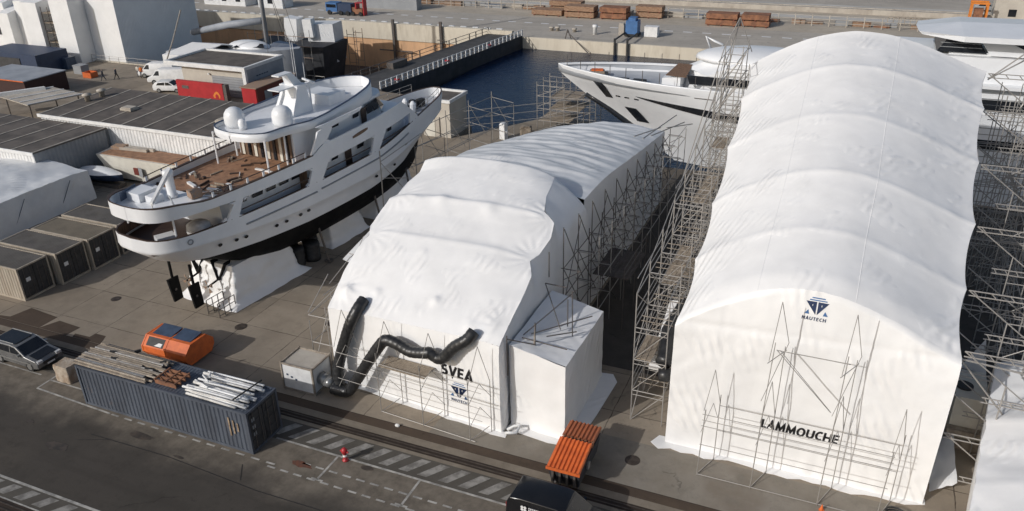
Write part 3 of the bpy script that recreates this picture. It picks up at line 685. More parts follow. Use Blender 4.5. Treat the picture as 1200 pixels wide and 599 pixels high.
# inner face of the bulwark and its dark cap rail
mb, cr = MB(YM), MB(YM)
for sgn in (-1, 1):
    out = [(lerp(-.75,34.62,k), hb(lerp(-.75,34.62,k))*sgn) for k in KS]
    inn = [(min(max(s, -.55), 34.35), max(.01, abs(t)-.14)*sgn) for s, t in out]
    mb.loft([[(s, t, zrail(s)), (s, t, min(zrail(s)-.7, 6.1) if s < 26 else zrail(s)-1.0)] for s, t in inn])
    for a, b, c_, d in zip(out, out[1:], inn, inn[1:]):
        cr.add([(a[0],a[1],zrail(a[0])),(b[0],b[1],zrail(b[0])),(d[0],d[1],zrail(b[0])),(c_[0],c_[1],zrail(a[0])),
                (a[0],a[1],zrail(a[0])+.06),(b[0],b[1],zrail(b[0])+.06),(d[0],d[1],zrail(b[0])+.06),(c_[0],c_[1],zrail(a[0])+.06)], [(4,5,6,7),(0,1,5,4),(3,7,6,2)])
bo = part('bulwark', mb, [M['yacht'], M['brownwood']], MY, True)
for p_ in bo.data.polygons:
    if (YM.inverted() @ p_.center).x < 5: p_.material_index = 1
part('cap_rail', cr, M['teakrail'], MY)
def deck(s0, s1, z, inset=.15, n=24, th=.08, m=0, bfun=hb, zf=None):
    d = MB(YM); L_ = []
    for i in range(n+1):
        s = lerp(s0, s1, i/n); b_ = max(.02, bfun(s)-inset); zz = z if zf is None else zf(s); L_.append((s, b_, zz))
    d.loft([[(s, -b_, zz), (s, b_, zz), (s, b_, zz-th), (s, -b_, zz-th)] for s, b_, zz in L_], True, True, m); return d
part('main_deck', deck(-.5, 25, 5.95), M['teakrail'], MY)
part('fore_deck', deck(25, 34.2, 7.0, .2, zf=lambda s: lerp(6.9, 7.35, (s-25)/9)), M['deckgrey'], MY)
# side shell between the hull rail and the upper deck, with real openings
def ztop(s): return interp([(-1,9.15),(1,9.05),(3,8.7),(6,8.75),(12.6,8.85),(13.6,9.4),(18,9.55),(22,9.75),(24.2,9.85)], s)
def shell(sgn):
    mb = MB(YM); th = .16
    def P_(s, z, o=0): return (s, (hb(s)-o)*sgn, z)
    def quad(sa0, sb0, za, sa1, sb1, zb, n=10):     # strip from (sa0..sb0 at za) to (sa1..sb1 at zb)
        vs = []
        for o in (0, th):
            for (a, b, zf) in ((sa0, sb0, za), (sa1, sb1, zb)):
                for i in range(n+1):
                    s = lerp(a, b, i/n); vs.append(P_(s, zf(s) if callable(zf) else zf, o))
        k = n+1; fs = []
        for i in range(n):
            fs += [(i, i+1, k+i+1, k+i), (2*k+i, 3*k+i, 3*k+i+1, 2*k+i+1), (i, 2*k+i, 2*k+i+1, i+1), (k+i, k+i+1, 3*k+i+1, 3*k+i)]
        fs += [(0, k, 3*k, 2*k), (n, 2*k+n, 3*k+n, k+n)]
        mb.add(vs, fs)
    zr = zrail
    zh = lambda s: interp([(-1,8.22),(2,8.15),(6,7.97),(13,8.0),(20,8.3),(26,8.45)], s)      # head of the openings
    quad(4.15, 5.15, zr, 5.1, 5.75, zh); quad(11.7, 13.15, zr, 12.3, 14.1, zh)
    quad(19.1, 20.2, zr, 19.7, 21.4, zh)
    quad(25.5, 27.2, zr, 25.7, 26.3, zh)
    quad(-.75, 1.2, zh, -.75, 1.2, ztop, 24); quad(1.2, 26.3, zh, 1.2, 24.2, ztop, 44)
    # fillets that round the corners of the openings
    for (s, z, ds, dz) in ((5.15,6.82,.35,.18),(11.72,6.78,-.3,.2),(13.15,6.8,.3,.2),(19.1,6.9,-.3,.2),(5.8,7.94,.35,-.16),(12.25,7.97,-.4,-.2),(14.05,8.04,.35,-.2),(19.65,8.26,-.4,-.2),(4.2,6.88,-.35,.2),(5.05,7.95,-.5,-.2)):
        mb.add([P_(s,z), P_(s+ds,z), P_(s,z+dz), P_(s,z,th), P_(s+ds,z,th), P_(s,z+dz,th)], [(0,1,2),(3,5,4),(1,4,5,2)])
    return mb
for sgn in (-1, 1): part('side_shell', shell(sgn), M['yacht'], MY)
cr = MB(YM)
for sgn in (-1, 1):
    ss_ = [-.75,-.74,-.7,-.6,-.45,-.2,.2,.7,1.2] + [2+i*.7 for i in range(16)]
    cr.loft([[(s,(hb(s)+.03)*sgn,ztop(s)),(s,(hb(s)+.03)*sgn,ztop(s)+.07),(s,max(0,hb(s)-.2)*sgn,ztop(s)+.07),(s,max(0,hb(s)-.2)*sgn,ztop(s))] for s in ss_], True)
part('deck_cap_rail', cr, M['teakrail'], MY)
# oval emblem plate and portholes on the visible side
mb = MB(YM)
for i in range(20):
    pass
pts = []
for i in range(20):
    t = 2*math.pi*i/20; s = 17.95 + .95*max(-1, min(1, 1.25*math.cos(t))); z = 9.02 + .13*math.sin(t) + .1*(s-17.95)/.95
    pts.append((s, hb(s)+.012, z))
mb.slab(pts, .02); part('name_plate', mb, M['brownwood'], MY)
for s, z in ((3.35,5.42),(4.65,5.28),(5.45,5.2),(8.15,4.98),(9.1,4.95),(10.5,4.93),(11.35,4.95),(19.5,4.85),(22.2,4.95)):
    b_ = smooth_interp([(a, v) for a, v in YB], s); b_ = b_*.982 + .02
    mb = MB(YM); mb.slab([(s + .17*math.cos(t*math.pi/5), b_ + .0, z + .11*math.sin(t*math.pi/5)) for t in range(10)], .05)
    part('porthole', mb, M['glass'], MY)
mb = MB(YM); mb.loft([[(1.35+r_*math.cos(a*.4488), hb(1.35+r_*math.cos(a*.4488))+o_, 6.42+r_*math.sin(a*.4488)) for a in range(14)] for r_, o_ in ((.2,.02),(.2,.05),(.13,.05),(.13,.02))], True); part('round_emblem', mb, M['grey'], MY)
mb = MB(YM)
for s0, s1, dz in ((5.6, 12.4, .62), (12.9, 25, .55)):
    mb.loft([[(s, hb(s)+.02, zrail(s)-dz), (s, hb(s)+.09, zrail(s)-dz-.03), (s, hb(s)+.09, zrail(s)-dz-.10), (s, hb(s)+.02, zrail(s)-dz-.13)] for s in [lerp(s0, s1, i/16) for i in range(17)]], True, True)
part('rubbing_strake', mb, M['grey'], MY)
# deckhouses
def house(s0, s1, b_, z0, z1, rake0=0., rake1=0., fun=None):
    mb = MB(YM); n = 12; rings = []
    for i in range(n+1):
        f = i/n; s = lerp(s0, s1, f); sb = s; stp = lerp(s0+rake0, s1-rake1, f)
        w = (fun(s) if fun else b_)
        rings.append([(sb, -w, z0), (sb, w, z0), (stp, w*.97, z1), (stp, -w*.97, z1)])
    return mb.loft(rings, True, True)
part('main_house', house(4.6, 25.8, 2.65, 5.95, 8.25, fun=lambda s: min(2.75, hb(s)-.95)), M['yacht'], MY)
part('upper_deck', deck(-.55, 13.4, 8.3, .12), M['teak'], MY)
part('upper_deck', deck(13.4, 24.6, 8.32, .12), M['deckgrey'], MY)
part('boat_deck', deck(-.5, 3.9, 8.45, .18, th=.12), M['yacht'], MY)
def window_row(specs, tf, name='window'):
    for (s0, s1, z0, z1, sk_) in specs:
        mb = MB(YM); n = 2
        mb.slab([(s0, tf(s0), z0), (s1, tf(s1), z0), (s1+sk_, tf(s1), z1), (s0+sk_, tf(s0), z1)], .03)
        part(name, mb, M['glass'], MY)
hw = lambda s: min(2.75, hb(s)-.95) + .02
window_row([(6.0,6.7,7.25,7.62,.2),(7.25,8.15,7.25,7.65,.1),(8.55,9.45,7.25,7.65,.1),(9.85,10.75,7.25,7.65,.1),(11.1,11.9,7.25,7.65,.1),(14.4,15.2,7.3,7.65,.1),(15.6,16.3,7.3,7.65,.1),(18.7,19.5,7.3,7.65,.1),(22.9,23.5,7.5,7.85,.1)], hw)
mb = MB(YM); mb.slab([(17.2,hw(17.2),6.1),(17.95,hw(17.95),6.1),(17.95,hw(17.95),7.95),(17.2,hw(17.2),7.95)], .04); part('side_door', mb, M['teakrail'], MY)
mb = MB(YM)
for s0, s1 in ((5.6,12.2),(13.9,19.2),(21,25)):
    mb.loft([[(s, hb(s)-.2, 7.02+.018*s), (s, hb(s)-.14, 7.02+.018*s), (s, hb(s)-.14, 7.08+.018*s), (s, hb(s)-.2, 7.08+.018*s)] for s in [lerp(s0, s1, i/8) for i in range(9)]], True, True)
part('side_rail', mb, M['teakrail'], MY)
mb = MB(YM)
mb.slab([(12.0, hw(12)-.0, 6.0), (12.0, 3.5, 6.0), (12.0, 3.5, 8.1), (12.0, hw(12), 8.1)], .08); part('side_bulkhead', mb, M['brownwood'], MY)
# bridge deck: house, side wings, wheelhouse glass
def bhw(s): return interp([(11.5,2.85),(20,2.75),(23.3,2.1),(24.4,1.4)], s)
part('bridge_house', house(11.8, 23.9, 2.7, 8.32, 10.75, 0, 1.5, bhw), M['yacht'], MY)
def wing(sgn):
    mb = MB(YM); th = .14
    def strip_(pts):
        n = len(pts)
        vs = [(s, (hb(s)-.03-o)*sgn, z) for o in (0, th) for s, z in pts]
        mb.add(vs, [tuple(range(n)), tuple(range(2*n-1, n-1, -1))] + [(i, n+i, n+(i+1) % n, (i+1) % n) for i in range(n)])
    strip_([(12.3,8.85),(13.5,9.38),(14.6,9.42),(14.2,9.6),(14.9,10.35),(14.2,10.62),(13.3,10.4),(12.9,9.7)])
    strip_([(14.2,10.35),(18.2,10.72),(18.6,10.95),(13.2,10.78)])
    return mb
for sgn in (-1, 1): part('wing_screen', wing(sgn), M['yacht'], MY)
bw = lambda s: bhw(s)*.985 + .03
window_row([(14.9,15.7,9.75,10.15,.1),(16.0,16.8,9.8,10.2,.1),(18.6,19.3,9.85,10.25,.1)], bw)
window_row([(20.6,21.5,9.65,10.45,-.1),(21.65,22.6,9.6,10.45,-.25)], bw, 'wheelhouse_window')
mb = MB(YM); mb.slab([(19.65,bw(19.65),8.5),(20.35,bw(20.35),8.5),(20.35,bw(20.35),10.35),(19.65,bw(19.65),10.35)], .04); part('bridge_door', mb, M['teakrail'], MY)
mb = MB(YM)
mb.slab([(22.9,2.16,9.35),(24.1,1.55,9.35),(23.2,1.45,10.48),(22.5,1.98,10.48)], .04); mb.slab([(24.02,-1.4,9.6),(24.02,1.4,9.6),(23.05,1.3,10.45),(23.05,-1.3,10.45)], .03)
part('windscreen', mb, M['glass'], MY)
mb = MB(YM); mb.prism([(20.5,-2.5),(23.2,-2.0),(24.1,-1.1),(24.35,0),(24.1,1.1),(23.2,2.0),(20.5,2.5)], 10.5, 10.72); part('wheelhouse_roof', mb, M['yacht'], MY, label=None)
part('fore_house', house(23.6, 27.4, 2.0, 6.9, 9.0, 0, 1.1, lambda s: interp([(23,2.6),(26,2.2),(27.4,1.3)], s)), M['yacht'], MY)
for s in (24.9, 25.7):
    mb = MB(YM); mb.slab([(s + .16*math.cos(t*math.pi/6), interp([(23,2.6),(26,2.2),(27.4,1.3)], s)*.985+.03, 8.25 + .34*math.sin(t*math.pi/6)) for t in range(12)], .04); part('oval_window', mb, M['glass'], MY)
# sun deck with its S-shaped after edge and low bulwark
SDB = [(8.6,0),(8.7,1.0),(9.1,2.0),(9.7,2.55),(10.8,2.65),(12,2.95),(13.2,3.35),(15,3.35),(19,3.0),(21.5,2.3),(22.8,1.4),(23.3,.5),(23.4,.02)]
def sdb(s): return max(.02, smooth_interp(SDB, s))
part('sun_deck', deck(8.65, 23.3, 10.95, 0, 40, .22, bfun=sdb), M['yacht'], MY)
mb, cr = MB(YM), MB(YM)
for sgn in (-1, 1):
    ss = [8.6, 8.65, 8.75, 8.9, 9.1, 9.4, 9.7, 10.2, 10.8, 11.4, 12, 12.6, 13.2, 14, 15, 16, 17, 18, 19, 20, 21, 21.8, 22.4, 22.9, 23.2, 23.4]
    hgt = lambda s: interp([(8.6,.28),(13,.28),(15,.34),(20,.75),(23.4,.9)], s)
    mb.loft([[(s, (sdb(s)+.02)*sgn, 10.62), (s, (sdb(s)+.1)*sgn, 10.85), (s, (sdb(s)+.04)*sgn, 10.95+hgt(s)), (s, max(0, sdb(s)-.1)*sgn, 10.95+hgt(s)), (s, max(0, sdb(s)-.1)*sgn, 10.96)] for s in ss])
    cr.loft([[(s, (sdb(s)+.05)*sgn, 10.95+hgt(s)), (s, (sdb(s)+.05)*sgn, 11.0+hgt(s)), (s, max(0, sdb(s)-.11)*sgn, 11.0+hgt(s)), (s, max(0, sdb(s)-.11)*sgn, 10.95+hgt(s))] for s in ss], True)
part('sun_deck_bulwark', mb, M['yacht'], MY, True); part('sun_deck_cap', cr, M['darkblue'], MY)
mb = MB(YM); mb.bb(17.6, 19.6, -1.4, 1.4, 10.95, 11.75); mb.bb(19.6, 20.3, -1.4, 1.4, 10.95, 11.35); part('sun_deck_seat', mb, M['yacht'], MY)
# radar arch and aerials, satellite domes
mb = MB(YM)
for sgn in (-1, 1):
    mb.loft([[(13.9,1.0*sgn,10.95),(15.9,1.0*sgn,10.95),(15.9,.72*sgn,10.95),(13.9,.72*sgn,10.95)], [(14.7,.85*sgn,12.3),(15.95,.85*sgn,12.3),(15.95,.6*sgn,12.3),(14.7,.6*sgn,12.3)], [(15.0,.8*sgn,13.0),(15.9,.8*sgn,13.0),(15.9,.55*sgn,13.0),(15.0,.55*sgn,13.0)]], True, True)
mb.loft([[(14.2,-.95,10.95),(16.2,-.95,10.95),(16.2,.95,10.95),(14.2,.95,10.95)],[(14.9,-.8,12.2),(16.1,-.8,12.2),(16.1,.8,12.2),(14.9,.8,12.2)],[(15.1,-.6,12.96),(16.0,-.6,12.96),(16.0,.6,12.96),(15.1,.6,12.96)]], True, True); mb.bb(14.9, 16.0, -.9, .9, 12.95, 13.1); mb.bb(13.3, 14.9, -.55, .55, 13.0, 13.08)
mb.loft([[(15.0,-.45,13.1),(15.9,-.45,13.1),(15.9,.45,13.1),(15.0,.45,13.1)], [(14.6,-.25,14.0),(15.2,-.25,14.0),(15.2,.25,14.0),(14.6,.25,14.0)]], True, True); mb.bb(13.7, 15.1, -.35, .35, 13.98, 14.08)
part('radar_arch', mb, M['yacht'], MY)
mb = MB(YM); mb.tube((16.9,.2,11), (16.9,.2,12.9), .07, 8); mb.box((16.9,.2,12.75), (.5,.4,.3)); mb.box((16.9,.2,13.0), (.14,1.9,.12), R(20)); part('radar_scanner', mb, M['yacht'], MY)
for s, t, hh in ((15.6,.3,3.2),(16.1,-.4,3.6),(17.4,-.6,2.6)):
    mb = MB(YM); mb.tube((s,t,13.0 if s < 16.5 else 11), (s,t,13.0+hh if s < 16.5 else 14.2), .022, 5); part('whip_aerial', mb, M['white'], MY)
for s, t, r in ((10.5,-1.4,.74),(12.3,1.55,.76)):
    mb = MB(YM); mb.lathe((s, t, 10.97), [(r*.86,0),(r,.28),(r,.75),(r*.92,1.02),(r*.7,1.26),(r*.38,1.4),(.03,1.45)], 18); part('satellite_dome', mb, M['yacht'], MY, True)
mb = MB(YM); mb.lathe((10.2, -.35, 10.97), [(.28,0),(.3,.3),(.28,.62),(.16,.75),(.02,.78)], 12); part('satellite_dome', mb, M['yacht'], MY, True)
# saloon front on the teak deck, posts, rail, working gear
mb = MB(YM); mb.bb(11.62, 11.79, -2.6, 2.6, 8.32, 10.7); part('saloon_bulkhead', mb, M['brownwood'], MY)
for i in range(8):
    mb = MB(YM); t = -2.3 + i*.64; mb.bb(11.54, 11.615, t, t+.26, 8.4, 10.5); part('saloon_window', mb, M['glass'] if i % 2 else M['cream'], MY)
for sgn in (-1, 1):
    for s in (9.3, 11.2):
        mb = MB(YM); mb.tube((s, sgn*2.55, 8.3), (s, sgn*2.55, 10.75), .07, 6); part('awning_post', mb, M['yacht'], MY)
for sgn in (-1, 1):
    mb = MB(YM); mb.path([(s, sgn*(hb(s)-.1), ztop(s)+.45) for s in [3.4 + i*.7 for i in range(13)]] , .035, 6); part('hand_rail', mb, M['teakrail'], MY)
    for s in (3.6, 5.0, 6.4, 7.8, 9.2, 10.6, 11.8):
        mb = MB(YM); mb.box((s, sgn*(hb(s)-.1), ztop(s)+.2), (.16,.06,.5)); part('rail_post', mb, M['yacht'], MY)
mb = MB(YM); mb.lathe((2.9,.1,8.5), [(.36,0),(.36,.15),(.3,.2),(.3,1.5),(.36,1.55),(.36,1.8),(.2,1.9)], 14); part('crane_column', mb, M['yacht'], MY, True)
mb = MB(YM); a_, b_ = Vector((3.1,.1,10.35)), Vector((-.1,2.0,9.45))
mb.loft([[a_+Vector((0,-.16,-.14)), a_+Vector((0,.16,-.14)), a_+Vector((0,.16,.14)), a_+Vector((0,-.16,.14))], [b_+Vector((0,-.1,-.1)), b_+Vector((0,.1,-.1)), b_+Vector((0,.1,.1)), b_+Vector((0,-.1,.1))]], True, True); mb.tube(b_, b_ + Vector((0,0,-.6)), .05, 6); mb.tube((1.3,2.4,8.5),(1.1,2.2,9.6),.05,6); part('crane_jib', mb, M['white'], MY)
mb = MB(YM); mb.bb(1.2, 2.6, -2.4, -1.0, 8.46, 9.05); mb.bb(1.5,2.3,-.8,0,8.46,8.9); part('deck_locker', mb, M['yacht'], MY)
mb = MB(YM); mb.slab([(.6,-2.1,8.6),(2.2,-2.6,8.6),(2.2,-2.55,9.2),(.6,-2.05,9.2)], .04); part('wind_screen', mb, M['bluelid'], MY)
mb = MB(YM); mb.box((3.55,1.5,8.75), (.75,.75,.5), .3); part('tool_chest', mb, M['rust'], MY)
mb = MB(YM)
for i in range(60):
    s = random.uniform(3.9, 10.8); t = random.uniform(-2.9, 2.9); hh = random.uniform(.03,.16)
    if i < 16: s = random.uniform(4, 6.5); t = random.uniform(-.5, 2.8)
    mb.box((s, t, 8.31+hh/2), (random.uniform(.1,1.3), random.uniform(.05,.25), hh), random.uniform(0,3), random.choice([0,0,1,2,3]))
part('deck_litter', mb, [M['teakrail'], M['rust'], M['plank'], M['white']], MY, kind='stuff')
# after main deck: big coiled rope tub, table
mb = MB(YM); mb.lathe((3.2,1.7,5.97), [(.75,0),(.85,.35),(.78,.75),(.5,.92),(.05,.95)], 16); part('covered_tender_tub', mb, M['pebble'], MY, True)
mb = MB(YM); mb.box((1.1,.9,6.3), (1.2,.8,.6), .4); part('stern_seat', mb, M['yacht'], MY)
for sgn in (-1, 1):
    mb = MB(YM); mb.tube((.9, sgn*2.3, 6.9), (.9, sgn*2.3, 8.1), .07, 6); part('stern_post', mb, M['yacht'], MY)
mb = MB(YM)
mb.lathe((30.3,0,7.2), [(.5,0),(.42,.3),(.3,.35),(.36,.75),(.2,.85)], 10); mb.box((31.2,.3,7.6), (.7,.5,.7), .3); mb.box((29.4,-.7,7.45), (.6,.6,.6), .5); part('windlass', mb, M['black'], MY)
for (s, t) in ((29.6,.55),(30.0,-.6)):
    mb = MB(YM); mb.lathe((s,t,7.2), [(.3,0),(.3,.7),(.12,.95)], 10); part('ventilator', mb, M['yacht'], MY)
for sgn in (-1, 1):
    mb = MB(YM); pr = None
    for s in (27, 28.3, 29.6, 31, 32.4):
        p_ = Vector((s, sgn*(hb(s)-.1), zrail(s))); mb.tube(p_, p_ + Vector((0,0,.75)), .025, 5)
        if pr is not None: mb.tube(pr + Vector((0,0,.75)), p_ + Vector((0,0,.75)), .025, 5); mb.tube(pr + Vector((0,0,.4)), p_ + Vector((0,0,.4)), .02, 5)
        pr = p_
    part('bow_rail', mb, M['steel'], MY)
# rudders, shafts
for t in (-1.05, 1.05):
    mb = MB(YM); mb.loft([[(2.05,t-.08,.6),(2.8,t-.05,.6),(2.8,t+.05,.6),(2.05,t+.08,.6)], [(1.85,t-.09,2.4),(2.75,t-.05,2.4),(2.75,t+.05,2.4),(1.85,t+.09,2.4)]], True, True); mb.tube((2.3,t,2.4),(2.3,t,3.9),.1,8)
    mb.tube((2.32,t-.11,1.5),(2.32,t+.11,1.5),.09,10,m=1)
    part('rudder', mb, [M['boot'], M['steel_dark']], MY)
    mb = MB(YM); mb.tube((3.4,t,1.65),(8.5,t,2.35),.07,8); mb.slab([(4.3,t-.05,1.8),(4.7,t-.05,1.8),(5.1,t*.4,3.1),(4.5,t*.4,3.1)],.1); mb.slab([(4.3,t+.05,1.8),(4.7,t+.05,1.8),(5.1,t*1.7,3.2),(4.5,t*1.7,3.2)],.1); part('propeller_bracket', mb, M['boot'], MY)
    mb = MB(YM)
    for k in range(4):
        a = k*math.pi/2 + .4; mb.slab([(3.45,t+.1*math.cos(a),1.65+.1*math.sin(a)),(3.4,t+.5*math.cos(a-.3),1.65+.5*math.sin(a-.3)),(3.5,t+.5*math.cos(a+.3),1.65+.5*math.sin(a+.3))],.03)
    part('propeller', mb, M['rust'], MY)
# wrapped supports under the keel, drums, work cage
def skirt(s0, s1, t0, t1, zt, lab, tp=.8):
    mb = MB(YM); sc, tc_ = (s0+s1)/2, (t0+t1)/2
    def f(a, b):
        ang = a*2*math.pi; x, y = math.cos(ang), math.sin(ang); k = max(abs(x), abs(y)); k = lerp(1, k, .9)
        g = lerp(1.0, tp, b**.7) + .07*nz(a*11, b*4, s0, 1) + .03*nz(a*30, b*8, s0, 1) + (.12*(1-b*6) if b < .16 else 0)
        return (sc + (s1-s0)/2*x/k*g, tc_ + (t1-t0)/2*y/k*g, zt*b + (.0 if b else .02))
    mb.grid(96, 16, f); mb.poly([f(i/96, 1) for i in range(96)])
    solo('wrapped_cradle', mb, M['wrap'], lab, 'wrapped cradle', 'wrapped cradles under the yacht', True)
skirt(3.9, 11.0, -2.4, 3.0, 2.9, 'white wrapped cradle under the stern of the yacht, next to the rudders')
skirt(14.8, 19.4, -2.0, 2.4, 2.8, 'white wrapped cradle under the middle of the yacht, between drums and bow')
skirt(21.2, 27.6, -1.6, 2.0, 2.9, 'white wrapped cradle under the forepart of the yacht, nearest its bow')
for k, (s, t) in enumerate(((11.3,1.9),(12.6,2.3),(13.4,1.4),(12.0,.6))):
    mb = MB(); mb.lathe((0,0,0), [(.62,.01),(.66,.3),(.62,.35),(.66,.8),(.62,.85),(.66,1.25),(.6,1.5),(.1,1.52)], 16)
    p_ = Yp(s, t, 0); o = solo('drum', mb, M['black'], 'dark round drum in the shade under the yacht, between two wrapped cradles', 'drum', 'dark drums under the yacht', True); o.location = p_
cg = thing('work_cage', 'small dark metal cage rack standing beside the rudders under the yacht stern', 'rack', Yp(3.2, 2.3, 0))
for t in (1.6, 2.7):
    for s in (2.6, 3.1, 3.6, 4.1):
        mb = MB(YM); mb.tube((s,t,0),(s,t,1.1),.035,5); part('post', mb, M['steel_dark'], cg)
    for z in (.15, .6, 1.1):
        mb = MB(YM); mb.tube((2.6,t,z),(4.1,t,z),.03,5); part('rail', mb, M['steel_dark'], cg)
for s, t in ((12.8,3.6),(13,-3.4),(20,3.4),(20,-3.4),(26,2.2),(26,-2.2)):
    mb = MB(YM); mb.tube((s, t*1.05, 0), (s, t*.86, 3.0), .09, 8); mb.box((s,t*1.05,.1),(.5,.5,.2)); mb.box((s,t*.86,3.0),(.5,.35,.15))
    solo('steel_prop', mb, M['steel_dark'], 'dark steel prop bracing the bottom of the yacht', 'prop', 'props around the yacht bottom')
# ---------------------------------------------------------------- left yard: containers, sheds, wrapped boats
def container20():
    t = thing('shipping_container', '-', 'container', (0,0,0), 0, 'weathered containers in a row')
    L_, W_, H_ = 6.06, 2.44, 2.59
    mb = MB(); mb.corr((0,.0,.15),(L_,0,.15),H_-.3, .28,.04, m=0, out=(0,-1,0)); mb.corr((0,W_,.15),(L_,W_,.15),H_-.3,.28,.04,out=(0,1,0)); mb.corr((0,0,.15),(0,W_,.15),H_-.3,.28,.04,out=(-1,0,0))
    part('side_wall', mb, M['cont_side'], t)
    mb = MB(); mb.corr((.05,.03,H_-.05),(L_-.05,.03,H_-.05),W_-.06,.22,.02,up=Vector((0,1,0)),out=(0,0,1)); part('roof', mb, M['cont_top'], t)
    mb = MB()
    for y in (0, W_):
        mb.box((L_/2,y,.08),(L_,.1,.16)); mb.box((L_/2,y,H_-.06),(L_,.09,.12))
        for x in (.05,L_-.05): mb.box((x,y,H_/2),(.12,.12,H_-.01))
    for x in (.02,L_-.02): mb.box((x,W_/2,.08),(.1,W_,.15)); mb.box((x,W_/2,H_-.06),(.1,W_,.11))
    part('frame', mb, M['cont_side'], t)
    for k in (0,1):
        mb = MB(); y0 = .1 + k*1.13; mb.bb(L_-.06,L_-.01,y0,y0+1.1,.2,H_-.15)
        for z in (.5,1.0,1.6,2.1): mb.bb(L_-.01,L_+.015,y0+.04,y0+1.06,z,z+.28)
        d = part('door', mb, M['cont_door'], t)
        for y in (y0+.3, y0+.8):
            mb = MB(); mb.tube((L_+.04,y,.2),(L_+.04,y,H_-.15),.02,6); part('locking_bar', mb, M['steel_dark'], d)
    mb = MB(); mb.bb(L_+.017,L_+.03,.45,.8,1.35,1.65); part('door_plate', mb, M['white'], t)
    return t
c0 = container20()
CL = ['weathered container with pale corrugated side, nearest to the road in its row', 'grey-roofed container second from the road in the row of containers', 'tan-roofed container third from the road in the row of containers', 'container with a stained roof, last in the row, right behind the yacht stern']
c0.location = (-59.5,33.56,0); c0['label'] = CL[0]
for (u, v), lab in zip(((-59.0,36.4),(-58.75,39.1),(-58.8,42.0)), CL[1:]): dup(c0, (u, v, 0), 0, lab)
tanroof = mat('container_tan_roof', (.215,.18,.13), (.175,.145,.105), .8, .7)
for o in [x for x in bpy.data.objects if x.parent and x.parent.get('label') == CL[2] and x.name.startswith('roof')]:
    o.data = o.data.copy(); o.data.materials[0] = tanroof
# wrapped boat
mb = MB()
def wb(a, b):
    u = lerp(-77, -65, a); v = lerp(38, 50.2, b); z = 2.75 + .55*math.sin(math.pi*min(1, a*1.1+.05)) + .25*math.sin(math.pi*b) + .12*nz(u, v, 3, .5) + .05*nz(u, v, 5, 1.6) + .12*max(0, b-.8)
    return u, v, z
mb.grid(40, 50, wb); mb.grid(50, 10, lambda a, b: (-65+.25*(1-b)+.07*nz(a*12, b*3, 4), lerp(38, 50.2, a), wb(1, a)[2]*b)); mb.grid(30, 8, lambda a, b: (lerp(-77,-65.0,a), 38, wb(a, 0)[2]*b)); mb.grid(30, 8, lambda a, b: (lerp(-77,-65,a), 50.2, wb(a, 1)[2]*b))
wbt = thing('wrapped_boat', 'boat shrink-wrapped in bluish white film beside the row of containers', 'wrapped boat', (-71,44,0))
part('cover', mb, M['wrap_thin'], wbt, True)
for v0, dz in ((41.5,0),(46.2,0)):
    mb = MB(); mb.path([(-64.86,v0,.1),(-64.84,v0+.9,1.3),(-64.8,v0+1.8,2.6)], .03, 5); part('strap', mb, M['darkblue'], wbt)
# small motor boat
sb = thing('small_boat', 'small white motor boat under a cover between wrapped boat and cream barge', 'boat', (-66,53.2,0))
mb = MB()
rings = []
for k in range(9):
    f = k/8; u = lerp(-69.4,-64.2,f); w = .95*(1-max(0,f-.45)**2*3.1); w = max(.03, w); rings.append([(u,53.1-w,1.15+.25*f),(u,53.1-w*.9,.75),(u,53.1-w*.3,.45+.3*f*f),(u,53.1+w*.3,.45+.3*f*f),(u,53.1+w*.9,.75),(u,53.1+w,1.15+.25*f)])
mb.loft(rings, False, True); part('hull', mb, M['darkblue'], sb, True)
mb = MB()
rings = []
for k in range(9):
    f = k/8; u = lerp(-69.4,-64.2,f); w = max(.04,.97*(1-max(0,f-.45)**2*3.1)); h_ = .55*math.sin(math.pi*min(1,f*.9+.12)); rings.append([(u,53.1-w,1.16+.25*f),(u,53.1-w*.6,1.3+h_*.7),(u,53.1,1.35+h_),(u,53.1+w*.6,1.3+h_*.7),(u,53.1+w,1.16+.25*f)])
mb.loft(rings, False, True); part('cover', mb, M['wrap_far'], sb, True)
mb = MB(); mb.bb(-69.6,-64.5,52.6,53.6,.02,.4); part('trailer', mb, M['steel_dark'], sb)
# cream barge with rusty deck
cb = thing('barge', 'cream hulled barge section with a rusty brown deck in front of the corrugated shed', 'barge', (-63,55.8,0))
mb = MB(); mb.loft([[(-68.6,54.3,2.55),(-67.2,54.5,.3),(-57,54.5,.3),(-56.5,54.3,2.55)],[(-68.9,57.1,2.55),(-67.5,57.1,.3),(-57,57.1,.3),(-56.5,57.1,2.55)]], True, True); part('hull', mb, M['cream'], cb)
mb = MB(); mb.bb(-68.2,-56.6,54.55,57.0,2.553,2.62); part('deck', mb, M['teak'], cb)
mb = MB(); mb.box((-65.6,56.2,2.78),(3.6,.35,.28),.08); mb.box((-64.8,56.6,2.78),(3.2,.3,.28),.02); part('deck_beam', mb, M['concrete'], cb)
mb = MB(); mb.box((-67.4,56.3,2.8),(1.4,.9,.35),.2); part('deck_box', mb, M['rust'], cb)
mb = MB(); mb.bb(-63.9,-63.3,54.26,54.4,1.0,1.7); part('hatch', mb, M['darkred'], cb); mb = MB(); mb.box((-62.95,54.2,1.35),(.75,.04,.9),-.3); part('hatch_door', mb, M['grey'], cb)
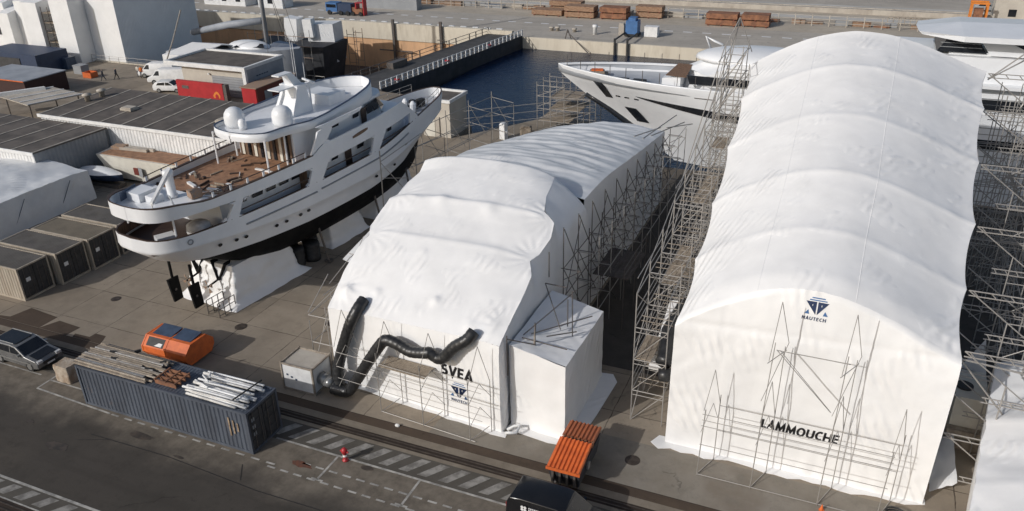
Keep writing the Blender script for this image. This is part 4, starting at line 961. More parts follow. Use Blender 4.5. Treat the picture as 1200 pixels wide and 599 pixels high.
# sheds
def shed(name, label, u0, u1, v0, v1, h, ribs, front, side, loc, rise=.35):
    t = thing('shed', label, 'shed', loc)
    mb = MB(); mb.slab([(u0-.15,v0-.15,h),(u1+.15,v0-.15,h),(u1+.15,v1+.15,h+rise),(u0-.15,v1+.15,h+rise)], .12); part('roof', mb, M['roof'], t)
    mb = MB()
    for i in range(ribs+1):
        u = lerp(u0, u1, i/ribs); d = .045
        mb.slab([(u-.09,v0-.15,h+d),(u+.09,v0-.15,h+d),(u+.09,v1+.15,h+rise+d),(u-.09,v1+.15,h+rise+d)], .04)
    part('roof_rib', mb, M['roofrib'], t)
    mb = MB(); mb.bb(u0-.2,u1+.2,v0-.24,v0-.155,h-.28,h+.06); part('fascia', mb, M['white'], t)
    mb = MB(); mb.corr((u0,v0,.0),(u1,v0,.0),h-.13,.42,.05,out=(0,-1,0)); part('front_wall', mb, front, t)
    mb = MB(); mb.corr((u1,v0,.0),(u1,v1,.0),h-.1,.42,.05,out=(1,0,0)); part('side_wall', mb, side, t)  # side wall greyed: its shade is put into the colour
    mb = MB(); mb.bb(u0+.06,u1-.06,v0+.08,v1-.05,0,h-.14); part('core', mb, M['grey'], t)
    return t
sA = shed('shed','low shed with grey ribbed roof at the left edge, in front of the wider shed', -92,-70,48.9,57.2,4.3,8,M['white'],M['grey'],(-81,53,0), -.12)
sB = shed('shed','wide low shed with dark ribbed roof and white corrugated front wall, behind cream barge', -79.6,-53.5,57.65,67.2,4.6,9,M['white'],M['grey'],(-66,62,0))
for i, (u, v) in enumerate(((-78.1,62.6),(-77.9,64.4))):
    mb = MB(); mb.lathe((0,0,0),[(.3,0),(.3,.55),(.5,.58),(.5,.72),(.1,.85)],12)
    o = solo('roof_ventilator', mb, M['roofrib'], 'round capped ventilator on the wide shed roof, ' + ('nearer to its front eave','farther from its front eave')[i], 'roof vent', 'ventilators on the shed roof', True); o.location = (u,v,4.62+.037*(v-57.65)+.03)
for i, (u, v) in enumerate(((-71,61.6),(-58.2,61.5))):
    mb = MB(); mb.box((0,0,.12),(1.5,1.1,.24)); mb.box((0,0,.27),(1.3,.9,.1))
    o = solo('skylight', mb, M['concrete'], ('pale flat skylight box in the middle of the wide shed roof','pale flat skylight box at the yacht end of the wide shed roof')[i], 'skylight', 'skylights on the shed roof'); o.location = (u,v,4.62+.037*(v-57.65)+.02)
# portal building with red walls beside it
pb = thing('workshop', 'white framed flat-roofed building with grey shutter between two red walls', 'building', (-79,86,0))
mb = MB(); mb.bb(-84.3,-73.3,83.0,90,0,3.85); part('wall', mb, M['beige'], pb)
mb = MB(); mb.bb(-73.29,-73.1,82.7,90.1,0,4.0); part('side_wall', mb, M['greyblue'], pb)
mb = MB(); mb.bb(-86.5,-73.0,82.2,82.55,3.75,4.3); mb.bb(-73.5,-73.0,82.2,82.6,0,3.748); mb.bb(-73.4,-73.0,82.56,90.2,3.9,4.3); mb.bb(-86.5,-73.42,89.9,90.2,3.9,4.3); mb.bb(-86.5,-86.2,82.56,89.88,3.9,4.3); part('frame', mb, M['white'], pb)
mb = MB(); mb.bb(-86.2,-73.42,82.56,89.88,3.87,4.05); part('roof', mb, M['roof'], pb)
mb = MB()
for i in range(8): mb.bb(-79.2,-73.6,82.86,82.99,.1+i*.33,.1+i*.33+.3)
part('shutter', mb, M['grey'], pb)
mb = MB(); mb.tube((-79.6,82.9,2.9),(-79.6,82.7,2.9),.12,10); part('wall_lamp', mb, M['white'], pb)
mb = MB(); 
for i in range(5): mb.bb(-73.09,-73.07,84.4+i*.5,84.75+i*.5,2.7,2.85)
part('wall_lettering', mb, M['bluelid'], pb)
rs = thing('red_wall', 'low red wall panel carrying an orange flame emblem, left of the flat-roofed building', 'red wall', (-78.6,80,0))
mb = MB(); mb.bb(-82.6,-75.0,79.9,80.25,0,2.6); part('panel', mb, M['red'], rs)
mb = MB(); mb.bb(-75.0+.003,-74.5,79.95,80.6,0,2.5); part('end_post', mb, M['steel_dark'], rs)
mb = MB()
mb.slab([(-76.6,79.885,.7),(-75.6,79.885,.7),(-75.55,79.885,1.1),(-75.8,79.885,1.45),(-76.1,79.885,1.6),(-76.45,79.885,1.35),(-76.7,79.885,1.0)], .02); part('flame_emblem', mb, M['emblem_or'], rs)
mb = MB(); mb.slab([(-76.3,79.86,.72),(-75.85,79.86,.72),(-75.85,79.86,1.1),(-76.1,79.86,1.25),(-76.35,79.86,1.05)], .015); part('flame_core', mb, M['red'], rs)
mb = MB(); mb.bb(-81.7,-80.6,79.86,79.9,1.55,1.95); part('wall_window', mb, M['steel_dark'], rs)
rb = thing('red_container', 'red steel box, lit end and shaded sides put into its colour, right of the flat-roofed building', 'container', (-71,84,0))
mb = MB(); mb.bb(-72.4,-70.0,80.4,88.5,0,2.3); part('body', mb, M['darkred'], rb)  # body red darkened for its shaded sides, lit end painted brighter
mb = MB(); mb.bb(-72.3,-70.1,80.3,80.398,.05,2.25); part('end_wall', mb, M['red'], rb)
mb = MB(); mb.bb(-70.0,-69.95,81.8,83.2,.1,1.7); part('door', mb, M['grey'], rb)
mb = MB(); mb.bb(-72.5,-69.9,80.2,88.6,2.303,2.4); part('roof', mb, M['rust'], rb)
# things at the far left edge
rc = thing('long_container', 'red container, body darkened for shade, with a rusty orange roof edge at the left frame edge', 'container', (-104,74,0))
mb = MB(); mb.bb(-112,-101.5,72.5,79,0,2.5); part('body', mb, mat('shaded_maroon_paint', (.045,.016,.013), None, 2, .7), rc)  # body red darkened to carry the shade on it
mb = MB(); mb.bb(-112.1,-101.4,72.4,79.1,2.503,2.62); part('roof', mb, M['greyblue'], rc)
mb = MB(); mb.bb(-112.1,-101.38,72.3,72.398,2.5,2.62); part('roof_edge', mb, M['orange'], rc)
cp_ = thing('canopy', 'low pale sloping canopy roof with ribs in front of the dark red container', 'canopy', (-94,69,0))
mb = MB(); mb.slab([(-98,66.4,2.5),(-91.2,64.8,2.5),(-88.4,70.4,2.65),(-94.9,71.6,2.65)], .12); part('roof', mb, M['concrete'], cp_)
for f in (0,.36,.72,1):
    a = Vector((lerp(-98,-91.2,f),lerp(66.4,64.8,f),2.55)); b = Vector((lerp(-94.9,-88.4,f),lerp(71.6,70.4,f),2.7)); mb = MB(); mb.tube(a,b,.07,5); part('roof_rib', mb, M['white'], cp_)
for q in ((-97.6,66.8),(-91.6,65.3),(-89,70.1),(-94.6,71.2)):
    mb = MB(); mb.tube((*q,0),(*q,2.45),.08,6); part('post', mb, M['steel_dark'], cp_)
mb = MB(); mb.loft([[(-99.6,66.2,2.3),(-98.6,65.6,2.3),(-98.6,65.6,2.9),(-99.6,66.2,2.75)],[(-95.6,70.8,2.3),(-94.8,70.4,2.3),(-94.8,70.4,3.0),(-95.6,70.8,2.9)]], True, True)
solo('upturned_skiff', mb, M['white'], 'white upturned skiff lying along the pale canopy at the left', 'skiff')
dk = thing('shaded_container', 'dark blue container standing in shade before the tall wrapped ship, at the left edge', 'container', (-116,83,0))
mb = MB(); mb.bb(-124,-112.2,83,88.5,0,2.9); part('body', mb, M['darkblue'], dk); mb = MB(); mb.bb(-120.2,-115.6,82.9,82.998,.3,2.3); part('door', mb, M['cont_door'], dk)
mb = MB(); mb.bb(-112.9,-111.3,87.2,88.9,0,1.6); mb.bb(-112.95,-111.25,87.15,88.95,1.6,1.7); solo('utility_box', mb, M['bluelid'], 'dark utility box at the foot of the scaffold on the tall wrapped ship', 'box')
mb = MB(); mb.bb(-108.2,-106.6,85.6,87.0,0,1.15); mb.bb(-108.25,-106.55,85.55,87.05,1.15,1.25); solo('pallet_tank', mb, M['grey'], 'grey cube tank beside the orange tray near the people', 'tank')
ob = thing('orange_tray', 'orange open tray box standing near the walking people', 'crate', (-104.3,84.8,0))
for (x0,x1,y0,y1) in ((-104.8,-103.2,84.2,84.3),(-104.8,-103.2,85.4,85.5),(-104.8,-104.7,84.3,85.4),(-103.3,-103.2,84.3,85.4)):
    mb = MB(); mb.bb(x0,x1,y0,y1,.02,.8); part('side_panel', mb, M['orange'], ob)
mb = MB(); mb.bb(-104.7,-103.3,84.3,85.4,.01,.1); part('base', mb, M['orange'], ob)
# the tall ship wrapped in film, standing in the drained dock
tw = thing('wrapped_ship', 'tall ship wrapped in white film with boxy bays, in the upper left corner', 'wrapped ship', (-120,100,-7.2))
def wblock(u0, u1, v0, v1, z1, z0=-7.2, m='wrap_far', top=0):
    mb = MB(); mb.prism([(u0,v0),(u1,v0),(u1,v1),(u0,v1)], z0, [z1, z1, z1+top, z1+top]); part('wrapped_bay', mb, M[m], tw)
wblock(-112,-105.9,93.4,110,13.0); wblock(-116.1,-112.05,90.5,110,9.7,.01,top=3); wblock(-119.5,-116.15,93.6,110,12.4); wblock(-123.0,-119.55,90.9,110,8.8,.01,top=3); wblock(-128,-123.05,93.5,110,8.4,top=3.5); wblock(-130.6,-128.05,92.0,110,6.6,.01,top=4); wblock(-165,-130.65,93.5,112,7.9,top=4.5)
mb = MB(); mb.bb(-150,-130.7,93.1,93.49,5.0,5.4); part('ledge', mb, M['steel_dark'], tw)
mb = MB(); mb.bb(-138,-132,93.3,93.49,2.8,4.0); part('dark_opening', mb, M['hull_dark'], tw)
for i in range(5):      # scaffold bays on the front of the wrapped ship
    pass
wsf = thing('scaffold', 'stair scaffold on the white front of the tall wrapped ship, upper left', 'scaffold', (-118,92.3,0))
for u in (-119.3,-117.9,-116.4):
    for v in (91.4,93.2):
        mb = MB(); mb.tube((u,v,0),(u,v,8.2),.06,5); part('upright', mb, M['steel_dark'], wsf)
for z in (1.2,2.7,4.2,5.7,7.2):
    mb = MB(); mb.bb(-119.4,-116.3,91.5,93.1,z,z+.1); part('deck', mb, M['plank'], wsf)
    mb = MB(); mb.tube((-119.3,91.35,z-1.2),(-116.4,91.35,z),.05,5); part('brace', mb, M['steel_dark'], wsf)
# vehicles and people on the quay behind the shed
def vehicle(name, label, cat, loc, rz, prof, w, body, groof=None, wheel_r=.32, wheels=None, glass_ranges=(), parent_parts=(), tumble=.14, zbelt=.95):
    """prof: side outline (x,z) of the body from rear to front; body tapers above the belt line"""
    t = thing(name, label, cat, loc, rz); WM.pop(t.name, None)      # parts are built in the vehicle's own frame
    def yy(z): return w/2*(1 - tumble*max(0, (z-zbelt))/.7)
    n = len(prof); mb = MB()
    for sgn in (-1, 1): pass
    vs = [(x, -yy(z), z) for x, z in prof] + [(x, yy(z), z) for x, z in prof]
    fs = [tuple(range(n-1,-1,-1)), tuple(range(n, 2*n))] + [(i, (i+1)%n, n+(i+1)%n, n+i) for i in range(n)]
    mb.add(vs, fs); o = part('body', mb, body, t, local=False)
    bv = o.modifiers.new('bevel', 'BEVEL'); bv.width = .06; bv.segments = 3; bv.limit_method = 'ANGLE'; bv.angle_limit = R(20)
    o.data.polygons.foreach_set('use_smooth', [True]*len(o.data.polygons))
    for poly in glass_ranges:
        for sgn in (-1, 1):
            mb = MB(); mb.slab([(x, sgn*(yy(z)+.006), z) for x, z in poly], .012 if sgn < 0 else -.012); part('side_window', mb, M['glass'], t)
    for x in wheels:
        for sgn in (-1, 1):
            mb = MB(); mb.tube((x, sgn*(w/2-.2), wheel_r), (x, sgn*(w/2+.012), wheel_r), wheel_r, 18); wo = part('wheel', mb, M['tyre'], t)
            mb = MB(); mb.tube((x, sgn*(w/2+.0), wheel_r), (x, sgn*(w/2+.022), wheel_r), wheel_r*.62, 14); part('rim', mb, M['silver'], wo)
    return t, yy
def wind(t, yy, x0, z0, x1, z1, name='windscreen', inset=.1):
    d = Vector((z1-z0, 0, -(x1-x0))).normalized()*.012
    if d.z < 0: d = -d
    mb = MB(); P_ = [Vector((x0,-yy(z0)+inset,z0)), Vector((x0,yy(z0)-inset,z0)), Vector((x1,yy(z1)-inset,z1)), Vector((x1,-yy(z1)+inset,z1))]
    mb.add([p + d for p in P_] + [p - d*.5 for p in P_], [(0,1,2,3),(7,6,5,4),(0,4,5,1),(1,5,6,2),(2,6,7,3),(3,7,4,0)]); part(name, mb, M['glass'], t)
VAN = [(-2.6,.35),(-2.65,.9),(-2.55,1.9),(-2.35,2.05),(1.0,2.05),(1.3,1.95),(1.95,1.2),(2.55,1.0),(2.7,.75),(2.65,.35)]
for lab, (u, v), rz in (('white panel van parked on the quay, farther from the red wall', (-94.5,88.6), R(200)), ('white panel van parked on the quay, between another van and the white car', (-90.3,86.2), R(203))):
    t, yy = vehicle('panel_van', lab, 'van', (u,v,0), rz, VAN, 2.0, M['white'], wheels=(-1.7,1.75), wheel_r=.34, glass_ranges=([(.9,1.25),(1.75,1.25),(1.25,1.85),(.9,1.85)],)); t['group'] = 'white vans on the far quay'; wind(t, yy, 1.95, 1.2, 1.32, 1.93)
CARP = [(-2.0,.3),(-2.1,.7),(-2.05,1.0),(-1.6,1.42),(-.2,1.5),(.3,1.46),(1.05,.98),(1.9,.82),(2.1,.6),(2.1,.3)]
t, yy = vehicle('parked_car', 'white hatchback parked beside the red wall on the quay', 'car', (-86.6,82.6,0), R(16), CARP, 1.75, M['white'], wheels=(-1.25,1.3), wheel_r=.31, glass_ranges=([(-1.5,1.02),(-.3,1.02),(-.3,1.4),(-1.25,1.34)],[(-.2,1.02),(.8,1.02),(.25,1.4),(-.2,1.41)])); wind(t, yy, 1.0, 1.0, .34, 1.44); wind(t, yy, -2.0, 1.04, -1.64, 1.38, 'rear_window')
def person(label, loc, rz, stride, shirt, trousers):
    """one continuous skinned figure, clothing split by height"""
    J = [(0,0,.95),(0,0,1.15),(0,0,1.38),(0,0,1.5),(0,.02,1.66),(.1,0,.9),(.11,stride*.18,.5),(.12,stride*.28,.08),(.12,stride*.28+.14,.05),(-.1,0,.9),(-.11,-stride*.16,.5),(-.12,-stride*.34,.1),(-.12,-stride*.34+.14,.05),(.2,0,1.4),(.26,-.06*stride,1.13),(.25,.08,.88),(-.2,0,1.4),(-.26,.06*stride,1.13),(-.25,.12,.9)]
    Ed = [(0,1),(1,2),(2,3),(3,4),(0,5),(5,6),(6,7),(7,8),(0,9),(9,10),(10,11),(11,12),(2,13),(13,14),(14,15),(2,16),(16,17),(17,18)]
    rad = [.15,.15,.16,.07,.11,.1,.075,.05,.05,.1,.075,.05,.05,.07,.05,.04,.07,.05,.04]
    me = bpy.data.meshes.new('person'); me.from_pydata(J, Ed, [])
    o = bpy.data.objects.new('person', me); COL.objects.link(o)
    sk_ = o.modifiers.new('skin', 'SKIN'); o.modifiers.new('sub', 'SUBSURF').levels = 1
    for i, v in enumerate(me.skin_vertices[0].data): v.radius = (rad[i], rad[i]); v.use_root = (i == 0)
    dg = bpy.context.evaluated_depsgraph_get(); m2 = bpy.data.meshes.new_from_object(o.evaluated_get(dg)); o.modifiers.clear(); o.data = m2
    m2.materials.clear()
    for x in (trousers, shirt, M['skin']): m2.materials.append(x)
    for p_ in m2.polygons:
        z = p_.center.z; p_.material_index = 2 if z > 1.52 else (1 if z > .95 else 0); p_.use_smooth = True
    o.location = loc; o.rotation_euler = (0,0,rz)
    return tag(o, label, 'person', 'people walking on the quay')
person('person in dark clothes walking on the quay, nearer to the orange tray', (-100.4,83.9,0), 2.4, 1, M['cloth'], M['cloth'])
person('person in black clothes walking on the quay, next to a group by the wrapped ship', (-99.0,85.0,0), 2.1, -1, M['cloth'], M['black'])
person('person in a pale top standing by the quay rail near the vans', (-97.0,87.2,0), .5, .4, M['cream'], M['cloth'])
person('person in a rusty orange top standing by the quay rail near the vans', (-96.2,87.0,0), 3.6, .4, M['hivis'], M['cloth'])
# quay railing, clutter by the dock edge
qr = thing('quay_railing', 'thin grey railing along the near edge of the drained dock', 'railing', (-90,92.3,0))
for i in range(24):
    mb = MB(); u = -112 + i*1.9; mb.tube((u,92.4,0),(u,92.4,1.1),.03,5); part('post', mb, M['steel'], qr)
for z in (.55,1.1):
    mb = MB(); mb.tube((-112,92.4,z),(-68.3,92.4,z),.025,5); part('rail', mb, M['steel'], qr)
CLUT = [('steel_locker',(-91.5,90.6),(1.4,.8,1.3),'grey'),('tool_crate',(-89.3,90.2),(1.2,.9,.9),'rusty'),('cable_drum',(-87.6,90.8),(1.1,1.0,1.2),'plank'),('gas_rack',(-93.6,91.2),(.9,.7,1.5),'steel_dark'),('work_bench',(-67.4,90.8),(1.8,.9,1.0),'bluelid'),('tool_crate',(-64.8,89.6),(1.4,1.0,1.2),'grey'),('pump_unit',(-62.6,90.2),(1.5,1.0,1.1),'rusty')]
for nme, (u, v), (a, b_, h_), m_ in CLUT:
    mb = MB(); mb.box((0,0,h_/2),(a,b_,h_)); mb.box((0,0,h_+.04),(a*1.06,b_*1.06,.08)); mb.box((a*.2,-b_/2-.02,h_*.5),(a*.3,.04,h_*.6))
    o = solo(nme, mb, M[m_], {'steel_locker':'grey steel locker at the dock edge behind the white vans','cable_drum':'brown wooden reel box beside the dock edge near the flat-roofed building','gas_rack':'dark upright rack at the dock railing behind the white vans','work_bench':'blue work bench at the near end of the dark dock gate','pump_unit':'rusty pump unit on the quay at the foot of the dock gate'}.get(nme, 'rusty crate at the dock edge behind the white vans' if m_ == 'rusty' else 'grey crate at the near end of the dark dock gate'), nme.replace('_', ' '))
    o.location = (u, v, 0); o.rotation_euler = (0,0,random.uniform(-.4,.4))
# sailing yacht in the dock: deck tents, mast with furled boom
sy = thing('sailing_yacht', 'grey decked sailing yacht with tall mast and furled boom lying in the drained dock', 'sailing yacht', (-92,104,-3))
mb = MB(); rings = []
for k in range(13):
    f = k/12; u = lerp(-101.5,-81,f); w = 3.6*math.sin(math.pi*min(.5, .1+f*.6))*(1-max(0,f-.6)**2*5.6); w = max(.05,w); vc = lerp(98.5,104.5,f)
    rings.append([(u,vc-w,1.3+.4*f),(u,vc-w*.85,-2.5),(u,vc,-4.5),(u,vc+w*.85,-2.5),(u,vc+w,1.3+.4*f)])
mb.loft(rings, False, True); mb.loft([[r[0], ((r[0][0]+0), (r[0][1]+r[4][1])/2, r[0][2]+.12), r[4]] for r in rings]); part('hull', mb, M['deckgrey'], sy, True)
mb = MB(); mb.slab([(-99.5,94.6,1.5),(-93.8,95.4,1.5),(-92,99.6,2.5),(-97.5,99.2,2.6)], .1); mb.slab([(-97.5,99.2,2.6),(-92,99.6,2.5),(-90.5,104,1.5),(-97,104,1.5)], .1); mb.slab([(-99.4,94.62,1.4),(-93.9,95.42,1.4),(-93.9,95.42,.3),(-99.4,94.62,.3)], .1); part('deck_tent', mb, M['wrap_far'], sy)
mb = MB(); mb.sphere((-89.5,102.8,1.6),2.6,16,6,1.5,.8,.42,0); part('coach_roof', mb, M['yacht'], sy, True)
mb = MB(); mb.slab([(-91,100.6,1.95),(-85.6,101.6,2.05),(-86.4,102.4,2.4),(-90,101.6,2.4)], .1); part('coach_window', mb, M['glass'], sy)
mb = MB(); mb.loft([[(-86.2,103.1,1.5),(-82,104.3,1.6),(-82,105.6,1.6),(-86.2,105.6,1.5)],[(-85.5,103.7,2.4),(-82.6,104.6,2.1),(-82.6,105.2,2.1),(-85.5,105.2,2.4)]], True, True); part('boat_cover', mb, M['bluelid'], sy)
mb = MB(); mb.path([(-86.9,104,1.5),(-86.8,104,12),(-86.7,104,26)], .32, 10, rfun=lambda i: (.36,.32,.22)[i]); part('mast', mb, M['grey'], sy, True)
mb = MB(); mb.path([(-87.2,104,5.6),(-94,104,4.6),(-101.6,104,2.95)], .5, 12, rfun=lambda i: (.5,.55,.5)[i]); mb.tube((-101.62,104,2.94),(-101.9,104,2.88),.42,12,m=1); part('furled_boom', mb, [M['greyblue'], M['white']], sy, True)
for (a, b_) in (((-86.8,104,25),(-81.4,104.5,1.9)),((-86.8,104,18),(-86,107.2,1.6)),((-86.8,104,25),(-84,100.4,1.6)),((-86.8,104,16),(-82.5,104,1.9))):
    mb = MB(); mb.tube(a,b_,.035,5); part('stay', mb, M['steel_dark'], sy)
# wrapped superstructure pieces on a ship lying in the dock near its far wall
ws = thing('wrapped_ship', 'scaffolded ship in the drained dock with boxy wrapped housings near the orange wall', 'wrapped ship', (-88,119,-7.2))
mb = MB(); mb.loft([[(-99,112,-.5),(-99,121,-.5),(-98,120,-7),(-98,113,-7)],[(-83.5,113.5,-.3),(-83.5,121,-.3),(-84.5,120,-7),(-84.5,114.5,-7)]], True, True); part('hull', mb, M['hull_dark'], ws)
def tilt_box(c, s, rz, ry, m):
    mb = MB(); mb.box(c, s, T=Matrix.Rotation(rz,4,'Z') @ Matrix.Rotation(ry,4,'Y')); part('wrapped_housing', mb, M[m], ws)
tilt_box((-92.2,117.8,1.4),(2.4,2.2,4.0),.1,.1,'wrap_far'); tilt_box((-86.7,119.2,-.6),(5.0,3.4,6.4),.12,-.03,'wrap_thin'); tilt_box((-88.3,117.0,2.0),(1.6,1.6,3.0),.2,-.06,'wrap_far')
for i in range(9):
    mb = MB(); u = -98+i*1.6; mb.tube((u,112.6,-6),(u,112.6,1.6+.5*(i%3)),.05,5); part('scaffold_upright', mb, M['steel'], ws)
for z in (-2,-.2,1.4):
    mb = MB(); mb.tube((-98,112.6,z),(-85,112.6,z),.045,5); part('scaffold_ledger', mb, M['rust'], ws)
for (u, v) in ((-84.0,121.5),(-83.2,123)):
    for z in range(-6, 3, 2):
        pass
rt_t = thing('rusty_scaffold', 'rusty scaffold bay standing against the orange dock wall beside wrapped housings', 'scaffold', (-82.6,122,-7.2))
for u in (-83.6,-81.8):
    for v in (121,123):
        mb = MB(); mb.tube((u,v,-7.2),(u,v,1.2),.06,5); part('upright', mb, M['rust'], rt_t)
for z in (-6,-4.4,-2.8,-1.2,.4):
    for v in (121,123):
        mb = MB(); mb.tube((-83.6,v,z),(-81.8,v,z),.05,5); part('ledger', mb, M['rust'], rt_t)
# mooring pole leaning over the dock
mb = MB(); mb.path([(-98.9,93.9,-.4),(-96,93.9,4),(-93.3,93.9,8.6)], .1, 8); solo('leaning_pole', mb, M['steel'], 'thin pale pole leaning over the dark dock beside the tall wrapped ship', 'pole')
for k, (u, z0, z1) in enumerate(((-79,-7.2,1.8),(-69.4,-7.2,1.9))):
    po = thing('fender_pile', ('tall dark fender pile with a cross beam on the orange dock wall','dark fender pile on the orange dock wall, nearer to the gate')[k], 'pile', (u,128.9,z0), 0, 'fender piles on the dock wall')
    mb = MB(); mb.bb(u-.22,u+.22,128.6,129.0,z0,z1); part('post', mb, M['steel_dark'], po)
    mb = MB(); mb.bb(u-3.0,u+3.8,128.45,128.597,-3.75,-3.55) if k == 0 else mb.bb(u-.6,u+.6,128.45,128.597,-1.3,-1.15); part('cross_beam', mb, M['steel_dark'], po)
# dock gate
gt = thing('dock_gate', 'long dark dock gate with a walkway and white railing posts, dividing dry dock from water', 'dock gate', (-60,112,-2))
def gL(f): return (lerp(-65.6,-60.6,f), lerp(92.6,129.4,f))
def gR(f): return (lerp(-59.0,-54.2,f), lerp(92.0,129.4,f))
mb = MB(); mb.prism([gL(0),gR(0),gR(1),gL(1)], -9.4, .25); part('caisson', mb, M['hull_dark'], gt)
mb = MB(); mb.prism([gL(0),gR(0),gR(1),gL(1)], .253, .33); part('walkway', mb, mat('gate_walkway', (.075,.073,.072), (.055,.053,.052), .8, .85), gt)
for side_, g_ in ((0, gL), (1, gR)):
    for i in range(32 if side_ else 20):
        f = i/(31 if side_ else 19); x, y = g_(f); w_ = .34 if side_ else .18
        if side_ == 0 and (i*7) % 5 == 0: continue
        mb = MB(); mb.box((x-.1 if side_ else x+.1, y, .33+.5),(.1,w_,1.0), -.13); part('rail_post', mb, M['white'] if side_ else M['steel_dark'], gt)
    a, b_ = g_(0), g_(1)
    mb = MB(); mb.tube((*a,1.3),(*b_,1.3),.05,5); mb.tube((*a,.75),(*b_,.75),.04,5); part('hand_rail', mb, M['white'] if side_ else M['steel_dark'], gt)
for f in (.42,.73,.1):
    x, y = gR(f); mb = MB(); mb.lathe((x-.25,y,.6),[(.05,0),(.38,.05),(.38,.2),(.05,.25)],12); part('life_ring', mb, M['red'], gt)
mb = MB(); x, y = gL(.3); mb.box((x+.7,y,.75),(1.2,3.4,.9),-.13); part('machinery_box', mb, M['steel_dark'], gt)
# small white building at the water edge
cu = thing('quay_cabin', 'plain cream flat-roofed cabin at the water edge beyond the yacht bow', 'cabin', (-42.8,79,0))
mb = MB(); mb.bb(-44.6,-41.2,77.4,81.6,0,4.0); part('wall', mb, M['beige'], cu)
mb = MB(); mb.bb(-44.75,-41.05,77.25,77.45,3.95,4.3); mb.bb(-44.75,-41.05,81.5,81.75,3.95,4.3); mb.bb(-44.75,-44.55,77.452,81.498,3.95,4.3); mb.bb(-41.25,-41.05,77.452,81.498,3.95,4.3); part('parapet', mb, M['white'], cu)
mb = MB(); mb.bb(-44.54,-41.26,77.46,81.49,3.99,4.08); part('roof', mb, M['roof'], cu)
mb = MB(); mb.bb(-44.3,-43.1,77.33,77.4,0,2.2); part('door', mb, M['cream'], cu)
mb = MB(); mb.bb(-42.9,-42.5,77.25,77.4,0,2.3); part('pipe_box', mb, M['concrete'], cu)
# ---------------------------------------------------------------- foreground on the quay
bc = thing('shipping_container', 'long slate-blue shipping container carrying pipes and white bundles on its roof', 'container', (-33,27.2,0))
U0, U1, V0, V1, HH = -39.1, -26.85, 26.08, 28.52, 2.66
mb = MB(); mb.corr((U0+.1,V0+.03,.16),(U1-.1,V0+.03,.16),HH-.28,.29,.045,out=(0,-1,0)); mb.corr((U0+.1,V1-.03,.16),(U1-.1,V1-.03,.16),HH-.28,.29,.045,out=(0,1,0)); mb.corr((U0+.02,V0+.1,.16),(U0+.02,V1-.1,.16),HH-.28,.29,.04,out=(-1,0,0)); part('side_wall', mb, M['cont_blue'], bc)
mb = MB(); mb.corr((U0+.1,V0+.06,HH-.05),(U1-.1,V0+.06,HH-.05),V1-V0-.12,.22,.022,up=Vector((0,1,0)),out=(0,0,1)); part('roof', mb, M['cont_blue'], bc)
mb = MB()
for v in (V0+.03, V1-.03): mb.bb(U0,U1,v-.05,v+.05,.0,.16); mb.bb(U0,U1,v-.05,v+.05,HH-.12,HH)
for u in (U0+.06,U1-.06):
    for v in (V0+.03,V1-.03): mb.box((u,v,HH/2),(.13,.13,HH+.02))
for u in (U0+.05,U1-.05): mb.bb(u-.05,u+.05,V0+.1,V1-.1,.003,.15); mb.bb(u-.05,u+.05,V0+.1,V1-.1,HH-.14,HH-.005)
part('frame', mb, M['cont_blue'], bc)
for k in (0,1):
    mb = MB(); y0 = V0+.1+k*1.14; mb.bb(U1-.08,U1-.03,y0,y0+1.1,.17,HH-.15)
    for z in (.5,1.05,1.6,2.1): mb.bb(U1-.03,U1-.008,y0+.05,y0+1.05,z,z+.3)
    d = part('door', mb, M['cont_door'], bc)
    for y in (y0+.28,y0+.82):
        mb = MB(); mb.tube((U1+.02,y,.2),(U1+.02,y,HH-.15),.022,6); part('locking_bar', mb, M['steel_dark'], d)
for z in (1.0,1.45,1.9):
    mb = MB(); mb.bb(U1-.006,U1+.006,V0+.28,V0+.5,z,z+.22); part('door_plate', mb, M['grey'], bc)
mb = MB()
for k in range(3): mb.bb(U1-1.35+.28*k,U1-1.25+.28*k,V0-.03,V0-.018,.9+.2*k,2.1-.12*k)
part('rust_streak', mb, mat('tan_scrape', (.33,.25,.17), (.2,.14,.09), 4, .8), bc)
pr = thing('pipe_stack', 'stack of long dusty scaffold pipes lying on the roof of the blue container', 'pipe stack', (-36.5,27.3,HH))
for i in range(26):
    lay = i // 14; v = V0+.16+(i % 14)*.158 + .06*lay; z = HH+.10+.13*lay; a = U0-.35+random.uniform(0,.35); b_ = U0+5.3+random.uniform(-.35,.35)
    if i in (3, 9, 20): b_ -= 1.2
    if i in (6, 17): a += 1.3
    mb = MB(); dv = random.uniform(-.04,.04)
    mb.tube((a,v,z),(b_,v+dv,z),.062,8) if i % 3 else mb.slab([(a,v-.07,z+.05),(b_,v-.07+dv,z+.05),(b_,v+.07+dv,z+.05),(a,v+.07,z+.05)], .1)
    part('pipe', mb, M[('pipe_tan','plank','pipe_tan','steel')[i % 4]], pr)
for u in (U0+1.2,U0+4.6):
    mb = MB(); mb.bb(u-.08,u+.08,V0+.15,V1-.1,HH-.03,HH+.03); part('bearer', mb, M['plank'], pr)
for (du, v) in ((1.3,27.7),(1.9,27.2),(4.9,27.95),(4.6,27.1),(2.6,28.3)):
    mb = MB(); mb.box((U0+du,v,HH+.25),(.35,.12,.14),random.uniform(0,1)); part('clamp', mb, M['black'], pr)
rr_ = thing('rack', 'rusty red steel rack lying on the middle of the blue container roof', 'rack', (-32.6,27.1,HH))
for k in range(4):
    mb = MB(); mb.bb(-33.4,-31.9,26.45+.35*k,26.52+.35*k,HH+.02,HH+.28); part('bar', mb, M['rusty'], rr_)
for u in (-33.35,-32.6,-31.95):
    mb = MB(); mb.bb(u-.04,u+.04,26.4,27.6,HH+.283,HH+.34); part('cross_bar', mb, M['rusty'], rr_)
